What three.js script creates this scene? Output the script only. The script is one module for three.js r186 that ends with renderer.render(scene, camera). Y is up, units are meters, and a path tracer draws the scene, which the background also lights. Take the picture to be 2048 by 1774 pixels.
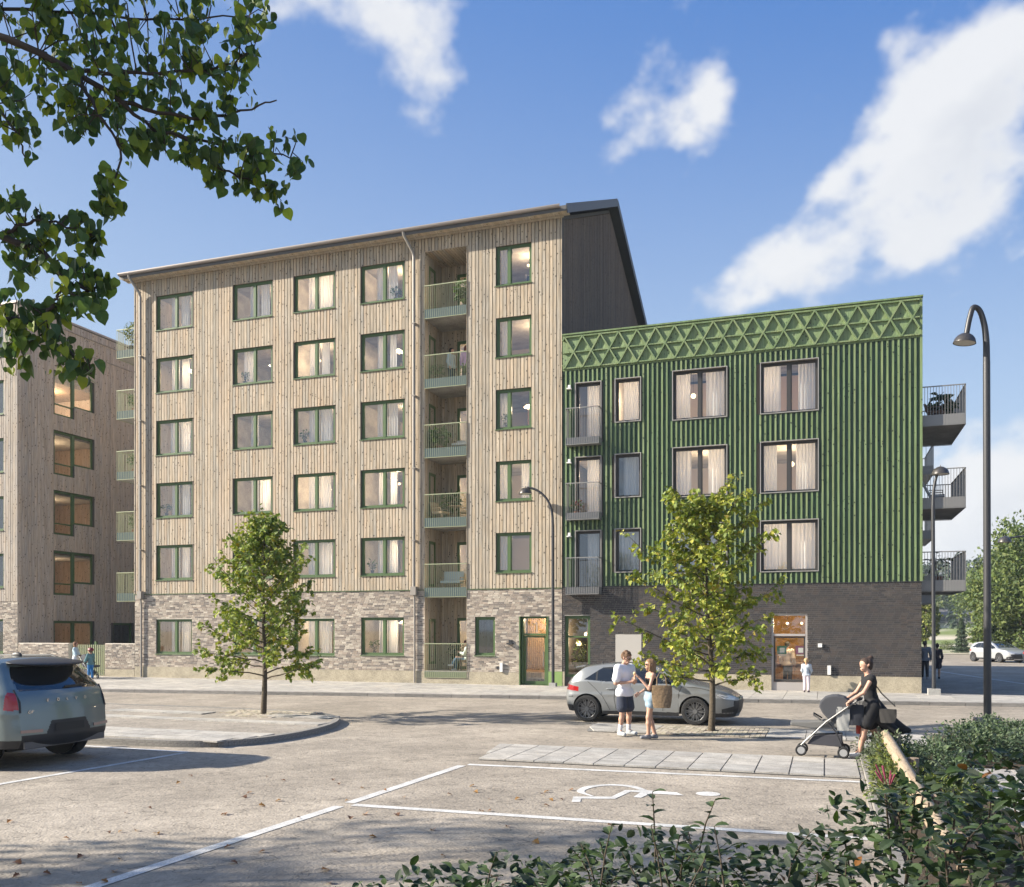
import * as THREE from 'three';
import { mergeGeometries } from 'three/addons/utils/BufferGeometryUtils.js';
import { FontLoader } from 'three/addons/loaders/FontLoader.js';
import { TextGeometry } from 'three/addons/geometries/TextGeometry.js';

const scene = new THREE.Scene();
// ---------- camera: shifted lens, level horizon ----------
const camera = new THREE.PerspectiveCamera(2 * Math.atan(1260 / 1820) * 180 / Math.PI, 2048 / 2520, 0.1, 3000);
camera.position.set(0, 2.3, 0);
camera.rotation.set(0, 18.98 * Math.PI / 180, 0);
camera.setViewOffset(2048, 2520, 0, 0, 2048, 1774);
camera.updateProjectionMatrix();
// ---------- renderer, exposure ----------
const renderer = new THREE.WebGLRenderer({ antialias: true });
renderer.setSize(1024, 887);
renderer.toneMapping = THREE.LinearToneMapping;
renderer.toneMappingExposure = 2.3;
renderer.shadowMap.enabled = true;
// ---------- sun ----------
const SUN = new THREE.Vector3(-0.833, 0.46, 0.31).normalize();
const sun = new THREE.DirectionalLight(new THREE.Color(1.0, 0.915, 0.78), 5);
sun.position.copy(SUN).multiplyScalar(120).add(new THREE.Vector3(-8, 0, -24));
sun.target.position.set(-8, 0, -24); scene.add(sun.target);
sun.castShadow = true; sun.shadow.radius = 1.6; sun.shadow.mapSize.set(4096, 4096);
Object.assign(sun.shadow.camera, { left: -60, right: 60, top: 50, bottom: -50, near: 1, far: 300 });
sun.name = 'sun'; scene.add(sun);

// ---------- random numbers and noise ----------
let seed = 12345;
function R() { seed = (seed + 0x6D2B79F5) | 0; let t = Math.imul(seed ^ seed >>> 15, 1 | seed); t = t + Math.imul(t ^ t >>> 7, 61 | t) ^ t; return ((t ^ t >>> 14) >>> 0) / 4294967296; }
const rr = (a, b) => a + (b - a) * R();
const pick = a => a[Math.floor(R() * a.length)];
const clamp = (x, a, b) => x < a ? a : x > b ? b : x;
const lerp = (a, b, t) => a + (b - a) * t;
const sst = (a, b, x) => { x = clamp((x - a) / (b - a), 0, 1); return x * x * (3 - 2 * x); };
const HT = new Float32Array(65536); { let s0 = seed; seed = 777; for (let i = 0; i < 65536; i++) HT[i] = R(); seed = s0; }
const h2 = (x, y) => HT[((x * 374761 + y * 668265) ^ (y << 7)) & 65535];
function vn(x, y, px, py) { // value noise, tiles with whole periods px, py
  let xi = Math.floor(x), yi = Math.floor(y); const fx = x - xi, fy = y - yi, u = fx * fx * (3 - 2 * fx), v = fy * fy * (3 - 2 * fy);
  const x0 = px ? ((xi % px) + px) % px : xi, x1 = px ? (x0 + 1) % px : xi + 1, y0 = py ? ((yi % py) + py) % py : yi, y1 = py ? (y0 + 1) % py : yi + 1;
  const a = h2(x0, y0), b = h2(x1, y0), c = h2(x0, y1), d = h2(x1, y1);
  return a + (b - a) * u + (c - a) * v + (a - b - c + d) * u * v;
}
function fbm(x, y, px, py, o = 4) { let s = 0, a = .5, t = 0; for (let i = 0; i < o; i++) { s += a * vn(x + i * 17, y + i * 31, px, py); t += a; a *= .5; x *= 2; y *= 2; if (px) px *= 2; if (py) py *= 2; } return s / t; }
function h3(x, y, z) { return HT[((x * 374761) ^ (y * 668265) ^ (z * 2147483)) & 65535]; }
function vn3(x, y, z) {
  const xi = Math.floor(x), yi = Math.floor(y), zi = Math.floor(z), fx = x - xi, fy = y - yi, fz = z - zi, u = fx * fx * (3 - 2 * fx), v = fy * fy * (3 - 2 * fy), w = fz * fz * (3 - 2 * fz);
  const L = (a, b, t) => a + (b - a) * t;
  return L(L(L(h3(xi, yi, zi), h3(xi + 1, yi, zi), u), L(h3(xi, yi + 1, zi), h3(xi + 1, yi + 1, zi), u), v), L(L(h3(xi, yi, zi + 1), h3(xi + 1, yi, zi + 1), u), L(h3(xi, yi + 1, zi + 1), h3(xi + 1, yi + 1, zi + 1), u), v), w);
}
function fbm3(x, y, z, o = 5) { let s = 0, a = .5, t = 0; for (let i = 0; i < o; i++) { s += a * vn3(x + i * 9.1, y, z + i * 5.3); t += a; a *= .53; x *= 2.03; y *= 2.03; z *= 2.03; } return s / t; }

// ---------- sky: air and clouds ----------
{
  const W = 4096, H = 2048, data = new Float32Array(W * H * 4), D = Math.PI / 180, K = 1.05 / 2.3;
  // clouds: azimuth (right of -z) and elevation in degrees, half axes, tilt, strength
  const cl = [[-14.5, 34.4, 3.4, 1.3, .9, .5], [-17, 31.5, 2.6, .8, .8, .42], [-12, 27.5, 2.6, .8, .7, .4], [-2.5, 27.5, 2.4, .9, .8, .45], [-24.4, 35, 6.0, 3.4, .5, .66], [-24, 31.6, 2.2, 2.4, 1.2, .6], [-9.7, 33.2, 4.6, 3.4, .9, .62], [-10.4, 30.4, 2.6, 2.2, 1.2, .6], [-6.2, 30.6, 1.8, 1.3, .9, .68], [-6.7, 28.2, 2.6, 1.8, .5, .7], [-8, 29, 1.8, 1.2, .4, .62],
    [-4.6, 21.3, 2.7, 1.7, .35, .8], [-.8, 21.8, 4.0, 2.7, .55, 1.0], [2.4, 23.6, 4.4, 3.2, .65, 1.15], [6, 25.4, 4.6, 3.8, .7, 1.2], [9.6, 27.6, 4.2, 3.4, .6, 1.15], [14, 28, 6, 4, .4, 1.1], [4.4, 31, 1.9, 1.1, .8, .66], [-31, 34.6, 5, 1.9, .2, .56], [-4, 19.4, 2.2, .8, .2, .66], [6.5, 22, 3.2, 1.8, .6, .9],
    [9.2, 6.2, 4.2, 3.0, .2, 1.1], [13, 7.6, 5, 3.6, .1, 1.1], [6.8, 4.4, 3.4, 1.9, .1, .95], [20, 5, 8, 3, 0, 1.0], [8.3, 8.4, 1.6, 1.3, .4, .7]];
  const s0 = seed; seed = 4242; // the same kind of sky goes on all round
  for (let i = 0; i < 70; i++) { const az = rr(24, 310); cl.push([az > 180 ? az - 360 : az, rr(6, 62), rr(3, 9), rr(1.6, 4), rr(0, 1), rr(.5, 1.05)]); }
  seed = s0;
  const cc = cl.map(c => [c[0], c[1], c[2], c[3], Math.cos(c[4]), Math.sin(c[4]), c[5]]);
  const dens = (az, el, fine) => {
    let M = 0;
    for (const c of cc) {
      let da = az - c[0]; if (da > 180) da -= 360; if (da < -180) da += 360;
      da *= Math.cos(el * D); const de = el - c[1]; if (Math.abs(da) > 18 || Math.abs(de) > 18) continue;
      const p = (da * c[4] + de * c[5]) / c[2], q = (-da * c[5] + de * c[4]) / c[3]; M += c[6] * Math.exp(-(p * p + q * q) * 1.1);
    }
    if (M < .06) return 0;
    M = Math.min(M, 1.28);
    const ca = Math.cos(el * D), x = Math.sin(az * D) * ca, y = Math.sin(el * D), z = Math.cos(az * D) * ca;
    const n = fbm3(x * 11 + 3, y * 15, z * 11, fine ? 6 : 3);
    const w = fine ? fbm3(x * 46 + 9, y * 60, z * 46, 4) - .5 : 0; return M * .95 + (n - .5) * 2.2 + w * .7 - .34;
  };
  for (let j = 0; j < H; j++) {
    const el = (j + .5) / H * 180 - 90, up = Math.sin(Math.max(el, 0) * D);
    for (let i = 0; i < W; i++) {
      const k = (j * W + i) * 4, az0 = ((i + .5) / W - .5) * 360; // atan2(z,x)
      let az = az0 + 90; if (az > 180) az -= 360; // right of -z
      let r, g, b;
      if (el < -1) { r = .36; g = .4; b = .42; } else {
        const t = Math.pow(up, .62), q = Math.pow(1 - up, 9);
        // deep blue overhead to pale blue near the horizon, paler towards the sun's side
        const dx = Math.sin(az * D) * Math.cos(el * D), dz = -Math.cos(az * D) * Math.cos(el * D), sd = Math.max(0, dx * SUN.x + up * SUN.y + dz * SUN.z);
        r = lerp(.50, .03, sst(.2, .8, t)); g = lerp(.67, .175, sst(.2, .8, t)); b = lerp(.87, .56, sst(.2, .82, t));
        const pale = .5 * Math.pow(sd, 3) + .42 * Math.max(0, -dx * .94 - dz * .3 + .15) * (1 - up); r = lerp(r, .62, pale); g = lerp(g, .75, pale); b = lerp(b, .9, pale);
        const au = 2.2 * Math.pow(sd, 40) + .7 * Math.pow(sd, 8); r += au; g += au * .93; b += au * .8; // bright air round the sun
        r = lerp(r, .72, q * .5); g = lerp(g, .76, q * .5); b = lerp(b, .82, q * .5);
        if (el > .5 && el < 75) {
          const d = dens(az, el, true);
          if (d > 0) {
            const a = sst(-.05, .75, d), lit = clamp(.5 + (d - dens(az - 1.6, el + 1.7, false)) * .9, 0, 1);
            const sh = sst(.25, 1.1, d) * (1 - lit) * .5;
            const wr = lerp(.86, .58, sh), wg = lerp(.87, .62, sh), wb = lerp(.89, .70, sh);
            r = lerp(r, wr, a * .94); g = lerp(g, wg, a * .94); b = lerp(b, wb, a * .94);
          }
        }
      }
      data[k] = r * K; data[k + 1] = g * K; data[k + 2] = b * K; data[k + 3] = 1;
    }
  }
  const tex = new THREE.DataTexture(data, W, H, THREE.RGBAFormat, THREE.FloatType);
  tex.mapping = THREE.EquirectangularReflectionMapping; tex.magFilter = THREE.LinearFilter; tex.needsUpdate = true;
  scene.background = tex; scene.environment = tex;
}
scene.fog = new THREE.FogExp2(new THREE.Color(.62, .72, .82), .0004);

// ---------- mesh building ----------
class MB {
  constructor() { this.p = []; this.n = []; this.u = []; this.c = []; this.hasC = false; }
  v(p, n, u, c) { this.p.push(p[0], p[1], p[2]); this.n.push(n[0], n[1], n[2]); this.u.push(u[0], u[1]); if (c) { this.hasC = true; this.c.push(c[0], c[1], c[2]); } else this.c.push(1, 1, 1); }
  tri(a, b, c, col, ua, ub, uc, na, nb, nc) {
    if (!na) { const e = [b[0] - a[0], b[1] - a[1], b[2] - a[2]], f = [c[0] - a[0], c[1] - a[1], c[2] - a[2]]; const n = [e[1] * f[2] - e[2] * f[1], e[2] * f[0] - e[0] * f[2], e[0] * f[1] - e[1] * f[0]], l = Math.hypot(...n) || 1; na = nb = nc = [n[0] / l, n[1] / l, n[2] / l]; }
    if (!ua) { const ax = Math.abs(na[0]), ay = Math.abs(na[1]), az = Math.abs(na[2]); const f = ay > ax && ay > az ? q => [q[0], q[2]] : ax > az ? q => [q[2], q[1]] : q => [q[0], q[1]]; ua = f(a); ub = f(b); uc = f(c); }
    this.v(a, na, ua, col); this.v(b, nb, ub, col); this.v(c, nc, uc, col); return this;
  }
  quad(a, b, c, d, col) { this.tri(a, b, c, col); this.tri(a, c, d, col); return this; }
  box(x0, x1, y0, y1, z0, z1, { c, skip = '', uo } = {}) {
    const o = uo || [0, 0], F = (k, ps, n, fu) => { if (skip.includes(k)) return; const q = ps.map(fu).map(t => [t[0] + o[0], t[1] + o[1]]); for (const i of [0, 1, 2, 0, 2, 3]) this.v(ps[i], n, q[i], c); };
    F('f', [[x0, y0, z1], [x1, y0, z1], [x1, y1, z1], [x0, y1, z1]], [0, 0, 1], q => [q[0], q[1]]);
    F('b', [[x1, y0, z0], [x0, y0, z0], [x0, y1, z0], [x1, y1, z0]], [0, 0, -1], q => [q[0], q[1]]);
    F('r', [[x1, y0, z1], [x1, y0, z0], [x1, y1, z0], [x1, y1, z1]], [1, 0, 0], q => [q[2], q[1]]);
    F('l', [[x0, y0, z0], [x0, y0, z1], [x0, y1, z1], [x0, y1, z0]], [-1, 0, 0], q => [q[2], q[1]]);
    F('t', [[x0, y1, z1], [x1, y1, z1], [x1, y1, z0], [x0, y1, z0]], [0, 1, 0], q => [q[0], q[2]]);
    F('d', [[x0, y0, z0], [x1, y0, z0], [x1, y0, z1], [x0, y0, z1]], [0, -1, 0], q => [q[0], q[2]]);
    return this;
  }
  geo(g, m, c) { // append any geometry, moved by matrix m
    let k = g.index ? g.toNonIndexed() : g.clone(); if (m) k.applyMatrix4(m);
    const P = k.attributes.position.array, N = k.attributes.normal.array, U = k.attributes.uv ? k.attributes.uv.array : null;
    for (let i = 0; i < P.length / 3; i++) this.v([P[i * 3], P[i * 3 + 1], P[i * 3 + 2]], [N[i * 3], N[i * 3 + 1], N[i * 3 + 2]], U ? [U[i * 2], U[i * 2 + 1]] : [0, 0], c);
    return this;
  }
  beam(a, b, w, h, c, up = [0, 1, 0]) { // bar of width w (sideways) and height h from a to b
    const A = new THREE.Vector3(...a), B = new THREE.Vector3(...b), Z = B.clone().sub(A), L = Z.length(); Z.normalize();
    let X = new THREE.Vector3(...up).cross(Z); if (X.lengthSq() < 1e-6) X = new THREE.Vector3(1, 0, 0).cross(Z); X.normalize(); const Y = Z.clone().cross(X);
    const m = new THREE.Matrix4().makeBasis(X, Y, Z).setPosition(A.add(B).multiplyScalar(.5));
    return this.geo(new THREE.BoxGeometry(w, h, L), m, c);
  }
  tube(pts, r, seg = 8, c, cap = true) { // r: number or one per point
    const V = pts.map(p => new THREE.Vector3(...p)), n = V.length, rad = i => Array.isArray(r) ? r[i] : r; let X = null; const rings = [];
    for (let i = 0; i < n; i++) {
      const T = V[Math.min(i + 1, n - 1)].clone().sub(V[Math.max(i - 1, 0)]).normalize();
      if (!X) { X = Math.abs(T.y) < .9 ? new THREE.Vector3(0, 1, 0) : new THREE.Vector3(1, 0, 0); } X = X.clone().addScaledVector(T, -X.dot(T)).normalize();
      const Y = T.clone().cross(X); rings.push([...Array(seg + 1).keys()].map(k => { const a = k / seg * 2 * Math.PI, d = X.clone().multiplyScalar(Math.cos(a)).addScaledVector(Y, Math.sin(a)); return [V[i].clone().addScaledVector(d, rad(i)).toArray(), d.toArray()]; }));
    }
    let len = 0;
    for (let i = 0; i < n - 1; i++) { const l2 = len + V[i].distanceTo(V[i + 1]); for (let k = 0; k < seg; k++) { const a = rings[i][k], b = rings[i][k + 1], d = rings[i + 1][k], e = rings[i + 1][k + 1], w = rad(i) * 6.28; const ua = [k / seg * w, len], ub = [(k + 1) / seg * w, len], ud = [k / seg * w, l2], ue = [(k + 1) / seg * w, l2]; this.tri(a[0], b[0], e[0], c, ua, ub, ue, a[1], b[1], e[1]); this.tri(a[0], e[0], d[0], c, ua, ue, ud, a[1], e[1], d[1]); } len = l2; }
    if (cap) for (const [i, s] of [[0, 1], [n - 1, -1]]) for (let k = 0; k < seg; k++) s > 0 ? this.tri(V[i].toArray(), rings[i][k + 1][0], rings[i][k][0], c) : this.tri(V[i].toArray(), rings[i][k][0], rings[i][k + 1][0], c);
    return this;
  }
  cyl(x, y0, y1, z, r, c, seg = 16, r2) { return this.geo(new THREE.CylinderGeometry(r2 ?? r, r, y1 - y0, seg), new THREE.Matrix4().makeTranslation(x, (y0 + y1) / 2, z), c); }
  ball(x, y, z, r, c, sy = 1, sx = 1, sz = 1) { return this.geo(new THREE.SphereGeometry(r, 20, 14), new THREE.Matrix4().makeTranslation(x, y, z).multiply(new THREE.Matrix4().makeScale(sx, sy, sz)), c); }
  build() {
    const g = new THREE.BufferGeometry(); g.setAttribute('position', new THREE.Float32BufferAttribute(this.p, 3)); g.setAttribute('normal', new THREE.Float32BufferAttribute(this.n, 3)); g.setAttribute('uv', new THREE.Float32BufferAttribute(this.u, 2));
    if (this.hasC) g.setAttribute('color', new THREE.Float32BufferAttribute(this.c, 3)); return g;
  }
}
const mb = () => new MB();
function part(parent, name, g, m, ud) { // one named mesh under parent
  const o = new THREE.Mesh(g instanceof MB ? g.build() : g, m); o.name = name; o.castShadow = o.receiveShadow = true; if (ud) Object.assign(o.userData, ud); parent.add(o); return o;
}
const taken = {};
function numbered(n) { const k = taken[n] = (taken[n] ?? -1) + 1; return k ? n + '_' + String(k).padStart(3, '0') : n; }
function thing(name, label, category, group) { const o = new THREE.Group(); o.name = numbered(name); o.userData = { label, category }; if (group) o.userData.group = group; scene.add(o); return o; }
function tag(o, label, category, group, kind) { o.name = numbered(o.name); o.userData = { ...o.userData, label, category }; if (group) o.userData.group = group; if (kind) o.userData.kind = kind; return o; }
const single = (name, g, m, label, category, group, kind) => tag(part(scene, name, g, m), label, category, group, kind);
function structure(name, g, m, parent) { const o = part(parent || scene, name, g, m); if (!parent) { o.name = numbered(name); o.userData.kind = 'structure'; o.userData.label = name.replace(/_/g, ' '); } return o; }
function sub(parent, name) { const o = new THREE.Group(); o.name = name; parent.add(o); return o; }
// alike pieces: the largest 300 as meshes of their own, the rest joined into one part
function pieces(parent, name, list, mats, max = 300) { // list of {g: MB, a: size, m: material index}
  const order = [...list.keys()].sort((a, b) => list[b].a - list[a].a), own = new Set(order.slice(0, max)); const rest = mats.map(() => []);
  list.forEach((q, i) => { if (own.has(i)) part(parent, name, q.g, mats[q.m || 0]); else rest[q.m || 0].push(q.g.build()); });
  rest.forEach((r, i) => { if (r.length) part(parent, 'small_' + name + 's', mergeGeometries(r), mats[i], { kind: 'stuff' }); });
}

// ---------- textures and materials ----------
function tex(w, h, f, srgb = true) { // f(u, v) -> [r, g, b] 0..1 (display values when srgb)
  const d = new Uint8Array(w * h * 4); for (let j = 0; j < h; j++) for (let i = 0; i < w; i++) { const c = f(i / w, j / h), k = (j * w + i) * 4; d[k] = clamp(c[0], 0, 1) * 255; d[k + 1] = clamp(c[1], 0, 1) * 255; d[k + 2] = clamp(c[2], 0, 1) * 255; d[k + 3] = 255; }
  const t = new THREE.DataTexture(d, w, h); t.wrapS = t.wrapT = THREE.RepeatWrapping; t.magFilter = THREE.LinearFilter; t.minFilter = THREE.LinearMipmapLinearFilter; t.generateMipmaps = true; if (srgb) t.colorSpace = THREE.SRGBColorSpace; t.needsUpdate = true; return t;
}
const rep = (t, x, y) => { const c = t.clone(); c.repeat.set(x, y); c.needsUpdate = true; return c; };
const grey = v => [v, v, v];
const sr = v => v <= .0031308 ? v * 12.92 : 1.055 * Math.pow(v, 1 / 2.4) - .055; // linear to display
const lin = (r, g, b) => new THREE.Color().setRGB(r, g, b);
// wood: 1 m across, 4 m along, grain along v, with knots
const knots = []; { const s0 = seed; seed = 99; for (let i = 0; i < 46; i++) knots.push([R(), R() * 4, rr(.008, .02)]); seed = s0; }
const woodF = (u, v) => {
  const x = u, y = v * 4; let g = .80 + .26 * (fbm(x * 40, y * 1.5, 40, 6, 3) - .5) + .12 * (fbm(x * 8, y * 1, 8, 4, 3) - .5) + .14 * (vn(x * 120, y * 4, 120, 16) - .5), k = 0;
  for (const q of knots) { let dx = Math.abs(x - q[0]); dx = Math.min(dx, 1 - dx); let dy = Math.abs(y - q[1]); dy = Math.min(dy, 4 - dy); const d = Math.hypot(dx, dy * .7) / q[2]; if (d < 2) k = Math.max(k, 1 - sst(.6, 1.9, d)); }
  g *= 1 - .55 * k; return g;
};
const T_wood = tex(256, 1024, (u, v) => { const g = woodF(u, v), w = fbm(u * 5 + 9, v * 6, 5, 6, 3); return [g * lerp(.98, 1.04, w), g * lerp(.99, .985, w), g * lerp(1.02, .93, w)]; });
const T_woodB = tex(256, 1024, (u, v) => grey(woodF(u, v)), false);
const T_fine = tex(512, 512, (u, v) => grey(.5 + .5 * (fbm(u * 64, v * 64, 64, 64, 3) - .5) + .5 * (fbm(u * 6, v * 6, 6, 6, 4) - .5)), false);
const T_patch = tex(512, 512, (u, v) => { const g = .80 + .3 * (fbm(u * 5, v * 5, 5, 5, 5) - .5) + .22 * (fbm(u * 90, v * 90, 90, 90, 2) - .5); return grey(g); });
const T_asphB = tex(1024, 1024, (u, v) => grey(.5 + .55 * (fbm(u * 180, v * 180, 180, 180, 3) - .5) + .5 * (fbm(u * 14, v * 22, 14, 22, 5) - .5)), false);
const T_asph = tex(1024, 1024, (u, v) => {
  const a = fbm(u * 7, v * 9, 7, 9, 5), s = vn(u * 256, v * 256, 256, 256), f = fbm(u * 60, v * 60, 60, 60, 3), st = fbm(u * 3 + 5, v * 3, 3, 3, 3);
  const crack = Math.abs(fbm(u * 12 + 3, v * 18, 12, 18, 4) - .5) < .012 ? .12 : 0, dark = s > .9 ? .13 : s < .08 ? -.08 : 0; // pale grit, dark chips, hair cracks
  let g = .78 + .18 * (a - .5) + .16 * (f - .5) - dark * .7 - crack * 1.3 + .14 * (st - .5); return [g * 1.0, g * .985, g * .96];
});
const M = {};
const std = (c, r = .8, o = {}) => new THREE.MeshStandardMaterial({ color: Array.isArray(c) ? lin(...c) : c, roughness: r, ...o });
const phy = (c, r = .5, o = {}) => new THREE.MeshPhysicalMaterial({ color: Array.isArray(c) ? lin(...c) : c, roughness: r, ...o });
const tw = rep(T_wood, 1, .25), twb = rep(T_woodB, 1, .25);
const woodMat = (c, o = {}) => std(c, .85, { map: tw, bumpMap: twb, bumpScale: .003, ...o });
M.wood = [[.69, .60, .455], [.61, .54, .42], [.73, .625, .465], [.565, .515, .415], [.70, .585, .435]].map(c => woodMat(c));
M.woodGrey = [[.60, .54, .455], [.55, .50, .425], [.63, .56, .465], [.52, .475, .41]].map(c => woodMat(c));
M.woodBack = std([.10, .085, .07], .95);
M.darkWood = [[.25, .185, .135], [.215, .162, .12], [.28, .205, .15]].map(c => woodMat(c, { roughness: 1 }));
const tp = (s, t = T_patch) => rep(t, s, s);
M.concrete = std([.56, .49, .36], .9, { map: tp(.45), bumpMap: tp(2, T_fine), bumpScale: .002 });
M.concreteGrey = std([.5, .49, .46], .9, { map: tp(.5), bumpMap: tp(2, T_fine), bumpScale: .002 });
M.slab = [[.60, .565, .51], [.55, .525, .48], [.64, .60, .535], [.52, .49, .445]].map(c => std(c, .88, { map: tp(.8), bumpMap: tp(3, T_fine), bumpScale: .002 }));
M.kerb = [[.36, .34, .31], [.41, .385, .35], [.32, .305, .28]].map(c => std(c, .88, { map: tp(1.2), bumpMap: tp(3, T_fine), bumpScale: .003 }));
M.greenFrame = std([.068, .12, .04], .45, { bumpMap: tp(2, T_fine), bumpScale: .0006 });
M.railGreen = std([.30, .325, .20], .45, { metalness: .1 });
M.railPanel = std([.15, .195, .185], .5);
M.white = std([.72, .71, .68], .7);
M.plaster = std([.66, .6, .52], .95, { map: tp(.6) });
M.glass = new THREE.MeshPhysicalMaterial({ color: lin(.93, .95, .95), roughness: .0, transmission: 1, thickness: 0, ior: 2.4, specularIntensity: 1 });
M.metalGrey = std([.23, .225, .215], .5, { metalness: .4, bumpMap: tp(2, T_fine), bumpScale: .0005 });
M.metalDark = std([.045, .045, .048], .42, { metalness: .3, bumpMap: tp(1.5, T_fine), bumpScale: .0008 });
M.pipe = std([.27, .245, .215], .55, { metalness: .2 });
M.curtain = phy([.82, .80, .78], .95, { transmission: .4, thickness: 0, side: THREE.DoubleSide });
M.black = std([.012, .012, .013], .55);
M.leaf = phy([1, 1, 1], .72, { vertexColors: true, specularIntensity: .6, transmission: .44, thickness: 0, side: THREE.DoubleSide });
M.bark = std([.14, .11, .075], .95, { map: tp(6), bumpMap: tp(8, T_fine), bumpScale: .006 });
M.terracotta = std([.30, .13, .07], .8, { map: tp(3) });
M.bulb = new THREE.MeshStandardMaterial({ color: lin(.9, .85, .75), emissive: lin(1, .72, .42), emissiveIntensity: 1.6, roughness: .4 });
console.log('base ready');
// ================= ground, roads, pavements =================
{
  structure('ground', new THREE.PlaneGeometry(3000, 3000).rotateX(-Math.PI / 2).translate(0, -.06, 0), std([.16, .16, .1], .95));
  // asphalt, with worn and stained patches as vertex colours
  const g = new THREE.PlaneGeometry(150, 145, 300, 290).rotateX(-Math.PI / 2).translate(-15, 0, -22.5), P = g.attributes.position, C = new Float32Array(P.count * 3), U = g.attributes.uv;
  for (let i = 0; i < P.count; i++) {
    const x = P.getX(i), z = P.getZ(i), a = fbm(x * .35 + 50, z * .35 + 50, 0, 0, 4), b = fbm(x * 1.3 + 9, z * 1.3, 0, 0, 3);
    const k = .93 + .42 * (a - .5) + .3 * (b - .5); C[i * 3] = k; C[i * 3 + 1] = k * lerp(.985, 1, a); C[i * 3 + 2] = k * lerp(.95, 1, a); U.setXY(i, x + .35 * a, z);
  }
  g.setAttribute('color', new THREE.BufferAttribute(C, 3));
  structure('asphalt_road', g, std([.525, .475, .415], .93, { vertexColors: true, map: tp(1 / 4.7, T_asph), bumpMap: tp(1 / 4.7, T_asphB), bumpScale: .016 }));
  M.paint = std([.88, .87, .84], .75, { map: tp(.9), bumpMap: tp(2, T_fine), bumpScale: .002 });
  const strip = (name, x0, z0, x1, z1, w) => { const dx = x1 - x0, dz = z1 - z0, l = Math.hypot(dx, dz), nx = -dz / l * w / 2, nz = dx / l * w / 2, y = .006; structure(name, mb().quad([x0 + nx, y, z0 + nz], [x1 + nx, y, z1 + nz], [x1 - nx, y, z1 - nz], [x0 - nx, y, z0 - nz]), M.paint); };
  strip('parking_line', -6.35, -3.5, -5.985, -10.48, .15); strip('parking_line', -5.97, -10.72, -5.82, -14.3, .15);
  strip('parking_line', -5.76, -14.45, .5, -14.72, .15); strip('parking_line', -5.86, -10.62, .5, -10.74, .15);
  strip('parking_line', -11.85, -7.5, -11.33, -14.1, .13); strip('parking_line', -11.3, -14.2, -17, -14.45, .13);
  strip('road_marking', 5.6, -58, 8.05, -43.6, .14);
  // wheelchair symbol
  const P2 = [[-3.28, -12.13], [-2.78, -12.3], [-2.71, -12.87], [-2.41, -12.95], [-1.98, -12.92], [-1.86, -12.72], [-2.32, -12.71], [-2.38, -12.34], [-2.49, -12.36], [-2.47, -12.74], [-2.61, -12.76], [-2.70, -12.15], [-3.14, -12.02], [-3.09, -11.79], [-3.2, -11.75]];
  const S = pts => new THREE.Shape(pts.map(p => new THREE.Vector2(p[0], -p[1])));
  const sy = [new THREE.ShapeGeometry(S(P2)).rotateX(-Math.PI / 2).translate(0, .006, 0)];
  const ou = [[-3.05, -12.23], [-3.32, -12.49], [-3.35, -12.86], [-3.22, -13.14], [-2.97, -13.3], [-2.67, -13.26], [-2.41, -12.97]], inn = [[-2.52, -12.94], [-2.7, -13.12], [-2.94, -13.18], [-3.11, -13.07], [-3.23, -12.84], [-3.22, -12.52], [-3.02, -12.26]];
  const cv = a => new THREE.CatmullRomCurve3(a.map(p => new THREE.Vector3(p[0], 0, p[1]))).getPoints(40).map(p => [p.x, p.z]);
  sy.push(new THREE.ShapeGeometry(S([...cv(ou), ...cv(inn)])).rotateX(-Math.PI / 2).translate(0, .0065, 0));
  sy.push(new THREE.CircleGeometry(.17, 24).rotateX(-Math.PI / 2).translate(-1.55, .006, -12.95));
  const sym = structure('wheelchair_symbol', mergeGeometries(sy.map(q => q.toNonIndexed())), M.paint);
  // a slab with four corners on the ground: [x0,z0 near-left],[x1,z0'],[x1,z1],[x0,z1]
  const slab = (a, b, c, d, y, t, j = .004) => {
    const cx = (a[0] + b[0] + c[0] + d[0]) / 4, cz = (a[1] + b[1] + c[1] + d[1]) / 4, q = [a, b, c, d].map(p => [p[0] + Math.sign(cx - p[0]) * j, p[1] + Math.sign(cz - p[1]) * j]), tl = rr(-.0025, .0025), m = mb();
    const T = q.map((p, i) => [p[0], y + (i < 2 ? tl : -tl), p[1]]), B = q.map(p => [p[0], y - t, p[1]]);
    m.quad(T[0], T[1], T[2], T[3]); for (let i = 0; i < 4; i++) { const k = (i + 1) % 4; m.quad(B[i], B[k], T[k], T[i]); }
    const o = [R() * 5, R() * 5]; for (let i = 0; i < m.u.length; i += 2) { m.u[i] += o[0]; m.u[i + 1] += o[1]; } return m;
  };
  // pavement along the houses: kerb line z = -30.1 - .12 x
  const kz = x => -30.1 - .12 * x;
  { const X0 = -46, X1 = 9.4, s = new MB(); s.quad([X0, .07, kz(X0) - .1], [X1, .07, kz(X1) - .1], [X1, .07, -34.6], [X0, .07, -34.6]); s.quad([X0, .07, -34.6], [X1, .07, -34.6], [X1, .07, -35], [X0, .07, -35]);
    const pv = structure('pavement', s, M.kerb[2]); const L = [];
    for (let x = X0; x < X1 - .3; x += 1.04) for (let r = 0; r < 9; r++) {
      const x1 = x + 1.04, zb = -34.55 + r * .86, zf = zb + .86, a = Math.min(zf, kz(x) - .14), b = Math.min(zf, kz(x1) - .14); if (a - zb < .06 && b - zb < .06) continue;
      L.push({ g: slab([x, Math.max(a, zb + .01)], [x1, Math.max(b, zb + .01)], [x1, zb], [x, zb], .1, .06, .007), a: a - zb, m: Math.floor(R() * 4) });
    }
    pieces(pv, 'paving_slab', L, M.slab);
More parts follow.
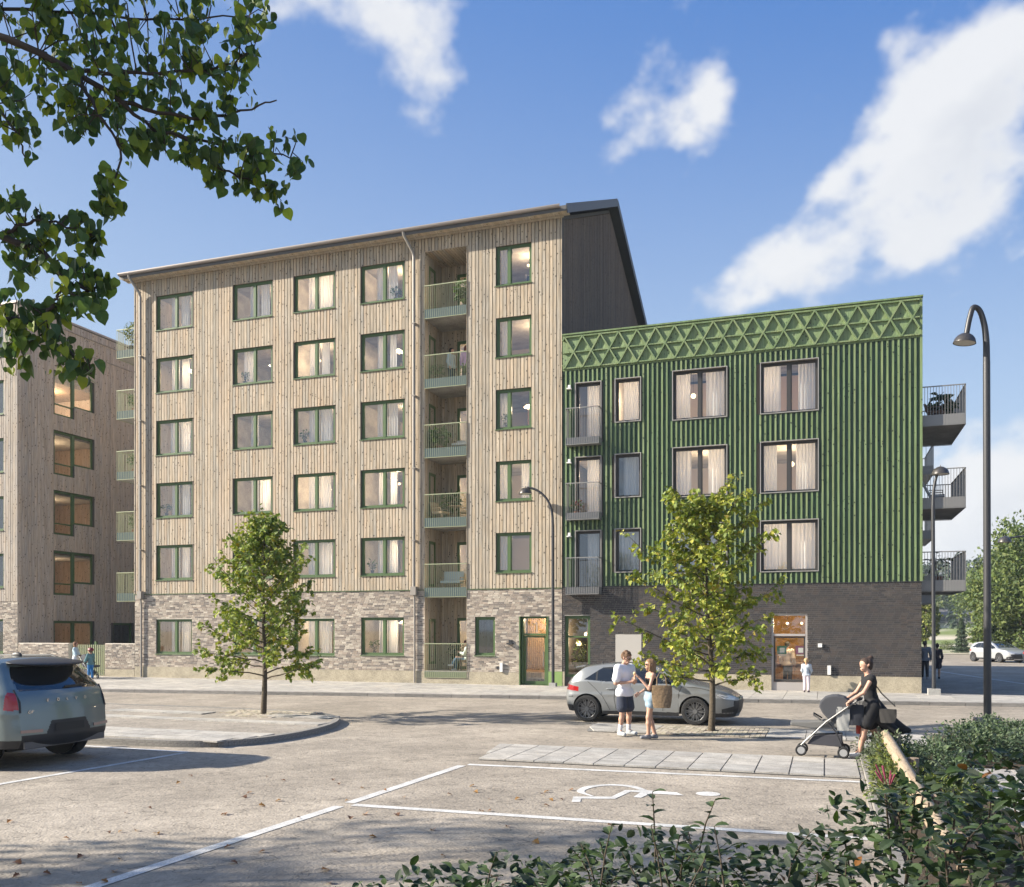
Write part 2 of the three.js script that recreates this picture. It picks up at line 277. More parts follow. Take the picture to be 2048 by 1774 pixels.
    const K = []; for (let x = X0; x < X1; x += 1) { const m = mb(); m.beam([x + .008, .04, kz(x)], [x + .992, .04, kz(x + 1)], .26, .14 + rr(-.003, .003)); K.push({ g: m, a: 1, m: Math.floor(R() * 3) }); }
    pieces(pv, 'kerb_stone', K, M.kerb);
  }
  // paving strip in front of the bay, slabs in three rows with shifted joints
  { const s = new MB(); s.quad([-5.8, .012, -15.02], [.55, .012, -15.02], [.55, .012, -17.12], [-6.15, .012, -17.12]); const pv = structure('paving_strip', s, M.kerb[2]); const L = [];
    for (let r = 0; r < 3; r++) { const z0 = -15.05 - r * .69, z1 = z0 - .69; let x = .52; while (x > -5.9) { const w = .53, xl = Math.max(x - w, -5.82 - (-z1 - 15.05) * .16), xl0 = Math.max(x - w, -5.82 - (-z0 - 15.05) * .16); if (x - xl > .1) L.push({ g: slab([xl0, z0], [x, z0], [x, z1], [xl, z1], .034, .03, .011), a: 1, m: Math.floor(R() * 4) }); x -= w; } }
    pieces(pv, 'paving_slab', L, M.slab); }
  // strip with the street tree and its setts
  { const s = new MB(); s.quad([-5.1, .012, -20.02], [.55, .012, -20.02], [.55, .012, -21.7], [-5.4, .012, -21.7]); const pv = structure('paving_strip', s, M.kerb[2]); const L = [];
    for (let r = 0; r < 2; r++) { const z0 = -20.05 - r * .82, z1 = z0 - .82; for (let x = -5.25; x < .5; x += .81) { const c = x + .4; if (c > -3.7 && c < -1.5) continue; L.push({ g: slab([x + (x < -5 ? .3 * (1 - r) : 0), z0], [x + .81, z0], [x + .81, z1], [x, z1], .034, .03, .008), a: 1, m: Math.floor(R() * 4) }); } }
    pieces(pv, 'paving_slab', L, M.slab);
    const c = mb(); for (let x = -3.62; x < -1.24; x += .105) for (let z = -21.66; z < -20.06; z += .105) { if (Math.hypot(x + 2.43, z + 20.97) < .16) continue; const k = rr(.6, 1.15), h = rr(.026, .038); c.box(x, x + .095, .008, h, z, z + .095, { c: [k, k * rr(.93, 1), k * rr(.84, .95)], skip: 'd' }); }
    part(pv, 'setts', c, std([.42, .385, .33], .9, { vertexColors: true, bumpMap: tp(6, T_fine), bumpScale: .004 }), { kind: 'stuff' });
    part(pv, 'tree_pit', mb().quad([-2.61, .016, -20.79], [-2.25, .016, -20.79], [-2.25, .016, -21.15], [-2.61, .016, -21.15]), std([.1, .075, .05], 1)); }
  // kerbed island on the left with its rounded end
  { const E = [[-16.9, -14.62], [-13, -14.7], [-11.9, -14.82], [-11.25, -15.1], [-10.85, -15.7], [-10.68, -16.6], [-10.72, -17.7], [-10.95, -18.8], [-11.4, -19.8], [-12.1, -20.6], [-13, -21.1], [-14.2, -21.35], [-16.9, -21.5], [-24, -21.5]];
    const pts = new THREE.CatmullRomCurve3(E.map(p => new THREE.Vector3(p[0], 0, p[1]))).getPoints(90).map(p => [p.x, p.z]); pts.unshift([-24, -14.6]);
    const top = new THREE.ShapeGeometry(S(pts)).rotateX(-Math.PI / 2).translate(0, .115, 0); { const u = top.attributes.uv, p = top.attributes.position; for (let i = 0; i < u.count; i++) u.setXY(i, p.getX(i), p.getZ(i)); }
    const is = structure('traffic_island', top, std([.53, .485, .43], .93, { map: tp(1 / 3.1, T_asph), bumpMap: tp(1 / 3.1, T_asphB), bumpScale: .03 }));
    const K = []; for (let i = 0; i < pts.length - 1; i += 3) { const q = pts.slice(i, Math.min(i + 4, pts.length)); for (let k = 0; k < q.length - 1; k++) { const a = q[k], b = q[k + 1]; if (Math.hypot(a[0] - b[0], a[1] - b[1]) < .01) continue; const m = mb(); m.beam([a[0], .055, a[1]], [b[0], .055, b[1]], .15, .15); K.push({ g: m, a: 1, m: i % 3 }); } }
    pieces(is, 'kerb_stone', K, M.kerb);
    const L = []; const end = z => { let m = -24; for (const p of pts) if (Math.abs(p[1] - z) < .25 && p[0] > m) m = p[0]; return m - .12; };
    for (const [z0, rows, w] of [[-14.86, 3, .62], [-18.2, 1, .62]]) for (let r = 0; r < rows; r++) { const za = z0 - r * .5, zb = za - .5; let x = Math.min(end((za + zb) / 2), z0 < -18 ? -10.9 : 0) - .02; while (x > -18) { L.push({ g: slab([x - w, za], [x, za], [x, zb], [x - w, zb], .14, .03, .006), a: 1, m: Math.floor(R() * 4) }); x -= w; } }
    for (let x = -11.5; x > -18; x -= .62) if (x < -14.6 || x > -12.9) L.push({ g: slab([x - .62, -19.6], [x, -19.6], [x, -20.2], [x - .62, -20.2], .14, .03, .006), a: 1, m: Math.floor(R() * 4) });
    pieces(is, 'paving_slab', L, M.slab);
    const c = mb(); for (let x = -15.1; x < -12.5; x += .105) for (let z = -21; z < -19.5; z += .105) { if (Math.hypot(x + 13.79, z + 20.27) < .16 || (x < -14.5 && z > -20.25) || (x > -13 && z > -20.25)) continue; const k = rr(.65, 1.15), h = rr(.13, .142); c.box(x, x + .095, .11, h, z, z + .095, { c: [k, k * rr(.93, 1), k * rr(.84, .95)], skip: 'd' }); }
    part(is, 'setts', c, std([.46, .42, .36], .9, { vertexColors: true, bumpMap: tp(6, T_fine), bumpScale: .004 }), { kind: 'stuff' });
  }
  // planting bed and walkway on the right
  { const bed = structure('planting_bed', mb().box(.72, 2.1, -.02, .06, -18.4, -6), std([.11, .075, .045], 1, { map: tp(2), bumpMap: tp(3, T_fine), bumpScale: .03 }));
    structure('planting_bed', mb().box(2.15, 9.5, -.02, .06, -21.2, -16.7), std([.11, .075, .045], 1, { map: tp(2), bumpMap: tp(3, T_fine), bumpScale: .03 }));
    const K = []; for (let z = -18.4; z < -7; z += 1) { K.push({ g: mb().box(.58, .71, -.02, .11 + rr(-.004, .004), z + .006, z + .994), a: 1, m: Math.floor(R() * 3) }); K.push({ g: mb().box(.535, .572, -.02, .03, z + .02, z + .98), a: .5, m: 1 }); }
    pieces(bed, 'kerb_stone', K, M.kerb);
    const pv = structure('walkway', mb().quad([2.12, .012, -5], [9, .012, -5], [9, .012, -16.65], [2.12, .012, -16.65]), M.kerb[2]); const L = [];
    for (let x = 2.14; x < 6.5; x += .7) for (let z = -16.6; z < -7; z += .7) L.push({ g: slab([x, z + .7], [x + .7, z + .7], [x + .7, z], [x, z], .036, .03, .007), a: 1, m: Math.floor(R() * 4) });
    pieces(pv, 'paving_slab', L, M.slab); 
    const pv2 = structure('walkway', mb().quad([.6, .012, -18.5], [2, .012, -18.5], [2, .012, -21.7], [.6, .012, -21.7]), M.kerb[2]); const L2 = [];
    for (let x = .6; x < 1.9; x += .7) for (let z = -21.6; z < -18.6; z += .75) L2.push({ g: slab([x, z + .75], [x + .7, z + .75], [x + .7, z], [x, z], .036, .03, .007), a: 1, m: Math.floor(R() * 4) });
    pieces(pv2, 'paving_slab', L2, M.slab);
  }
  // land behind the street: gentle slope, then a wooded rise
  { const g = new THREE.PlaneGeometry(420, 420, 84, 84).rotateX(-Math.PI / 2).translate(60, 0, -306), P = g.attributes.position, C = new Float32Array(P.count * 3);
    for (let i = 0; i < P.count; i++) {
      const x = P.getX(i), z = P.getZ(i), d = -z - 96, n = fbm(x * .06 + 20, z * .06, 0, 0, 3), q = fbm(x * .2 + 7, z * .2 + 3, 0, 0, 3);
      P.setY(i, .02 + 2.2 * sst(0, 90, d) + 15 * sst(110, 260, d) + (n - .5) * 2.4 * sst(4, 40, d));
      const rock = sst(.5, .62, q) * (1 - sst(60, 110, d)); C[i * 3] = lerp(.15, .5, rock); C[i * 3 + 1] = lerp(.19, .45, rock); C[i * 3 + 2] = lerp(.05, .36, rock);
    }
    g.setAttribute('color', new THREE.BufferAttribute(C, 3)); g.computeVertexNormals(); structure('hillside', g, std([1, 1, 1], .95, { vertexColors: true, bumpMap: tp(40, T_fine), bumpScale: .2 })); }
}
console.log('ground ready');
// ================= buildings =================
const Z0 = -34.5, FL = [15.4, 12.52, 9.64, 6.76, 3.88, .62];
const FLN = ['top', 'fourth', 'third', 'second', 'first', 'ground'];
function wallGeo(x0, x1, y0, y1, holes, t) { // upright wall in the xy plane with openings, front face at z = 0
  const xs = [...new Set([x0, x1, ...holes.flatMap(h => [h[0], h[1]]).filter(x => x > x0 && x < x1)])].sort((a, b) => a - b), m = mb();
  for (let i = 0; i < xs.length - 1; i++) {
    const a = xs[i], b = xs[i + 1], c = (a + b) / 2; let segs = [[y0, y1]];
    for (const h of holes) if (h[0] < c && h[1] > c) { const n = []; for (const s of segs) { if (h[3] <= s[0] || h[2] >= s[1]) n.push(s); else { if (h[2] > s[0]) n.push([s[0], h[2]]); if (h[3] < s[1]) n.push([h[3], s[1]]); } } segs = n; }
    for (const s of segs) m.box(a, b, s[0], s[1], -t, 0);
  }
  return m.build();
}
function boardList(x0, x1, y0, y1, pitch, w, t, holes, zf, nm, out = []) { // upright boards cut at the openings
  for (let x = x0; x < x1 - .02; x += pitch) {
    const a = x + (pitch - w) / 2, b = Math.min(x1 - .003, a + w), top = typeof y1 === 'function' ? y1((a + b) / 2) : y1; let segs = [[y0, top]];
    for (const h of holes) if (h[1] > a + .004 && h[0] < b - .004) { const n = []; for (const s of segs) { if (h[3] <= s[0] || h[2] >= s[1]) n.push(s); else { if (h[2] - s[0] > .03) n.push([s[0], h[2]]); if (s[1] - h[3] > .03) n.push([h[3], s[1]]); } } segs = n; }
    const m = Math.floor(R() * nm), dz = rr(-.0035, .0035);
    for (const s of segs) out.push({ g: mb().box(a, b, s[0], s[1], zf, zf + t + dz, { uo: [R() * 9, R() * 9], skip: 'b' }), a: s[1] - s[0], m });
  }
  return out;
}
function brickwork(x0, x1, y0, y1, holes, zf, cols, ch = .0745, bl = .235) { // courses of long thin bricks, joints recessed
  const m = mb(); let k = 0;
  for (let y = y0; y < y1 - .02; y += ch, k++) {
    const ya = y + .008, yb = Math.min(y + ch - .007, y1); let segs = [[x0, x1]];
    for (const h of holes) if (h[3] > ya + .02 && h[2] < yb - .02) { const n = []; for (const s of segs) { if (h[1] <= s[0] || h[0] >= s[1]) n.push(s); else { if (h[0] > s[0]) n.push([s[0], h[0]]); if (h[1] < s[1]) n.push([h[1], s[1]]); } } segs = n; }
    for (const s of segs) { let x = s[0] - ((k * .37) % 1) * bl; while (x < s[1]) { const L = bl * (R() < .12 ? .5 : 1), a = Math.max(x + .008, s[0]), b = Math.min(x + L - .008, s[1]); if (b - a > .02) { const c = pick(cols), q = rr(.82, 1.18); m.box(a, b, ya, yb, zf, zf + .014 + rr(-.004, .004), { c: [c[0] * q, c[1] * q, c[2] * q], skip: 'b' }); } x += L; } }
  }
  return m;
}
M.brickLight = std([1, 1, 1], .9, { vertexColors: true, bumpMap: tp(6, T_fine), bumpScale: .004 });
const BL = [[.38, .325, .265], [.43, .37, .305], [.30, .25, .205], [.235, .195, .165], [.48, .425, .35], [.35, .285, .23], [.185, .16, .14]];
const BD = [[.052, .045, .042], [.042, .037, .036], [.066, .056, .05], [.036, .033, .034], [.06, .048, .042]];
M.mortarLight = std([.66, .6, .5], .95); M.mortarDark = std([.30, .28, .25], .95);
M.frameDark = std([.05, .047, .045], .45, { metalness: .2 }); M.surround = std([.36, .34, .31], .45, { metalness: .35 });
// window: a group with frame, panes and sill; front of the wall at local z = 0
function windowPart(parent, { x, y, z = 0, w, h, split = [.5], fm = M.greenFrame, fw = .085, set = .1, sill = true, name = 'window', surround, glass = M.glass, low }) {
  const o = sub(parent, name); o.position.set(x, y, z); const f = mb(), zb = -set - .07, zf = -set;
  f.box(0, fw, 0, h, zb, zf).box(w - fw, w, 0, h, zb, zf).box(fw, w - fw, h - fw, h, zb, zf - .002).box(fw, w - fw, 0, fw * .8, zb, zf - .002);
  part(o, 'frame', f, fm); const xs = [fw, ...split.flatMap(s => [s * w - .055, s * w + .055]), w - fw];
  for (const s of split) part(o, 'mullion', mb().box(s * w - .055, s * w + .055, fw * .8, h - fw, zb - .001, zf + .006), fm);
  for (let i = 0; i < xs.length; i += 2) {
    const a = xs[i], b = xs[i + 1], q = .035, s = mb().box(a, a + q, fw * .8, h - fw, zb + .01, zf - .02).box(b - q, b, fw * .8, h - fw, zb + .01, zf - .02).box(a + q, b - q, h - fw - q, h - fw, zb + .01, zf - .021).box(a + q, b - q, fw * .8, fw * .8 + q, zb + .01, zf - .021);
    if (low) s.box(a + q, b - q, low, low + .07, zb + .01, zf - .021);
    part(o, 'sash', s, fm); part(o, 'pane', mb().quad([a + q, fw * .8 + q, zf - .045], [b - q, fw * .8 + q, zf - .045], [b - q, h - fw - q, zf - .045], [a + q, h - fw - q, zf - .045]), glass);
  }
  if (sill) part(o, 'sill', mb().box(-.03, w + .03, -.035, -.004, -set + .003, .045), fm);
  if (surround) { const t = .028, s = mb(); s.box(-t, 0, -t, h + t, -.09, .055).box(w, w + t, -t, h + t, -.09, .055).box(0, w, h, h + t, -.09, .054).box(0, w, -t, 0, -.09, .054); part(o, 'surround', s, surround); }
  return o;
}
// railing with upright bars; local x 0..w, z 0 (wall) .. d (front), y 0 = underside of the slab
function balconyPart(parent, { x, y, z, w, d, h = 1.12, t = .22, pitch = .095, m, slabM, sides = 'flr', panel, rot = 0, plate = .17 }) {
  const o = sub(parent, 'balcony'); o.position.set(x, y, z); o.rotation.y = rot; const H = t + h, bw = .0085;
  part(o, 'slab', mb().box(.012, w - .012, .03, t, .01, d - .03), slabM);
  const bars = []; const run = (ax, az, bx, bz) => { const L = Math.hypot(bx - ax, bz - az), n = Math.max(2, Math.round(L / pitch)); for (let i = 0; i <= n; i++) bars.push([lerp(ax, bx, i / n), lerp(az, bz, i / n)]); };
  const pl = mb(), rails = [], lows = [];
  if (sides.includes('f')) { run(.01, d - .008, w - .01, d - .008); rails.push(mb().box(0, w, H, H + .035, d - .03, d + .008)); lows.push(mb().box(0, w, .0, .022, d - .026, d + .004)); pl.box(.02, w - .02, .03, t + plate, d - .028, d - .022); }
  if (sides.includes('l')) { run(.004, .03, .004, d - .1); rails.push(mb().box(-.012, .026, H, H + .034, 0, d - .031)); lows.push(mb().box(-.01, .02, .001, .022, 0, d - .027)); pl.box(.003, .009, .03, t + plate, .02, d - .03); }
  if (sides.includes('r')) { run(w - .004, .03, w - .004, d - .1); rails.push(mb().box(w - .026, w + .012, H, H + .034, 0, d - .031)); lows.push(mb().box(w - .02, w + .01, .001, .022, 0, d - .027)); pl.box(w - .009, w - .003, .03, t + plate, .02, d - .03); }
  rails.forEach(r => part(o, 'handrail', r, m)); lows.forEach(r => part(o, 'bottom_rail', r, m)); part(o, 'kick_plate', pl, panel || m); const bg = mb().box(-bw / 2, bw / 2, .02, H, -bw, bw).build();
  for (const b of bars) { const q = part(o, 'bar', bg, m); q.position.set(b[0], 0, b[1]); }
  return o;
}
function curtain(label, x0, x1, y0, y1, z, group = 'curtains behind the windows', dir = 'z') { // sheer curtain in folds
  const n = Math.max(12, Math.round((x1 - x0) * 42)), g = new THREE.PlaneGeometry(x1 - x0, y1 - y0, n, 3), P = g.attributes.position, ph = R() * 6, f = rr(38, 52); let dr = 0;
  for (let i = 0; i < P.count; i++) { const x = P.getX(i), y = P.getY(i); P.setZ(i, .035 * Math.sin(x * f + ph + .8 * Math.sin(x * 9)) + .012 * Math.sin(x * 19 + y * .5)); }
  g.computeVertexNormals(); g.translate((x0 + x1) / 2, (y0 + y1) / 2, 0); if (dir === 'x') { g.rotateY(Math.PI / 2); g.translate(z, 0, 0); } else g.translate(0, 0, z);
  return single('curtain', g, M.curtain, label, 'curtain', group);
}
function pendant(label, x, y, z, ceil, { r = .1, I = 6, shade = false, light = true } = {}) { // hanging lamp with its own light
  const o = thing('pendant_lamp', label, 'lamp', 'lamps hanging in the rooms');
  part(o, 'cord', mb().tube([[x, y + r * .9, z], [x, ceil, z]], .006, 5), M.black);
  if (shade) part(o, 'lamp_shade', new THREE.LatheGeometry([[.02, .12], [.1, .1], [.2, 0], [.19, -.01]].map(p => new THREE.Vector2(...p)), 20).translate(x, y + r, z), phy([.8, .7, .55], .9, { transmission: .3, thickness: 0, side: THREE.DoubleSide }));
  part(o, 'bulb', new THREE.SphereGeometry(r, 16, 12).translate(x, y, z), M.bulb);
  if (light) { const l = new THREE.PointLight(new THREE.Color(1, .75, .48), I * .62, 0, 2); l.position.set(x, y, z); l.shadow.radius = r / .02; l.castShadow = true; o.add(l); }
  return o;
}
const roomTints = [[.66, .55, .45], [.62, .49, .40], [.66, .58, .50], [.56, .46, .40], [.60, .52, .48], [.64, .47, .36]].map(c => std(c, .95));
M.floorWood = woodMat([.42, .29, .18]);

// ---------- tall timber house ----------
const house = thing('apartment_building', 'six-storey timber-clad apartment building with brick ground floor and pitched roof', 'building');
{
  const XL = -30.51, XR = -9.79, cols = { A: [-29.31, -27.3], B: [-25.08, -23.06], C: [-21.94, -19.93], D: [-18.66, -16.64], F: [-12.55, -11.05] }, tops = [17.76, 14.87, 11.98, 9.09, 6.21], H = [];
  const colName = { A: 'far left column', B: 'second column', C: 'third column', D: 'column left of the loggias', F: 'column right of the loggias' };
  const LG = [-15.7, -13.81, .62, 17.98];
  for (const k in cols) for (const t of tops) H.push([cols[k][0], cols[k][1], t - 1.6, t, k]);
  const G = [['A', 1.2, 2.8], ['B', 1.2, 2.8], ['C', 1.2, 2.8], ['D', 1.24, 2.83]].map(g => [cols[g[0]][0], cols[g[0]][1], g[1], g[2], g[0]]);
  const small = [-13.46, -12.59, 1.27, 2.83], door = [-11.51, -10.39, .1, 2.84];
  const all = [...H, ...G, LG, small, door];
  // wall behind the cladding and the boards themselves
  const wall = part(house, 'front_wall', wallGeo(XL, XR, .0, 18.86, all, .24).translate(0, 0, Z0 - .03), M.woodBack);
  pieces(wall, 'board', boardList(XL + .02, XR, 3.975, 18.62, .1495, .121, .03, all, Z0 - .03, 5), M.wood);
  part(wall, 'corner_board', mb().box(XL - .03, XL + .02, 3.975, 18.6, Z0 - .3, Z0 + .02, { uo: [3, 1] }), M.wood[3]);
  part(wall, 'flashing', mb().box(XL - .03, LG[0], 3.945, 3.968, Z0 - .02, Z0 + .035).box(LG[1], XR, 3.945, 3.968, Z0 - .02, Z0 + .035), M.greenFrame);
  // brick ground floor, concrete plinth
  part(house, 'mortar', wallGeo(XL, XR, .6, 3.94, all, .02).translate(0, 0, Z0 - .012), M.mortarLight);
  part(house, 'brickwork', brickwork(XL, XR, .6, 3.94, all, Z0 - .012, BL), M.brickLight, { kind: 'stuff' });
  part(house, 'plinth', mb().box(XL, door[0], .0, .6, Z0 - .028, Z0 + .016), M.concrete);
  part(house, 'pier_panel', mb().box(door[1], XR + .02, .0, .66, Z0 - .028, Z0 + .02), std([.20, .30, .095], .6));
  // other outer walls and the gable
  part(house, 'rear_wall', mb().box(XL, XR - .05, 0, 18.8, -51.6, -51.4), M.woodBack); part(house, 'end_wall', mb().box(XL, XL + .2, 0, 19, -51.4, Z0 - .28), M.woodGrey[0]);
  const gab = new THREE.Shape([[34.77, 0], [51.4, 0], [51.4, 18.7], [43.03, 22.55], [34.77, 18.7]].map(p => new THREE.Vector2(...p)));
  const gw = part(house, 'gable_wall', new THREE.ExtrudeGeometry(gab, { depth: .2, bevelEnabled: false }), M.woodBack); gw.rotation.y = Math.PI / 2; gw.position.x = XR - .25;
  const ry = z => 22.5 - Math.abs(z - 43.03) * .466;
  pieces(gw, 'board', boardList(34.5, 51.4, 13.2, x => ry(x) - .12, .125, .105, .035, [], .2, 3), M.darkWood);
  // roof
  const roof = new THREE.Shape([[33.95, 18.52], [43.03, 22.78], [52.1, 18.52], [52.1, 18.74], [43.03, 23.02], [33.95, 18.74]].map(p => new THREE.Vector2(...p)));
  const rf = part(house, 'roof', new THREE.ExtrudeGeometry(roof, { depth: XR - XL + .75, bevelEnabled: false }), std([.10, .095, .09], .6, { metalness: .3 })); rf.rotation.y = Math.PI / 2; rf.position.x = XL - .4;
  { const v = mb(); v.beam([XR + .36, 18.60, -33.93], [XR + .36, 22.86, -43.03], .03, .34).beam([XR + .36, 18.6, -52.12], [XR + .36, 22.86, -43.03], .03, .34); part(house, 'verge_board', v, std([.075, .075, .08], .5, { metalness: .3 })); }
  part(house, 'soffit', mb().box(XL - .38, XR + .34, 18.56, 18.6, -34.46, -33.98), M.wood[0]); part(house, 'fascia', mb().box(XL - .3, XR + .1, 18.5, 18.72, -34.44, -34.30), M.wood[1]);
  { const g = mb(), n = 10; for (let i = 0; i < n; i++) { const a = Math.PI * (1 + i / n), b = Math.PI * (1 + (i + 1) / n), r = .085, f = q => [18.74 + r * Math.sin(q), -33.9 - r * Math.cos(q)]; const A = f(a), B = f(b); g.quad([XL - .4, A[0], A[1]], [XR + .1, A[0], A[1]], [XR + .1, B[0], B[1]], [XL - .4, B[0], B[1]]); } g.box(XL - .4, XR + .1, 18.735, 18.77, -33.83, -33.81); part(house, 'gutter', g, new THREE.MeshStandardMaterial({ color: lin(.30, .26, .235), roughness: .45, metalness: .4, side: THREE.DoubleSide })); }
  for (const px of [-30.08, -16.12]) {
    const d = sub(house, 'downpipe'); part(d, 'pipe', mb().tube([[px - .28, 18.68, -33.92], [px - .26, 18.55, -33.94], [px - .02, 17.95, -34.3], [px, 17.75, -34.36], [px, 4.05, -34.36]], .065, 12), M.pipe);
    part(d, 'hopper', mb().box(px - .12, px + .12, 3.75, 4.1, -34.48, -34.26), M.pipe); part(d, 'lower_pipe', mb().tube([[px, 3.78, -34.38], [px, 3.4, -34.42], [px, .12, -34.42]], .042, 10), M.pipe);
    for (const y of [6, 9, 12, 15]) part(d, 'bracket', mb().box(px - .09, px + .09, y, y + .03, -34.5, -34.29), M.pipe);
  }
  // windows
  for (const h of [...H, ...G]) { const f = h[1] - h[0]; windowPart(house, { x: h[0], y: h[2], z: Z0, w: f, h: h[3] - h[2], split: h[4] === 'F' ? [.36] : [.53] }); }
  windowPart(house, { x: small[0], y: small[2], z: Z0, w: .87, h: 1.56, split: [] });
  // entrance door with transom and house number
  { const o = sub(house, 'entrance_door'), w = door[1] - door[0], f = mb(); o.position.set(door[0], .1, Z0);
    f.box(0, .09, 0, 2.74, -.3, -.12).box(w - .09, w, 0, 2.74, -.3, -.12).box(.09, w - .09, 2.66, 2.74, -.3, -.121).box(.09, w - .09, 1.98, 2.06, -.3, -.115).box(.09, w - .09, 0, .03, -.3, -.12);
    part(o, 'frame', f, M.greenFrame); part(o, 'reveal', mb().box(-.05, 0, 0, 2.74, -.3, .022).box(w, w + .05, 0, 2.74, -.3, .022), M.greenFrame);
    part(o, 'door_leaf', mb().box(.1, .17, .04, 1.97, -.24, -.19).box(w - .17, w - .1, .04, 1.97, -.24, -.19).box(.17, w - .17, 1.9, 1.97, -.24, -.191).box(.17, w - .17, .04, .16, -.24, -.191), M.greenFrame);
    part(o, 'pane', mb().quad([.17, .16, -.215], [w - .17, .16, -.215], [w - .17, 1.9, -.215], [.17, 1.9, -.215]), M.glass); part(o, 'pane', mb().quad([.09, 2.06, -.2], [w - .09, 2.06, -.2], [w - .09, 2.66, -.2], [.09, 2.66, -.2]), M.glass);
    part(o, 'handle', mb().tube([[w - .2, .75, -.14], [w - .2, 1.35, -.14]], .014, 8).box(w - .21, w - .19, .8, .82, -.2, -.14).box(w - .21, w - .19, 1.28, 1.3, -.2, -.14), M.metalGrey); house.userData.doorAt = [door[0] + w / 2 + .02, 2.26, Z0 - .19]; }
  // loggia shaft: walls, doors, slabs, railings
  const zb = -36.3; part(house, 'loggia_wall', mb().box(LG[0] - .15, LG[0], .62, 18.0, zb - .15, Z0 - .02, { uo: [1, 2] }), M.wood[3]); part(house, 'loggia_wall', mb().box(LG[1], LG[1] + .15, .62, 18.0, zb - .15, Z0 - .02, { uo: [5, 2] }), M.wood[1]);
  { const lb = part(house, 'loggia_ceiling', mb().box(LG[0], LG[1], 18.0, 18.2, zb - .15, Z0 - .26), M.wood[1]); const L = []; for (let x = LG[0]; x < LG[1] - .05; x += .125) L.push({ g: mb().box(x + .008, x + .118, 17.97, 18.0, zb, Z0 - .02, { uo: [R() * 5, R()] }), a: 1, m: Math.floor(R() * 5) }); pieces(lb, 'board', L, M.wood); }
  part(house, 'loggia_lining', mb().box(LG[0] + .001, LG[0] + .016, .62, 17.96, Z0 - .3, Z0 + .004, { uo: [2, 5] }), M.wood[2]); part(house, 'loggia_lining', mb().box(LG[1] - .016, LG[1] - .001, .62, 17.96, Z0 - .3, Z0 + .004, { uo: [7, 5] }), M.wood[0]);
  const dh = FL.map(f => [-14.98, -13.83, f + .02, f + 2.2]);
  const bw = part(house, 'loggia_wall', wallGeo(LG[0], LG[1], .62, 18.0, dh, .15).translate(0, 0, zb), M.woodBack); pieces(bw, 'board', boardList(LG[0], LG[1], .63, 17.97, .145, .13, .025, dh, zb, 5), M.wood, 120);
  for (const f of FL) {
    windowPart(house, { x: dh[0][0], y: f + .02, z: zb + .025, w: 1.15, h: 2.18, split: [.62], sill: false, name: 'loggia_door', set: .03 });
    const sw = windowPart(house, { x: LG[0], y: f + .25, z: -34.95, w: .62, h: 1.9, split: [], sill: false, name: 'loggia_window', set: -.03 }); sw.rotation.y = Math.PI / 2;
    part(sw, 'room_glimpse', mb().box(.03, .59, .05, 1.85, -.02, -.008), roomTints[1]);
  }
  FL.forEach((f, i) => { if (i < 5) { balconyPart(house, { x: LG[0] + .003, y: f - .23, z: zb, w: LG[1] - LG[0] - .006, d: zb * -1 + Z0 + .055, m: M.railGreen, slabM: M.concreteGrey, sides: 'f', panel: M.railPanel, t: .23 }); }
    else { const o = balconyPart(house, { x: LG[0] + .003, y: .34, z: zb, w: LG[1] - LG[0] - .006, d: zb * -1 + Z0 + .055, m: M.railGreen, slabM: M.concreteGrey, sides: 'f', t: .26, plate: -.02 }); } });
  // balconies on the far left end
  FL.slice(0, 5).forEach((f, i) => balconyPart(house, { x: XL - 1.3, y: f - .23, z: -37.6, w: 1.3, d: 2.85, m: M.railGreen, slabM: M.concreteGrey, sides: 'fl', panel: M.railPanel }));
  // rooms: slabs, partitions, back walls
  const sl = [...FL.slice(0, 5).map(f => f - .25), 18.25]; for (const y of [...sl, .35]) part(house, 'floor_slab', mb().box(XL + .22, LG[0] - .16, y, y + .25, -39.6, Z0 - .28).box(LG[1] + .16, XR - .3, y, y + .25, -39.6, Z0 - .28).box(LG[0] - .155, LG[1] + .155, y + .001, y + .249, -39.6, zb - .16), M.floorWood);
  for (const y of sl) part(house, 'room_ceiling', mb().box(XL + .22, LG[0] - .16, y - .02, y - .004, -39.6, Z0 - .28).box(LG[1] + .16, XR - .3, y - .02, y - .004, -39.6, Z0 - .28).box(LG[0] - .155, LG[1] + .155, y - .02, y - .004, -39.6, zb - .16), M.plaster);
  for (const x of [-26.2, -22.5, -19.3]) part(house, 'partition_wall', mb().box(x - .05, x + .05, .6, 18.23, -39.6, Z0 - .28), M.plaster);
  for (const [x, y0] of [[-15.78, .6], [-13.73, .6], [-12.2, 0]]) part(house, 'partition_wall', x === -12.2 ? mb().box(x - .04, x + .04, .3, 3.6, -39.6, Z0 - .28) : mb().box(x - .06, x + .06, .6, 18.23, -39.6, zb - .16), M.plaster);
  const bx = [XL + .22, -26.25, -22.55, -19.35, -15.85, -13.7, XR - .3];
  for (let i = 0; i < 6; i++) for (const f of FL) part(house, 'room_wall', mb().box(bx[i] + .05, bx[i + 1] - .05, f, f + 2.62, -39.6, -39.5), pick(roomTints));
  // curtains and lamps
  const CT = { A: [[.3, .49, .56, .76]], B: [[.34, .5, .58, .8], [.16, .44], [.36, .5]], C: [[.3, .5, .58, .74], [.28, .5, .56, .8]], D: [[.32, .5, .58, .74]], F: [[.06, .3, .62, .92], [.08, .3]] };
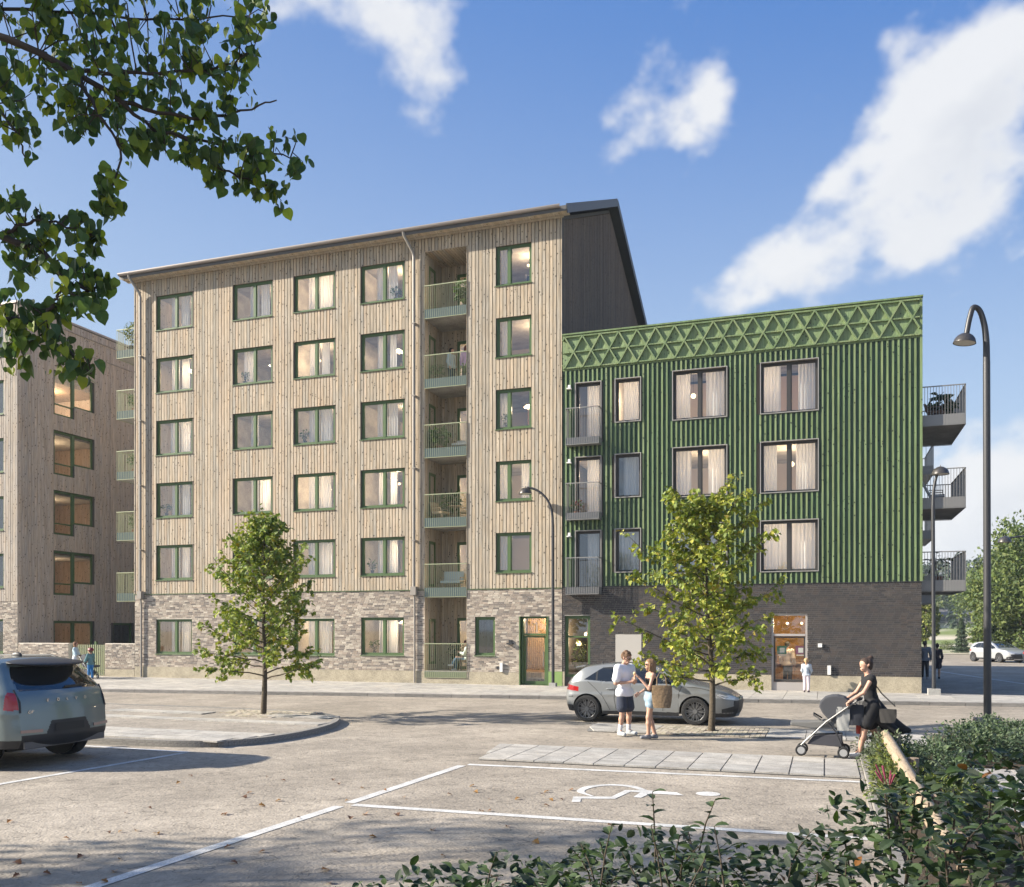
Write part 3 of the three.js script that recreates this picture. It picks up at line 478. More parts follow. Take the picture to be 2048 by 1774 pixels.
  [...H, ...G].forEach(h => { const row = h[3] < 3 ? 5 : tops.indexOf(h[3]), c = pick(CT[h[4]]), w = h[1] - h[0], nm = FLN[row] + '-floor window, ' + colName[h[4]];
    for (let i = 0; i < c.length; i += 2) curtain('sheer white curtain at the ' + (c[i] < .5 ? 'left' : 'right') + ' pane of the ' + nm, h[0] + w * c[i] - rr(0, .08), h[0] + w * c[i + 1] + rr(-.02, .06), FL[row] + .05, h[3] + .12, Z0 - .42 - (i ? .03 : 0)); });
  const lamps = { A: [1, 2, 4, 5], B: [2, 3, 1, 5], C: [0, 1, 3, 4, 5], D: [1, 3, 4, 5], F: [1, 2, 3] };
  for (const k in lamps) for (const r of lamps[k]) { const c = cols[k], x = lerp(c[0], c[1], rr(.2, .85)), z = rr(-36.6, -35.6); pendant('glowing lamp in the ' + FLN[r] + '-floor room of the timber house, ' + colName[k], x, FL[r] + rr(1.75, 2.0), z, FL[r] + 2.6, { I: rr(5, 9), r: rr(.045, .065), shade: R() < .3 }); }
  for (const k in cols) for (let r = 0; r < 6; r++) if (!lamps[k].includes(r) && !(k === 'F' && r === 5)) { const c = cols[k]; pendant('added ceiling lamp brightening the ' + FLN[r] + '-floor room of the timber house, ' + colName[k], lerp(c[0], c[1], rr(.3, .7)), FL[r] + 2.42, rr(-37.4, -36.4), FL[r] + 2.6, { I: 5, r: .06 }); }  // added lamps that brighten the rooms where no lamp is seen
  FL.forEach((f, r) => pendant('glowing lamp behind the ' + FLN[r] + '-floor loggia door', -14.3 + rr(-.3, .3), f + 1.95, -37.6, f + 2.6, { I: 7, r: .08, shade: r % 2 === 0 }));
  // entrance hall with a slatted timber wall
  { part(house, 'hall_floor', mb().box(-12.1, XR - .3, .0, .1, -39, Z0 - .28), M.floorWood); const hw = part(house, 'hall_wall', mb().box(-12.1, -9.95, .1, 3.6, -37.3, -37.2), woodMat([.55, .36, .2])); const L = []; for (let x = -12.05; x < -10; x += .09) L.push({ g: mb().box(x, x + .06, .1, 3.55, -37.2, -37.16, { uo: [R() * 9, R()] }), a: 1, m: 0 }); pieces(hw, 'slat', L, [woodMat([.62, .42, .24])]); part(house, 'hall_wall', mb().box(-10.04, -9.98, .1, 3.6, -37.2, Z0 - .28), woodMat([.6, .42, .25])); pendant('round lamp in the entrance hall behind the door marked 1', -10.9, 2.9, -36.2, 3.6, { I: 12, r: .1 }); }
  part(house, 'wall_lamp', mb().box(-11.99, -11.85, 1.78, 1.9, Z0, Z0 + .06).box(-12.05, -11.79, 1.72, 1.78, Z0, Z0 + .16), M.metalDark);
  part(house, 'mailbox', mb().box(-12.36, -12.24, .62, .98, Z0 + .016, Z0 + .1), M.white); part(house, 'wall_vent', mb().box(-12.52, -12.4, .72, .84, Z0 + .002, Z0 + .03), M.metalDark);
}
{ const ft = await new FontLoader().loadAsync('fonts/droid/droid_sans_regular.typeface.json'); const g = new TextGeometry('1', { font: ft, size: .42, depth: .006 }); g.computeBoundingBox(); const d = house.userData.doorAt; delete house.userData.doorAt; g.translate(d[0] - (g.boundingBox.min.x + g.boundingBox.max.x) / 2, d[1] - .06, d[2]); part(house, 'house_number', g, std([.35, .3, .25], .6), { label: 'grey number 1 on the glass above the entrance door' }); }

// ---------- green house ----------
const green = thing('apartment_building', 'four-storey green-battened apartment building with lattice frieze and dark brick base', 'building');
{
  const XL = -9.76, XR = 3.17, Zg = Z0, tops = [12.06, 9.16, 6.28], H = [], Fd = [];
  tops.forEach((t, r) => { Fd.push([-9.22, -8.22, t - .12 - 2.32, t - .12]); H.push([-7.64, -6.67, t - 1.74, t - .1]); H.push([-5.43, -3.45, t - 1.83, t]); H.push([-2.22, -.24, t - 1.84, t]); });
  const shop = [-9.68, -8.65, .45, 2.86], door = [-1.85, -.6, .1, 2.88], panel = [-7.66, -6.63, .72, 2.12], all = [...H, ...Fd, shop, door];
  M.greenBatten = [[.25, .36, .16], [.21, .32, .14], [.285, .385, .18]].map(c => std(c, .55, { map: tw, bumpMap: twb, bumpScale: .002 }));
  M.greenBoard = [[.046, .108, .052], [.038, .094, .046], [.056, .124, .06]].map(c => std(c, .5, { map: tw, bumpMap: twb, bumpScale: .003 }));
  const wall = part(green, 'front_wall', wallGeo(XL, XR, 0, 13.86, all, .25).translate(0, 0, Zg - .07), M.woodBack);
  pieces(wall, 'board', boardList(XL, XR, 4.0, 12.5, .18, .176, .025, all, Zg - .07, 3), M.greenBoard, 200);
  const ex = all.map(h => [h[0] - .04, h[1] + .04, h[2] - .04, h[3] + .04]);
  pieces(wall, 'batten', boardList(XL + .045, XR, 4.0, 12.47, .18, .066, .058, ex, Zg - .045, 3), M.greenBatten, 300);
  part(wall, 'corner_batten', mb().box(XR - .05, XR + .03, 4, 13.88, Zg - .2, Zg + .03), M.greenBatten[0]);
  // lattice frieze
  const fr = part(green, 'frieze', mb().box(XL, XR - .05, 12.48, 13.86, Zg - .069, Zg - .005, { uo: [2, 2] }), std([.275, .39, .18], .55, { map: tw, bumpMap: twb, bumpScale: .002 }));
  const P = .7165, y0 = 12.56, y1 = 13.78, n = 18, L = [];
  for (let i = -1; i < n; i++) { const clip = (xa, ya, xb, yb) => { const f = t => [lerp(xa, xb, t), lerp(ya, yb, t)]; let t0 = 0, t1 = 1; const q = x => (x - xa) / (xb - xa); if (Math.min(xa, xb) < XL + .02) xa < xb ? t0 = q(XL + .02) : t1 = q(XL + .02); if (Math.max(xa, xb) > XR - .06) xa < xb ? t1 = q(XR - .06) : t0 = q(XR - .06); if (t1 - t0 < .08) return; const a = f(t0), b = f(t1); L.push([a, b]); };
    const x = XL + .1 + i * P; clip(x, y1, x + P, y0); clip(x, y0, x + P, y1); }
  const bars = L.map(([a, b], i) => ({ g: mb().beam([a[0], a[1], Zg + .042 + (i % 2) * .004], [b[0], b[1], Zg + .042 + (i % 2) * .004], .055, .095, null, [0, 0, 1]), a: 1, m: i % 3 }));
  for (const y of [y0 - .0, (y0 + y1) / 2, y1]) for (let i = 0; i < 18; i++) { const a = XL + .02 + i * P, b = Math.min(a + P - .004, XR - .06); bars.push({ g: mb().box(a, b, y - .024, y + .024, Zg - .004, Zg + .078), a: .9, m: i % 3 }); }
  // beam() lays the width along up x axis; lattice bars stand proud of the panel
  pieces(fr, 'lattice_bar', bars, M.greenBatten);
  part(green, 'coping', mb().box(XL, XR + .05, 13.862, 13.92, -50, Zg + .07), M.greenBatten[1]); 
  // dark brick base
  part(green, 'mortar', wallGeo(XL, XR, .66, 3.99, [shop, door, panel], .02).translate(0, 0, Zg - .014), M.mortarDark);
  part(green, 'brickwork', brickwork(XL, XR, .66, 3.98, [shop, door, panel], Zg - .014, BD), M.brickLight, { kind: 'stuff' });
  part(green, 'flashing', mb().box(XL, XR + .02, 3.975, 3.998, Zg - .05, Zg + .03), M.metalDark);
  part(green, 'plinth', mb().box(XL, shop[0], 0, .66, Zg - .068, Zg + .014).box(shop[1], door[0], 0, .66, Zg - .068, Zg + .014).box(door[1], XR, 0, .66, Zg - .068, Zg + .014), M.concrete);
  part(green, 'service_panel', mb().box(panel[0] + .01, panel[1] - .01, panel[2], panel[3], Zg - .05, Zg - .004), std([.40, .375, .34], .6));
  // side and rear
  part(green, 'side_wall', mb().box(XR - .2, XR - .02, 4, 13.86, -50, Zg - .33), M.greenBoard[0]); part(green, 'side_base', mb().box(XR - .2, XR - .001, 0, 3.995, -50, Zg - .33), std([.05, .045, .042], .9, { map: tp(3), bumpMap: tp(5, T_fine), bumpScale: .01 }));
  part(green, 'rear_wall', mb().box(XL, XR - .2, 0, 13.86, -50, -49.8), M.greenBoard[0]); part(green, 'roof', mb().box(XL, XR - .05, 13.5, 13.7, -49.8, Zg - .33), std([.1, .1, .1], .8));
  // windows, french doors with little balconies
  const wd = { fm: M.frameDark, fw: .06, set: .14, sill: false, surround: M.surround };
  for (const h of H) windowPart(green, { x: h[0], y: h[2], z: Zg, w: h[1] - h[0], h: h[3] - h[2], split: h[1] - h[0] > 1.5 ? [.5] : [], ...wd });
  Fd.forEach(h => { windowPart(green, { x: h[0], y: h[2], z: Zg, w: 1, h: 2.32, split: [], name: 'french_door', ...wd }); balconyPart(green, { x: -9.5, y: h[2] - .17, z: Zg + .012, w: 1.32, d: .52, h: 1.24, t: .16, m: M.metalGrey, slabM: M.metalGrey, pitch: .092, plate: .12 }); part(green, 'wall_lamp', mb().box(-9.52, -9.42, h[3] - .18, h[3] - .05, Zg + .012, Zg + .1).box(-9.56, -9.38, h[3] - .22, h[3] - .18, Zg + .012, Zg + .18), M.white); });
  [9.4, 6.52, 3.64].forEach(y => { const b = balconyPart(green, { x: XR, y, z: -34.72, w: 3.85, d: 1.42, h: 1.14, t: .22, m: M.metalGrey, slabM: std([.2, .19, .18], .8, { map: tp(.6) }), sides: 'flr', panel: M.metalGrey, rot: Math.PI / 2 }); });
  [9.4, 6.52, 3.64].forEach(y => balconyPart(green, { x: XR, y: y - .15, z: -44.5, w: 3.85, d: 1.42, h: 1.14, t: .22, m: M.metalGrey, slabM: M.metalGrey, sides: 'flr', rot: Math.PI / 2, pitch: .2 }));
  // shop window, side door
  windowPart(green, { x: shop[0], y: shop[2], z: Zg, w: shop[1] - shop[0], h: shop[3] - shop[2], split: [], set: .12, sill: false, low: 1.55 });
  { const o = sub(green, 'glazed_door'), w = door[1] - door[0], f = mb(), m = std([.42, .39, .37], .45, { metalness: .3 }); o.position.set(door[0], .1, Zg);
    f.box(0, .07, 0, 2.78, -.24, -.06).box(w - .07, w, 0, 2.78, -.24, -.06).box(.07, w - .07, 2.72, 2.78, -.24, -.061).box(.07, w - .07, 1.98, 2.06, -.24, -.05).box(.07, w - .07, 0, .3, -.24, -.055); part(o, 'frame', f, m);
    part(o, 'door_leaf', mb().box(.075, .13, .31, 1.97, -.2, -.12).box(w - .13, w - .075, .31, 1.97, -.2, -.12).box(.13, w - .13, 1.91, 1.97, -.2, -.121).box(.13, w - .13, .31, .4, -.2, -.121), M.frameDark);
    part(o, 'pane', mb().quad([.13, .4, -.16], [w - .13, .4, -.16], [w - .13, 1.91, -.16], [.13, 1.91, -.16]), M.glass); part(o, 'pane', mb().quad([.07, 2.06, -.16], [w - .07, 2.06, -.16], [w - .07, 2.72, -.16], [.07, 2.72, -.16]), M.glass);
    part(o, 'handle', mb().tube([[.16, .8, -.09], [.16, 1.3, -.09]], .013, 8), M.metalGrey); }
  part(green, 'wall_lamp', mb().box(-.24, -.1, 1.68, 1.82, Zg + .01, Zg + .1), M.white); part(green, 'mailbox', mb().box(.08, .2, .7, 1.03, Zg + .016, Zg + .1), M.white);
  // rooms
  for (const y of [13.2, ...tops.map(t => t - 2.62), .0]) part(green, 'floor_slab', mb().box(XL + .02, XR - .25, y - .15, y + .1, -39.6, Zg - .33), M.floorWood);
  for (const y of [13.02, ...tops.map(t => t - 2.8)]) part(green, 'room_ceiling', mb().box(XL + .02, XR - .25, y - .03, y + .02, -39.6, Zg - .33), M.plaster);
  for (const x of [-7.95, -6.1, -2.85]) part(green, 'partition_wall', mb().box(x - .05, x + .05, .1, 13, -39.6, Zg - .33), M.plaster);
  for (const [a, b] of [[XL + .05, -8.02], [-7.88, -6.17], [-6.03, -2.92], [-2.78, XR - .26]]) for (const t of tops) part(green, 'room_wall', mb().box(a, b, t - 2.5, t + .8, -39.6, -39.5), pick(roomTints));
  part(green, 'room_wall', mb().box(-8.0, -2.92, .1, 3.3, -37.6, -37.5), woodMat([.5, .36, .22])); part(green, 'room_wall', mb().box(XL + .05, -8.02, .1, 3.3, -38.6, -38.5), woodMat([.5, .36, .22])); part(green, 'room_wall', mb().box(-2.78, XR - .26, .1, 3.3, -38.4, -38.3), std([.44, .22, .05], .8, { map: tp(1.5) }));  // last wall: amber of a tree reflected in the door, put into its colour
  const cn = ['narrow column beside the french doors', 'middle column', 'right column'];
  H.forEach((h, i) => { const r = Math.floor(i / 3), c = i % 3, w = h[1] - h[0], nm = ['top', 'middle', 'lowest'][r] + ' green-house window of the ' + cn[c], low = r === 2;
    if (c === 0) curtain('pale curtain across the ' + nm, h[0] + (low ? .02 : .22), h[1], h[2] - .5, h[3] + .1, Zg - .45);
    else { curtain('pale curtain at the left of the ' + nm, h[0] + .02, h[0] + w * (low ? .47 : rr(.26, .4)), h[2] - .5, h[3] + .1, Zg - .45); curtain('pale curtain at the right of the ' + nm, h[1] - w * (low ? .46 : rr(.34, .42)), h[1] - .02, h[2] - .5, h[3] + .1, Zg - .47); } });
  Fd.forEach((h, r) => curtain('pale curtain inside the ' + ['top', 'middle', 'lowest'][r] + ' french door', h[0] + .36, h[1] - .08, h[2], h[3] + .1, Zg - .45));
  for (const [x, r] of [[-8.7, 0], [-8.7, 1], [-4.9, 0], [-4.2, 1], [-1.2, 1], [-1.9, 0], [-7.3, 0], [-1.3, 2]]) pendant('glowing lamp in the ' + ['top', 'middle', 'lowest'][r] + '-row room of the green house near x ' .replace(' near x ', '') + ', ' + (x < -8 ? 'behind the french door' : x < -6 ? 'behind the narrow window' : x < -3 ? 'behind the middle window' : x < -1.6 ? 'left behind the right window' : 'right behind the right window'), x, tops[r] - .55, -36.2, tops[r] + .25, { I: 7, r: .1, shade: x === -8.7 });
  pendant('left bulb in the transom of the grey glazed door', -1.35, 2.55, -35.9, 3.2, { I: 6, r: .05 }); pendant('right bulb in the transom of the grey glazed door', -.82, 2.55, -35.6, 3.2, { I: 6, r: .05 });
  pendant('white globe lamp hung low in the corner shop window', -9.35, 1.75, -35.4, 3.2, { I: 4, r: .11 }); pendant('white globe lamp hung high in the corner shop window', -9.1, 2.12, -35.7, 3.2, { I: 4, r: .1 });
  part(green, 'post', mb().box(-8.98, -8.78, .1, 3.1, -35.5, -35.3), woodMat([.62, .42, .24]));
}
// ---------- neighbour on the left ----------
const neighbour = thing('apartment_building', 'grey timber-clad apartment building at the left edge with warm lit side windows', 'building');
{
  const XR = -37.65, tops = [17.6, 14.72, 11.84, 8.95, 6.1]; const H = tops.map(t => [-40.8, -38.58, t - 1.7, t]); H.push([-40.8, -38.58, 1.15, 2.85]);
  const wall = part(neighbour, 'front_wall', wallGeo(-50, XR - .02, 0, 18.45, H, .25).translate(0, 0, Z0 - .03), M.woodBack); pieces(wall, 'board', boardList(-45, XR, 3.72, 18.4, .15, .13, .03, H, Z0 - .03, 4), M.woodGrey, 120);
  part(neighbour, 'mortar', wallGeo(-46, XR, 0, 3.7, H, .02).translate(0, 0, Z0 - .012), M.mortarLight); part(neighbour, 'brickwork', brickwork(-42, XR, 0, 3.7, H, Z0 - .012, BL), M.brickLight, { kind: 'stuff' });
  for (const h of H) windowPart(neighbour, { x: h[0], y: h[2], z: Z0, w: 2.22, h: 1.7, split: [.5] });
  const side = sub(neighbour, 'side_wall'); side.rotation.y = Math.PI / 2; side.position.set(XR, 0, 0); const MG = [[.70, .61, .505], [.65, .57, .475], [.74, .64, .52], [.62, .55, .465]].map(c => woodMat(c)); // local x = -world z
  const st = [15.75, 12.66, 9.55, 6.42], S = []; for (const t of st) { S.push([36.78, 38.1, t - 2.3, t]); S.push([38.1, 39.46, t - 1.66, t]); } S.push([36.78, 39.46, .2, 2.78], [40.9, 42.4, .2, 2.7]);
  part(side, 'wall', wallGeo(34.55, 56, 0, 18.45, S, .25).translate(0, 0, -.03), M.woodBack);
  const B = boardList(34.52, 48, .1, 18.05, .2, .19, .03, S, -.03, 4); B.push(...boardList(34.52, 48, 18.06, 18.4, .2, .19, .035, [], -.03, 4)); pieces(side, 'board', B, MG, 220);
  part(side, 'trim', mb().box(34.5, 48, 17.1, 17.16, 0, .03).box(34.5, 48, 18.0, 18.05, 0, .045), M.woodGrey[3]);
  const pane = (x0, x1, y0, y1, low) => { const q = windowPart(neighbour, { x: 0, y: y0, w: x1 - x0, h: y1 - y0, split: [], sill: false, fw: .09, low }); q.position.set(XR, y0, -x0); q.rotation.y = Math.PI / 2; };
  for (const t of st) { pane(36.78, 38.1, t - 2.3, t, .55); pane(38.1, 39.46, t - 1.66, t); } pane(36.78, 38.1, .2, 2.78); pane(38.1, 39.46, .2, 2.78); pane(40.9, 42.4, .2, 2.7);
  part(neighbour, 'parapet_cap', mb().box(-50, XR + .03, 18.46, 18.56, -56, Z0 + .04), std([.42, .36, .31], .5, { metalness: .2 }));
  for (const y of [0, 3.3, 6.5, 9.6, 12.8, 15.4]) { part(neighbour, 'floor_slab', mb().box(-46, XR - .3, y - .2, y, -46, Z0 - .3), M.floorWood); part(neighbour, 'room_wall', mb().box(-42.3, -42.2, y, y + 2.9, -46, Z0 - .3), woodMat([.58, .46, .35])); part(neighbour, 'room_wall', mb().box(-50, XR - .3, y, y + 2.9, -46, -45.9), woodMat([.5, .42, .33])); part(neighbour, 'room_wall', mb().box(-42, XR - .3, y, y + 2.9, -40.6, -40.5), woodMat([.58, .46, .35])); part(neighbour, 'room_wall', mb().box(-42, XR - .3, y, y + 2.9, -36.3, -36.2), woodMat([.58, .46, .35])); part(neighbour, 'room_ceiling', mb().box(-46, XR - .3, y + 2.85, y + 2.95, -46, Z0 - .3), M.plaster); }
  const nn = ['ground', 'first', 'second', 'third', 'top']; [0, 3.3, 6.5, 9.6, 12.8].forEach((y, i) => pendant('warm lamp in the ' + nn[i] + '-floor side room of the left house', -39.6, y + 2.1, -38.2, y + 2.85, { I: [3, 4, 4, 6, 20][i], r: .09 }));
}
// ---------- low brick walls and gate between the houses ----------
for (const [a, b, l] of [[-37.6, -34.46, 'low brick garden wall against the left house'], [-32.26, -30.53, 'low brick garden wall against the tall timber house']]) {
  const o = thing('garden_wall', l, 'wall'); part(o, 'core', mb().box(a, b, 0, 1.67, Z0 - .3, Z0 - .012), M.mortarLight); part(o, 'brickwork', brickwork(a, b, .45, 1.66, [], Z0 - .012, BL), M.brickLight, { kind: 'stuff' }); part(o, 'plinth', mb().box(a, b, 0, .45, Z0 - .012, Z0 + .016), M.concrete);
}
{ const o = thing('garden_gate', 'green slatted garden gate between the low brick walls', 'gate'); for (let x = -34.4; x < -32.3; x += .115) part(o, 'slat', mb().box(x, x + .05, .14, 1.6, Z0 - .2, Z0 - .17), M.railGreen); part(o, 'rail', mb().box(-34.42, -32.3, .3, .36, Z0 - .24, Z0 - .2).box(-34.42, -32.3, 1.35, 1.41, Z0 - .24, Z0 - .2), M.greenFrame); part(o, 'post', mb().box(-33.1, -33.0, .0, 1.75, Z0 - .32, Z0 - .22), M.greenFrame); part(o, 'sill', mb().box(-34.44, -32.28, 0, .13, Z0 - .3, Z0 - .1), M.concrete); }
console.log('buildings ready');
// ================= cars =================
const curve = pts => x => { // smooth curve through [x, y] points (monotone in x)
  if (x <= pts[0][0]) return pts[0][1]; for (let i = 0; i < pts.length - 1; i++) if (x <= pts[i + 1][0]) {
    const [x0, y0] = pts[i], [x1, y1] = pts[i + 1], t = (x - x0) / (x1 - x0), d = (y1 - y0) / (x1 - x0);
    const dl = i ? (y0 - pts[i - 1][1]) / (x0 - pts[i - 1][0]) : d, dr = i < pts.length - 2 ? (pts[i + 2][1] - y1) / (pts[i + 2][0] - x1) : d;
    const lim = (a, b) => a * b <= 0 ? 0 : Math.sign(a) * Math.min(Math.abs(a + b) / 2, 2 * Math.min(Math.abs(a), Math.abs(b))), m0 = i ? lim(dl, d) : d, m1 = i < pts.length - 2 ? lim(d, dr) : d, h = x1 - x0;
    const t2 = t * t, t3 = t2 * t; return (2 * t3 - 3 * t2 + 1) * y0 + (t3 - 2 * t2 + t) * h * m0 + (-2 * t3 + 3 * t2) * y1 + (t3 - t2) * h * m1;
  } return pts[pts.length - 1][1];
};
const inPoly = (p, x, y) => { let c = false; for (let i = 0, j = p.length - 1; i < p.length; j = i++) if ((p[i][1] > y) !== (p[j][1] > y) && x < (p[j][0] - p[i][0]) * (y - p[i][1]) / (p[j][1] - p[i][1]) + p[i][0]) c = !c; return c; };
M.tyre = std([.018, .018, .019], .85, { bumpMap: tp(12, T_fine), bumpScale: .002 }); M.carGlass = phy([.012, .014, .016], .03, { clearcoat: 1, clearcoatRoughness: .02 });
M.carTrim = std([.02, .02, .022], .5); M.seam = std([.02, .02, .02], .8); M.tail = phy([.35, .012, .012], .15, { clearcoat: 1 }); M.lens = phy([.55, .57, .6], .12, { clearcoat: 1, metalness: .4 }); M.rim = std([.2, .2, .205], .35, { metalness: .6 }); M.chrome = std([.6, .6, .6], .18, { metalness: 1 });
// x runs from the rear (0) to the front (L); the body is a skin over side outline, belt line and plan outline
function buildCar(c) {
  const o = thing('parked_car', c.label, 'car'); const top = curve(c.top), belt = curve(c.belt), W = curve(c.plan), L = c.L, N = c.n || 200, K = c.k || 34, T = 14;
  const rear = curve(c.rear), front = curve(c.front), low = x => { let y = c.sill(x); for (const a of c.axles) { const d = Math.abs(x - a); if (d < c.arch) y = Math.max(y, c.wr + Math.sqrt(c.arch * c.arch - d * d) * .98); } return y; };
  const crown = x => c.crown ? c.crown(x) : .07;
  const half = (x, y) => { const b = Math.min(belt(x), top(x) - crown(x)), w = W(x); if (y > b) return w * (1 - .012) - (y - b) * c.tumble - .35 * Math.max(0, y - b - .1) ** 2; const k = (b - y) / (b - .25); let z = w * (1 - .012 * (1 - k) - .055 * k * k * k); z -= .018 * Math.exp(-(((y - c.crease(x)) / .05) ** 2)) * -.45; return z; };
  const X = (x, y) => x + rear(y) * (1 - sst(0, c.rk || .8, x)) - front(y) * (1 - sst(0, c.fk || .9, L - x));
  const sideP = (x, y, s) => [X(x, y), y, s * half(x, y)];
  const xs = [...Array(N + 1).keys()].map(i => { const t = i / N; return L * (t - .06 * Math.sin(2 * Math.PI * t)); });
  const out = {}; const put = (k, a, b, d, na, nb, nd) => { (out[k] = out[k] || mb()).tri(a, b, d, null, null, null, null, na, nb, nd); };
  for (const s of [1, -1]) {
    const grid = xs.map(x => { const y0 = low(x), ye = top(x) - crown(x), col = []; for (let k = 0; k <= K; k++) { const y = lerp(y0, ye, k / K); col.push({ p: sideP(x, y, s), x, y, r: 0 }); }
      const ze = half(x, ye), yt = top(x); for (let k = 1; k <= T; k++) { const a = k / T * Math.PI / 2, z = ze * Math.pow(Math.cos(a), .8), y = ye + (yt - ye) * Math.pow(Math.sin(a), .75); col.push({ p: [X(x, y), y, s * Math.max(0, z)], x, y, r: 1 }); } return col; });
    const nrm = (i, k) => { const a = grid[Math.max(0, i - 1)][k].p, b = grid[Math.min(N, i + 1)][k].p, d = grid[i][Math.max(0, k - 1)].p, e = grid[i][Math.min(K + T, k + 1)].p; const u = [b[0] - a[0], b[1] - a[1], b[2] - a[2]], v = [e[0] - d[0], e[1] - d[1], e[2] - d[2]]; let n = [u[1] * v[2] - u[2] * v[1], u[2] * v[0] - u[0] * v[2], u[0] * v[1] - u[1] * v[0]]; const l = Math.hypot(...n) || 1, q = s / l; return n.map(t => t * q); };
    const NN = grid.map((col, i) => col.map((_, k) => nrm(i, k)));
    for (let i = 0; i < N; i++) for (let k = 0; k < K + T; k++) {
      const A = grid[i][k], B = grid[i + 1][k], C = grid[i + 1][k + 1], D = grid[i][k + 1], cx = (A.p[0] + C.p[0]) / 2, cy = (A.p[1] + C.p[1]) / 2, cz = Math.abs(A.p[2] + C.p[2]) / 2, m = c.region(cx, cy, cz, k >= K, (A.x + B.x) / 2);
      const q = [[A, NN[i][k]], [B, NN[i + 1][k]], [C, NN[i + 1][k + 1]], [D, NN[i][k + 1]]], f = s > 0 ? [[0, 1, 2], [0, 2, 3]] : [[0, 2, 1], [0, 3, 2]];
      for (const t of f) put(m, q[t[0]][0].p, q[t[1]][0].p, q[t[2]][0].p, q[t[0]][1], q[t[1]][1], q[t[2]][1]);
    }
  }
  // ends
  const J = c.j || 28, V = c.j || 36; for (const e of [0, 1]) {
    const x = e ? L : 0, y0 = low(x), ye = top(x) - crown(x); const P = []; for (let j = 0; j <= V; j++) { const y = j < V ? lerp(y0, ye, j / (V - 1)) : top(x), hw = j < V ? half(x, y) : .02, row = []; for (let i = 0; i <= J; i++) { const t = i / J * 2 - 1; row.push([X(x, y) + (e ? 1 : -1) * c.bulge * (1 - t * t), y + (j === V ? 0 : 0), t * hw]); } P.push(row); }
    for (let j = 0; j < V; j++) for (let i = 0; i < J; i++) { const a = P[j][i], b = P[j][i + 1], d = P[j + 1][i + 1], g = P[j + 1][i], cy = (a[1] + d[1]) / 2, cz = (a[2] + d[2]) / 2, m = (e ? c.frontRegion : c.rearRegion)(cy, Math.abs(cz)); e ? (put(m, a, d, b), put(m, a, g, d)) : (put(m, a, b, d), put(m, a, d, g)); }
  }
  const mats = { body: c.paint, window: M.carGlass, trim: M.carTrim, tail_light: M.tail, headlight: M.lens, lower_trim: M.carTrim, bumper: c.bumper || M.carTrim, ...c.mats };
  for (const k in out) part(o, k, out[k], mats[k]);
  part(o, 'underbody', mb().box(.45, L - .5, .24, .5, -W(L / 2) * .62, W(L / 2) * .62), M.black);
  for (const a of c.axles) for (const s of [1, -1]) part(o, 'wheel_well', new THREE.CylinderGeometry(c.arch, c.arch, .02, 28).rotateX(Math.PI / 2).translate(a, c.wr + .08, s * (W(a) - .3)), M.black);
  // wheels
  for (const a of c.axles) for (const s of [1, -1]) {
    const w = sub(o, 'wheel'); w.position.set(a, c.wr, s * (W(a) * .985 - .1)); if (s < 0) w.rotation.y = Math.PI; const r = c.wr, ri = r * .72, tw2 = .11;
    const ty = [[ri, -tw2], [r * .93, -tw2 * 1.02], [r * .985, -tw2 * .8], [r, -tw2 * .4], [r, tw2 * .4], [r * .985, tw2 * .8], [r * .93, tw2 * 1.02], [ri, tw2 * .95]].map(p => new THREE.Vector2(...p));
    part(w, 'tyre', new THREE.LatheGeometry(ty, 48).rotateX(Math.PI / 2), M.tyre);
    const rm = mb(); rm.geo(new THREE.LatheGeometry([[ri - .022, .02], [ri - .02, .085], [ri + .004, .1], [ri + .004, .06]].map(p => new THREE.Vector2(...p)), 48).rotateX(Math.PI / 2)); const sp = c.spokes || 10; for (let i = 0; i < sp; i++) { const q = i / sp * 6.2832; for (const d of [-.035, .035]) rm.beam([.05 * Math.cos(q), .05 * Math.sin(q), .07], [(ri - .01) * Math.cos(q + d * 3.2), (ri - .01) * Math.sin(q + d * 3.2), .088], .014, .022, null, [0, 0, 1]); } rm.geo(new THREE.CylinderGeometry(.055, .06, .03, 20).rotateX(Math.PI / 2).translate(0, 0, .085)); part(w, 'rim', rm, M.rim);
    part(w, 'brake_disc', new THREE.CylinderGeometry(ri * .72, ri * .72, .02, 28).rotateX(Math.PI / 2).translate(0, 0, .02), std([.16, .155, .15], .4, { metalness: .7 })); part(w, 'hub', new THREE.CylinderGeometry(ri - .025, ri - .025, .02, 28).rotateX(Math.PI / 2).translate(0, 0, -.02), M.black);
  }
  // seams, handles, mirrors
  for (const s of [1, -1]) {
    for (const l of c.seams || []) { const pts = []; for (let i = 0; i < l.length - 1; i++) for (let t = 0; t < 10; t++) { const x = lerp(l[i][0], l[i + 1][0], t / 10), y = lerp(l[i][1], l[i + 1][1], t / 10); pts.push(sideP(x, y, s)); } part(o, 'panel_gap', mb().tube(pts, .005, 5), M.seam); }
    for (const h of c.handles || []) { const p = sideP(h[0], h[1], s); part(o, 'door_handle', new THREE.SphereGeometry(1, 16, 10).scale(.1, .018, .022).translate(p[0], p[1], p[2] + s * .008), c.handleM || c.paint); }
    if (c.mirror) { const p = sideP(c.mirror[0], c.mirror[1], s); part(o, 'wing_mirror', mb().geo(new THREE.SphereGeometry(1, 18, 12), new THREE.Matrix4().makeTranslation(p[0] - .02, p[1] + .07, p[2] + s * .13).multiply(new THREE.Matrix4().makeScale(.075, .07, .12))).tube([[p[0], p[1], p[2] - s * .03], [p[0], p[1] + .05, p[2] + s * .08]], .025, 8), c.mirrorM || M.carTrim); }
  }
  o.userData.at = { sideP, half, X }; return o;
}
const place = (o, x, z, turn) => { o.position.set(x, 0, z); o.rotation.y = turn; delete o.userData.at; };
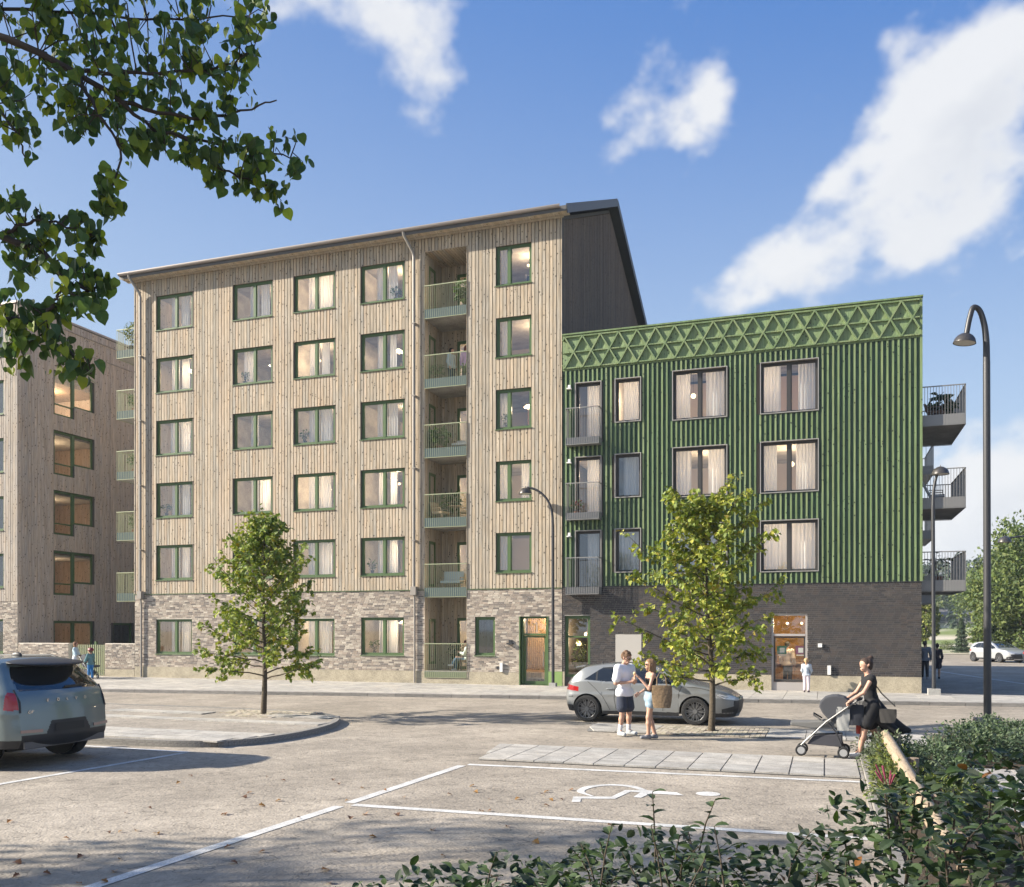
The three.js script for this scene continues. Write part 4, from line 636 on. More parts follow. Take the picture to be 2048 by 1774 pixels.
const tpC = (c, o = {}) => phy(c, .38, { metalness: .35, clearcoat: 1, clearcoatRoughness: .05, ...o });
// silver hatchback
function hatch(label, paint, detail = true) {
  const o = buildCar({
    label, L: 4.28, n: detail ? 320 : 90, k: detail ? 84 : 34, wr: .335, arch: .385, axles: [.60, 3.28], paint, tumble: .42, bulge: .06, rk: .6, fk: .55,
    top: [[0, .98], [.05, 1.05], [.25, 1.27], [.42, 1.36], [.8, 1.44], [1.35, 1.485], [1.95, 1.475], [2.35, 1.40], [2.75, 1.22], [3.12, 1.03], [3.3, .985], [3.75, .90], [4.1, .79], [4.28, .68]],
    belt: [[0, .98], [.5, 1.015], [1.2, .985], [2, .95], [2.9, .92], [3.3, .93], [4.28, .8]], plan: [[0, .62], [.1, .76], [.3, .84], [.7, .885], [1.6, .90], [2.8, .895], [3.4, .88], [3.8, .83], [4.08, .72], [4.2, .60], [4.28, .46]],
    rear: [[.2, .1], [.35, .04], [.6, .0], [.8, .02], [.98, .06], [1.4, .2]], front: [[.2, .1], [.4, .02], [.6, .0], [.8, .06]], sill: x => x < .3 ? .26 : x > 3.7 ? .2 : .21, crease: x => .72 + .03 * (x - 2), crown: x => x > 3.05 ? .05 : x < .15 ? .03 : .075,
    region: (x, y, z, roof, xr) => {
      const sd = [[.52, 1.06], [.98, 1.36], [1.6, 1.395], [2.15, 1.36], [2.62, 1.17], [2.98, .99], [2.2, .985], [1.1, 1.02]], sd1 = [[1.28, .9], [1.31, 1.5], [1.37, 1.5], [1.36, .9]], sd0 = [[.82, .9], [.82, 1.3], [.86, 1.3], [.87, .9]];
      if (!roof && inPoly(sd, x, y)) return inPoly(sd1, x, y) || inPoly(sd0, x, y) ? 'trim' : 'window';
      if (xr > 2.12 && xr < 3.07 && (roof || y > 1.0) && z < .72 - Math.max(0, y - 1.0) * .36 && y > .98) return 'window';
      if (xr > .08 && xr < .36 && roof && z < .6) return 'window';
      if (y < .30 && x > .2) return 'lower_trim'; if (x < .35 && y < .42) return 'lower_trim';
      if (x < .38 && y > .80 - x * .1 && y < .95 - x * .2) return 'tail_light';
      if (x > 3.72 && x < 4.2 && y > .63 + (4.1 - x) * .12 && y < .76 - (x - 3.9) * .18 && y > .6) return 'headlight';
      if (x > 3.9 && y < .46 - (4.15 - x) * .25 && y > .31 && z > .45) return 'trim'; if (x > 4.17 && y < .6 && y > .3) return 'trim';
      return 'body';
    },
    rearRegion: (y, z) => y > .8 && y < .92 ? 'tail_light' : y < .42 ? 'lower_trim' : 'body', frontRegion: (y, z) => y < .62 && y > .28 ? 'trim' : 'body',
    seams: detail ? [[[1.33, .98], [1.30, .6], [1.35, .3]], [[2.42, .93], [2.52, .6], [2.5, .3]], [[1.33, .3], [2.5, .3]], [[.62, 1.02], [.8, .86], [1.0, .66], [1.12, .45], [1.2, .3]], [[2.98, .95], [2.9, .8], [2.88, .62]], [[3.0, .93], [3.4, .9], [3.8, .8]], [[.1, .62], [.25, .63]]] : [], handles: detail ? [[1.2, .84], [2.16, .82]] : [], mirror: [2.62, 1.0]
  });
  if (detail) { const P = o.userData.at.sideP; for (const s of [1, -1]) part(o, 'daytime_light', mb().tube([[3.80, .74], [3.95, .66], [4.06, .70], [3.84, .745]].map(q => { const p = P(q[0], q[1], s); return [p[0] + .01, p[1], p[2] + s * .008]; }), .008, 6), std([.9, .9, .92], .2)); part(o, 'spoiler', mb().geo(new THREE.BoxGeometry(.26, .03, 1.12), new THREE.Matrix4().makeRotationZ(.18).setPosition(.36, 1.375, 0)), paint); part(o, 'roof_aerial', mb().geo(new THREE.ConeGeometry(.03, .07, 10), new THREE.Matrix4().makeTranslation(.8, 1.47, 0)), M.carTrim); }
  return o;
}
place(hatch('silver grey hatchback parked behind the young tree and the chatting couple', tpC([.24, .25, .255])), -6.24, -23.02, 0);
// dark grey-green SUV seen from behind
{
  const paint = tpC([.15, .19, .19], { roughness: .3 });
  const o = buildCar({
    label: 'grey-green SUV parked at the left edge, seen from behind', L: 4.42, n: 260, k: 60, j: 90, wr: .36, arch: .41, axles: [.86, 3.55], paint, tumble: .36, bulge: .09, rk: .9, fk: .5,
    top: [[0, 1.58], [.12, 1.62], [.5, 1.66], [1.4, 1.68], [2.1, 1.66], [2.5, 1.56], [2.9, 1.36], [3.2, 1.16], [3.4, 1.1], [4, 1.03], [4.42, .9]],
    belt: [[0, 1.12], [.6, 1.1], [1.5, 1.05], [3, 1.02], [4.42, .9]], plan: [[0, .78], [.08, .86], [.25, .915], [.6, .935], [2.5, .935], [3.6, .91], [4.1, .82], [4.42, .6]],
    rear: [[.2, .16], [.34, .06], [.5, .0], [.75, .02], [1.0, .06], [1.15, .12], [1.35, .3], [1.5, .42], [1.62, .46]], front: [[.2, .1], [.5, 0], [.9, .05]], sill: x => x < .35 ? .33 : .24, crease: x => .85, crown: x => x > 3.2 ? .05 : x < .1 ? .02 : .06,
    region: (x, y, z, roof, xr) => {
      const sd = [[.78, 1.12], [.98, 1.5], [2.1, 1.54], [2.5, 1.42], [2.95, 1.1]]; if (!roof && inPoly(sd, x, y)) return 'window'; if (xr > 2.2 && xr < 3.2 && roof && z < .68) return 'window';
      if (y < .46 && !roof) return 'bumper'; if (x < .2 && y > .9 && y < 1.16) return 'tail_light'; return 'body';
    },
    rearRegion: (y, z) => { const gw = .70 - Math.max(0, y - 1.2) * .14; if (y > 1.17 && y < 1.53 && z < gw) return 'window'; if (y < .52 || (y < .72 && z < .40 - (y - .52) * .45)) return 'bumper'; if (y > .9 && y < 1.16 && z > .79) return 'tail_light'; return 'body'; },
    frontRegion: (y, z) => 'trim', seams: [], handles: [[1.2, .95], [2.3, .93]], mirror: [2.8, 1.08]
  });
  const X = o.userData.at.X, H = o.userData.at.half, rx = (y, z) => X(0, y) - .09 * (1 - (z / H(0, y)) ** 2);
  part(o, 'spoiler', new THREE.SphereGeometry(1, 32, 20).scale(.34, .05, .63).rotateZ(.1).translate(.40, 1.585, 0), M.carTrim);
  { const q = [], f = await new FontLoader().loadAsync('fonts/droid/droid_sans_bold.typeface.json'); const lt = (s, y, z, h) => { const g = new TextGeometry(s, { font: f, size: h, depth: .008 }); g.rotateY(-Math.PI / 2); g.translate(rx(y, z) - .004, y, z); q.push(g); };
    'VOLVO'.split('').forEach((ch, i) => lt(ch, 1.0, -.36 + i * .165, .05)); lt('C40', .84, -.66, .05); part(o, 'lettering', mergeGeometries(q), M.chrome); }
  part(o, 'plate_recess', mb().quad([rx(.56, .26) - .012, .545, -.26], [rx(.56, .26) - .012, .545, .26], [rx(.66, .26) - .012, .665, .26], [rx(.66, .26) - .012, .665, -.26]), M.black);
  for (const s of [1, -1]) { part(o, 'reflector', mb().beam([rx(.56, s * .46) - .01, .575, s * .46], [rx(.56, s * .78) - .012, .585, s * .78], .012, .045), phy([.30, .2, .17], .2, { clearcoat: 1 })); part(o, 'light_frame', mb().tube([[.86, .765], [1.02, .75], [1.2, .765]].map(p => [rx(p[0], s * p[1]) - .012, p[0], s * p[1]]), .012, 6), M.carTrim); }
  part(o, 'diffuser', mb().beam([.0, .37, -.72], [.0, .37, .72], .03, .1), std([.12, .12, .125], .4, { metalness: .4 })); part(o, 'wiper', mb().beam([rx(1.2, .1) - .02, 1.205, .02], [rx(1.22, .4) - .02, 1.215, .42], .02, .035), M.black);
  part(o, 'roof_aerial', mb().geo(new THREE.SphereGeometry(1, 14, 10), new THREE.Matrix4().makeTranslation(1.0, 1.68, 0).multiply(new THREE.Matrix4().makeScale(.11, .06, .03))), M.carTrim); for (const s of [1, -1]) part(o, 'roof_rail', mb().tube([[.7, 1.6, s * .62], [1, 1.67, s * .63], [2.1, 1.66, s * .62], [2.4, 1.57, s * .61]], .018, 8), M.carTrim);
  o.scale.set(1.1, 1.1, 1.2); place(o, -12.34, -12.30, Math.PI);
}
// two cars parked far up the street
{ const a = hatch('white car parked far up the street under the green trees', tpC([.4, .41, .42]), false); place(a, 10.7, -75, -1.05); const b = hatch('dark blue car at the right edge beyond the big lamp post', tpC([.012, .016, .03]), false); place(b, 12.4, -66.3, -.75); }
console.log('cars ready');
// ================= people =================
function surfNet(f, lo, hi, h) { // smooth surface where f = 0, on a grid of step h
  const n = [0, 1, 2].map(i => Math.ceil((hi[i] - lo[i]) / h) + 2), [nx, ny, nz] = n, V = new Float32Array(nx * ny * nz), id = new Int32Array(nx * ny * nz).fill(-1), at = (i, j, k) => (k * ny + j) * nx + i;
  for (let k = 0; k < nz; k++) for (let j = 0; j < ny; j++) for (let i = 0; i < nx; i++) V[at(i, j, k)] = f(lo[0] + i * h, lo[1] + j * h, lo[2] + k * h);
  const P = [], I = [], E = [[0, 1], [2, 3], [4, 5], [6, 7], [0, 2], [1, 3], [4, 6], [5, 7], [0, 4], [1, 5], [2, 6], [3, 7]];
  for (let k = 0; k < nz - 1; k++) for (let j = 0; j < ny - 1; j++) for (let i = 0; i < nx - 1; i++) {
    const c = []; let m = 0; for (let q = 0; q < 8; q++) { c.push(V[at(i + (q & 1), j + (q >> 1 & 1), k + (q >> 2))]); if (c[q] < 0) m |= 1 << q; } if (m === 0 || m === 255) continue;
    let x = 0, y = 0, z = 0, t = 0; for (const [a, b] of E) if ((c[a] < 0) !== (c[b] < 0)) { const s = c[a] / (c[a] - c[b]); x += (a & 1) + s * ((b & 1) - (a & 1)); y += (a >> 1 & 1) + s * ((b >> 1 & 1) - (a >> 1 & 1)); z += (a >> 2) + s * ((b >> 2) - (a >> 2)); t++; }
    id[at(i, j, k)] = P.length / 3; P.push(lo[0] + (i + x / t) * h, lo[1] + (j + y / t) * h, lo[2] + (k + z / t) * h);
  }
  const Q = (a, b, c, d, fl) => { if (a < 0 || b < 0 || c < 0 || d < 0) return; fl ? I.push(a, b, c, a, c, d) : I.push(a, c, b, a, d, c); };
  for (let k = 1; k < nz - 1; k++) for (let j = 1; j < ny - 1; j++) for (let i = 1; i < nx - 1; i++) {
    const v = V[at(i, j, k)] < 0, X = V[at(i + 1, j, k)] < 0, Y = V[at(i, j + 1, k)] < 0, Z = V[at(i, j, k + 1)] < 0;
    if (v !== X) Q(id[at(i, j - 1, k - 1)], id[at(i, j, k - 1)], id[at(i, j, k)], id[at(i, j - 1, k)], v); if (v !== Y) Q(id[at(i - 1, j, k - 1)], id[at(i - 1, j, k)], id[at(i, j, k)], id[at(i, j, k - 1)], v); if (v !== Z) Q(id[at(i - 1, j - 1, k)], id[at(i, j - 1, k)], id[at(i, j, k)], id[at(i - 1, j, k)], v);
  }
  const N = new Float32Array(P.length), e = h * .6; for (let i = 0; i < P.length; i += 3) { const x = P[i], y = P[i + 1], z = P[i + 2]; let a = f(x + e, y, z) - f(x - e, y, z), b = f(x, y + e, z) - f(x, y - e, z), c = f(x, y, z + e) - f(x, y, z - e), l = Math.hypot(a, b, c) || 1; N[i] = a / l; N[i + 1] = b / l; N[i + 2] = c / l; }
  const g = new THREE.BufferGeometry(); g.setAttribute('position', new THREE.Float32BufferAttribute(P, 3)); g.setAttribute('normal', new THREE.BufferAttribute(N, 3)); g.setAttribute('uv', new THREE.Float32BufferAttribute(new Float32Array(P.length / 3 * 2).map((_, i) => P[Math.floor(i / 2) * 3 + (i % 2)]), 2)); g.setIndex(I); return g;
}
const cap = (a, b, ra, rb = ra) => { const d = [b[0] - a[0], b[1] - a[1], b[2] - a[2]], L = d[0] * d[0] + d[1] * d[1] + d[2] * d[2] || 1e-9; return { a, b, R: Math.max(ra, rb), d: (x, y, z) => { const px = x - a[0], py = y - a[1], pz = z - a[2], t = clamp((px * d[0] + py * d[1] + pz * d[2]) / L, 0, 1), qx = px - d[0] * t, qy = py - d[1] * t, qz = pz - d[2] * t; return Math.sqrt(qx * qx + qy * qy + qz * qz) - (ra + (rb - ra) * t); } }; };
const smin = (a, b, k) => { const h = clamp(.5 + .5 * (b - a) / k, 0, 1); return b + (a - b) * h - k * h * (1 - h); };
function blobMesh(caps, k, h, { clip, cut } = {}) { // capsules joined softly; clip(x,y,z) > 0 is cut away
  const lo = [9, 9, 9], hi = [-9, -9, -9]; for (const c of caps) for (let i = 0; i < 3; i++) { lo[i] = Math.min(lo[i], c.a[i] - c.R, c.b[i] - c.R); hi[i] = Math.max(hi[i], c.a[i] + c.R, c.b[i] + c.R); } const p = k + h * 2;
  const f = (x, y, z) => { let d = 1; for (const c of caps) d = smin(d, c.d(x, y, z), k); if (clip) d = Math.max(d, clip(x, y, z)); return d; };
  return surfNet(f, lo.map(v => v - p), hi.map(v => v + p), h);
}
const L3 = (a, b, t) => [lerp(a[0], b[0], t), lerp(a[1], b[1], t), lerp(a[2], b[2], t)];
const skin = (r = .46, g = .27, b = .19) => phy([r, g, b], .55, { sheen: .2 }); const cloth = (c, o = {}) => std(c, .92, { bumpMap: tp(14, T_fine), bumpScale: .004, ...o });
function person(o) {
  const P = thing('person', o.label, 'person', o.group), s = o.H / 1.8, fem = o.fem ? 1 : 0, ch = o.child ? 1.32 : 1, cell = o.near ? .012 : .02;
  const sw = (fem ? .165 : .19) * (o.child ? .95 : 1), J = { pelvis: [0, .95, 0], chest: [0, 1.31, 0], neck: [0, 1.49, -.01], head: [0, 1.665, .02], shL: [sw, 1.44, 0], shR: [-sw, 1.44, 0], elL: [sw + .06, 1.16, -.03], elR: [-sw - .06, 1.16, -.03], wrL: [sw + .07, .93, .06], wrR: [-sw - .07, .93, .06], hipL: [.09, .92, 0], hipR: [-.09, .92, 0], knL: [.1, .5, .02], knR: [-.1, .5, .02], anL: [.105, .09, -.03], anR: [-.105, .09, -.03], toL: [.125, .04, .13], toR: [-.125, .04, .13], ...o.pose };
  for (const k in J) J[k] = J[k].map(v => v * s); const C = (a, b, ra, rb) => cap(a, b, ra * s, rb * s), j = J;
  const torso = (e = 0) => [C(j.hipL, j.hipR, .1 + .012 * fem + e, .1 + .012 * fem + e), C(j.pelvis, L3(j.pelvis, j.chest, .5), .105 + e, (fem ? .092 : .108) + e), C(L3(j.pelvis, j.chest, .5), j.chest, (fem ? .09 : .105) + e, .112 + e), C(L3(j.chest, j.shL, .45), L3(j.chest, j.shR, .45), .1 + e, .1 + e), C(j.shL, j.shR, .062 + e, .062 + e)];
  const arm = (q, e = 0) => [C(j['sh' + q], j['el' + q], .05 - .008 * fem + e, .04 - .006 * fem + e), C(j['el' + q], j['wr' + q], .04 - .006 * fem + e, .027 - .003 * fem + e)], leg = (q, e = 0) => [C(j['hip' + q], j['kn' + q], .085 + e, .057 + e), C(j['kn' + q], L3(j['kn' + q], j['an' + q], .35), .055 + e, .056 + e), C(L3(j['kn' + q], j['an' + q], .35), j['an' + q], .056 + e, .037 + e)], foot = (q, e = 0) => [C(j['an' + q], L3(j['an' + q], j['to' + q], .25), .038 + e, .04 + e), C(L3([j['an' + q][0], j['to' + q][1], j['an' + q][2]], j['to' + q], -.15), j['to' + q], .036 + e, .032 + e)];
  const body = blobMesh([...torso(), ...arm('L'), ...arm('R'), ...leg('L'), ...leg('R'), ...foot('L'), ...foot('R'), C(j.neck, L3(j.neck, j.head, .6), .055, .05)], .03 * s, cell * s);
  const hd = j.head, up = o.headTilt || 0, hy = (o.headTurn || 0), hm = new THREE.Matrix4().makeTranslation(...hd).multiply(new THREE.Matrix4().makeRotationY(hy)).multiply(new THREE.Matrix4().makeRotationX(up)).multiply(new THREE.Matrix4().makeScale(s * ch, s * ch, s * ch));
  const hc = o.near ? .006 : .011, hb = blobMesh([cap([0, .035, -.02], [0, .03, .02], .092, .086), cap([0, -.04, .035], [0, -.07, .05], .058, .042), cap([0, -.02, .095], [0, .0, .08], .014, .01), cap([.085, -.005, -.005], [.088, .015, -.012], .014, .016), cap([-.085, -.005, -.005], [-.088, .015, -.012], .014, .016), cap([0, -.12, -.02], [0, -.05, 0], .05, .052), cap([.03, -.062, .085], [-.03, -.062, .085], .008)], .018, hc).applyMatrix4(hm);
  const hands = []; for (const q of ['L', 'R']) { // palm, four fingers, thumb; the hand goes on along the forearm
    const w = new THREE.Vector3(...j['wr' + q]), d = w.clone().sub(new THREE.Vector3(...j['el' + q])).normalize(), sd = q === 'L' ? 1 : -1, hold = o['hold' + q] || 0, X = new THREE.Vector3(...(o['palm' + q] || [-sd, 0, .2])); X.addScaledVector(d, -X.dot(d)).normalize(); const Y = d.clone().cross(X), F = (a, b, c) => w.clone().addScaledVector(d, a * s).addScaledVector(X, b * s).addScaledVector(Y, c * s).toArray(), caps = [cap(F(-.02, 0, 0), F(.03, 0, 0), .026 * s, .024 * s), cap(F(.035, .004, -.022), F(.075, .004, -.026), .017 * s, .014 * s), cap(F(.035, .004, .022), F(.075, .004, .026), .017 * s, .014 * s), cap(F(.03, .002, 0), F(.08, .002, 0), .019 * s, .016 * s)];
    const cu = .35 + hold; [-.03, -.01, .01, .03].forEach((y, i) => { const l = [.9, 1, .95, .75][i], a1 = F(.085, .004, y), a2 = F(.085 + .04 * l * Math.cos(cu), .004 + .04 * l * Math.sin(cu), y * 1.1), a3 = F(.085 + .04 * l * Math.cos(cu) + .036 * l * Math.cos(cu * 2.2), .004 + .04 * l * Math.sin(cu) + .036 * l * Math.sin(cu * 2.2), y * 1.1); caps.push(cap(a1, a2, .0095 * s, .009 * s), cap(a2, a3, .009 * s, .0075 * s)); });
    caps.push(cap(F(.01, .008, -sd * .024), F(.045, .03, -sd * .046), .013 * s, .011 * s), cap(F(.045, .03, -sd * .046), F(.075, .042, -sd * .042), .011 * s, .008 * s)); hands.push(blobMesh(caps, .006 * s, o.near ? .0042 : .0075)); }
  part(P, 'body', mergeGeometries([body, hb, ...hands]), o.skin || skin());
  // eyes, glasses
  const G = (g, n, m) => part(P, n, g.applyMatrix4(hm), m); for (const x of [-.032, .032]) G(new THREE.SphereGeometry(.0115, 10, 8).translate(x, .012, .087), 'eye', std([.05, .04, .035], .3));
  if (o.glasses) G(mergeGeometries([new THREE.SphereGeometry(.026, 12, 8).scale(1.1, .8, .35).translate(-.034, .012, .1), new THREE.SphereGeometry(.026, 12, 8).scale(1.1, .8, .35).translate(.034, .012, .1), new THREE.BoxGeometry(.03, .006, .006).translate(0, .018, .105), new THREE.BoxGeometry(.005, .008, .11).translate(-.075, .016, .055), new THREE.BoxGeometry(.005, .008, .11).translate(.075, .016, .055)].map(g => g.index ? g.toNonIndexed() : g)), 'sunglasses', phy([.012, .01, .01], .15, { clearcoat: 1 }));
  const hair = [cap([0, .045, -.03], [0, .05, .01], .1, .092)]; if (o.hair === 'curly') for (let i = 0; i < 26; i++) { const a = R() * 6.28, e = rr(.2, 1.45); const q = [.088 * Math.cos(a) * Math.cos(e), .06 + .085 * Math.sin(e), -.012 + .09 * Math.sin(a) * Math.cos(e)]; hair.push(cap(q, q, rr(.02, .032))); }
  if (o.hair === 'long') { hair.push(cap([.05, .02, -.05], [.075, -.2, -.05], .05, .05), cap([-.05, .02, -.05], [-.075, -.2, -.06], .05, .05), cap([0, 0, -.07], [.02, -.34, -.11], .07, .045), cap([.08, .03, .02], [.085, -.12, .03], .025, .025), cap([-.08, .03, .02], [-.085, -.12, .03], .025, .025)); }
  if (o.hair === 'bun') hair.push(cap([0, .125, -.085], [0, .135, -.095], .05, .046), cap([0, .0, -.06], [0, -.02, -.06], .07)); if (o.hair === 'pony') hair.push(cap([0, .06, -.11], [0, -.08, -.15], .03, .022), cap([0, .01, -.05], [0, .0, -.05], .075)); if (o.hair === 'bob') hair.push(cap([.06, .02, -.03], [.075, -.1, -.02], .05, .04), cap([-.06, .02, -.03], [-.075, -.1, -.02], .05, .04), cap([0, .02, -.06], [0, -.1, -.06], .075, .06)); if (o.hair === 'short') hair.push(cap([0, .0, -.06], [0, -.02, -.06], .06));
  if (o.hair) { const g = blobMesh(hair, .02, o.near ? .008 : .012, { clip: (x, y, z) => Math.max(Math.min(z - .062 + Math.max(0, y - .06) * -1.2, .062 - Math.abs(x) + .02, .085 - y), -1) }); part(P, 'hair', g.applyMatrix4(hm), std(o.hairC || [.08, .05, .03], .75, { bumpMap: tp(30, T_fine), bumpScale: .004 })); }
  if (o.helmet) { const g = blobMesh([cap([0, .055, -.04], [0, .055, .02], .118, .112)], .01, .012, { clip: (x, y, z) => .03 - y }); part(P, 'helmet', g.applyMatrix4(hm), std(o.helmet, .4)); }
  const hole = n => (x, y, z) => (n ? .075 * s - Math.hypot(x - j.neck[0], (y - j.neck[1] - .02 * s) * 1, z - j.neck[2]) : -1);
  if (o.shirt) { const t = o.shirt, e = t.e ?? .02, hem = (t.hem ?? .86) * s, sl = t.sleeve ?? .7, q = torso(e); q.push(C(j.pelvis, [j.pelvis[0], hem, j.pelvis[2]], .108 + e, .118 + e)); for (const k of ['L', 'R']) { if (sl > 0) q.push(C(j['sh' + k], L3(j['sh' + k], j['el' + k], Math.min(sl, 1)), .05 + e, .044 + e + (sl < 1 ? .016 : 0))); if (sl > 1) q.push(C(j['el' + k], L3(j['el' + k], j['wr' + k], (sl - 1)), .042 + e, .034 + e)); }
    const hf = hole(1), strap = t.strap ? y => y - t.strap * s : null; part(P, t.name || 'shirt', blobMesh(q, .03 * s, cell * s, { clip: (x, y, z) => Math.max(hem - y, hf(x, y, z), strap ? y - t.strap * s : -1) }), cloth(t.c, t.o)); }
  if (o.bottom) { const t = o.bottom, e = t.e ?? .02, q = [C(j.hipL, j.hipR, .104 + .012 * fem + e, .104 + .012 * fem + e), C(j.pelvis, L3(j.pelvis, j.chest, .3), .108 + e, .102 + e)]; for (const k of ['L', 'R']) { const a = j['hip' + k], b = j['kn' + k], c = j['an' + k]; if (t.len <= 1) q.push(C(a, L3(a, b, t.len), .088 + e, .066 + e + (t.flare ?? .015))); else q.push(C(a, b, .088 + e, .06 + e), C(b, L3(b, c, t.len - 1), .058 + e, .042 + e + (t.flare ?? .004))); }
    const y1 = (t.top ?? 1.02) * s; part(P, t.name || 'trousers', blobMesh(q, .022 * s, cell * s, { clip: (x, y, z) => y - y1 }), cloth(t.c, t.o)); }
  if (o.dress) { const t = o.dress, q = [...torso(.014), ...(t.caps || []).map(c => C(...c))], hf = hole(1); part(P, t.name || 'dress', blobMesh(q, .04 * s, cell * s, { clip: (x, y, z) => Math.max(hf(x, y, z), (t.hem ?? .5) * s - y) }), cloth(t.c)); }
  for (const k of ['L', 'R']) { if (o.shoes) part(P, 'shoe', blobMesh(foot(k, .012), .012 * s, (o.near ? .009 : .014) * s, { clip: (x, y, z) => Math.max(.004 - y, y - .1 * s - Math.max(0, j['an' + k][1] - .09 * s)) }), std(o.shoes, .7)); if (o.socks) part(P, 'sock', blobMesh([C(L3(j['kn' + k], j['an' + k], .68), j['an' + k], .05, .045)], .01, .01), cloth(o.socks)); }
  P.position.set(...o.at); P.rotation.y = o.turn; return P;
}
const deg = Math.PI / 180;
person({ label: 'young man in white t-shirt and navy shorts holding a snack beside the hatchback', near: true, H: 1.82, at: [-4.12, .012, -19.5], turn: 58 * deg, headTilt: .28, headTurn: .25, hair: 'curly', hairC: [.13, .07, .035], glasses: true,
  pose: { head: [0, 1.655, .05], elL: [.25, 1.13, .04], elR: [-.27, 1.13, .0], wrL: [.06, 1.2, .25], wrR: [-.05, 1.16, .25], hipL: [.09, .92, 0], anL: [.15, .09, -.02], toL: [.2, .04, .13], knL: [.12, .5, .02], anR: [-.12, .09, -.02], toR: [-.15, .04, .14], knR: [-.1, .5, .03] }, holdL: .5, holdR: .5, palmL: [-1, .2, 0], palmR: [1, .3, 0],
  shirt: { c: [.74, .75, .8], e: .036, hem: .84, sleeve: .7, name: 't_shirt' }, bottom: { c: [.035, .042, .065], len: .74, flare: .045, e: .016, top: .95, name: 'shorts' }, socks: [.78, .78, .78], shoes: [.42, .44, .45] });
person({ label: 'woman with long fair hair, black top and denim shorts eating ice cream beside the man', near: true, fem: true, H: 1.68, at: [-3.46, .012, -19.02], turn: -62 * deg, hair: 'long', hairC: [.22, .125, .06], glasses: true, headTilt: -.05,
  pose: { elL: [.2, 1.14, .1], wrL: [.08, 1.38, .29], elR: [-.22, 1.15, -.02], wrR: [-.2, 1.02, .2], knL: [.06, .5, .07], anL: [.02, .09, .06], toL: [.03, .04, .22], knR: [-.08, .5, .0], anR: [-.06, .09, -.12], toR: [-.08, .04, .03], pelvis: [0, .95, .02] }, holdL: .6, palmL: [-.6, 0, 1],
  shirt: { c: [.012, .012, .013], e: .012, hem: 1.08, sleeve: 0, strap: 1.37, name: 'top' }, bottom: { c: [.26, .36, .46], len: .34, flare: .02, e: .016, top: 1.07, name: 'denim_shorts' }, shoes: [.2, .2, .21] });
person({ label: 'woman in a black sleeveless dress with hair bun pushing the grey stroller', near: true, fem: true, H: 1.78, at: [.78, .035, -17.36], turn: -74 * deg, hair: 'bun', hairC: [.045, .025, .016], headTurn: .18,
  pose: { chest: [0, 1.3, .04], neck: [0, 1.48, .06], head: [0, 1.655, .1], shL: [.165, 1.43, .05], shR: [-.165, 1.43, .05], elL: [.2, 1.18, .2], wrL: [.17, 1.03, .42], elR: [-.2, 1.16, .2], wrR: [-.17, 1.02, .42], knL: [.09, .52, .15], anL: [.08, .09, .24], toL: [.09, .05, .4], knR: [-.09, .5, -.06], anR: [-.09, .14, -.34], toR: [-.1, .045, -.2] }, holdL: .9, holdR: .9, palmL: [0, -1, .3], palmR: [0, -1, .3],
  dress: { c: [.012, .012, .014], hem: .42, caps: [[[.09, .92, 0], [.1, .62, .12], .12, .12], [[-.09, .92, 0], [-.1, .6, -.02], .12, .13], [[0, .95, -.05], [0, .56, -.3], .12, .14], [[0, .95, -.05], [.03, .5, -.52], .1, .08], [[.02, .6, -.4], [.06, .49, -.62], .08, .05], [[.1, .7, -.1], [.14, .5, -.35], .09, .07]] }, shoes: [.5, .5, .5] });
person({ label: 'small child in pale blue jumper and white trousers at the grey glazed door', child: true, H: 1.18, at: [-.62, .1, -33.84], turn: 172 * deg, hair: 'pony', hairC: [.4, .26, .13], pose: { elL: [.24, 1.16, .06], wrL: [.18, 1.0, .2], elR: [-.24, 1.16, .06], wrR: [-.18, 1.0, .2] }, shirt: { c: [.42, .47, .52], e: .03, sleeve: 1.8, hem: .9 }, bottom: { c: [.62, .56, .6], len: 1.9, e: .015 }, shoes: [.06, .04, .05] });
person({ label: 'man in grey jumper walking away round the corner of the green house', H: 1.78, at: [4.42, 0, -46.6], turn: 176 * deg, hair: 'short', hairC: [.05, .035, .03], pose: { knL: [.1, .5, .1], anL: [.1, .1, .16], toL: [.1, .06, .32], anR: [-.1, .12, -.28], toR: [-.1, .045, -.16], elR: [-.26, 1.17, -.1] }, shirt: { c: [.16, .18, .21], e: .03, sleeve: 1.85 }, bottom: { c: [.02, .02, .024], len: 1.92 }, shoes: [.25, .25, .25] });
person({ label: 'woman in dark dress walking away beside the man in grey', fem: true, H: 1.66, at: [4.98, 0, -46.9], turn: 178 * deg, hair: 'bun', hairC: [.02, .015, .012], pose: { anR: [-.1, .1, .12], toR: [-.1, .05, .28] }, shirt: { c: [.025, .02, .03], e: .025, sleeve: 1.5 }, dress: { c: [.025, .02, .03], hem: .5, caps: [[[.06, .9, 0], [.08, .6, 0], .13, .14], [[-.06, .9, 0], [-.08, .6, 0], .13, .14]] }, shoes: [.02, .02, .02] });
person({ label: 'woman in pale blue shirt and white skirt with a pram at the garden gate', fem: true, H: 1.66, at: [-32.75, .1, -33.2], turn: 120 * deg, hair: 'bob', hairC: [.17, .08, .04], pose: { elL: [.2, 1.14, .1], wrL: [.16, 1.03, .34], elR: [-.2, 1.14, .1], wrR: [-.16, 1.03, .34] }, shirt: { c: [.40, .5, .56], e: .026, sleeve: .9, hem: 1.0 }, dress: { name: 'skirt', c: [.7, .7, .7], hem: .45, caps: [[[.06, .92, 0], [.1, .6, 0], .13, .16], [[-.06, .92, 0], [-.1, .6, 0], .13, .16]] }, shoes: [.5, .5, .5] });
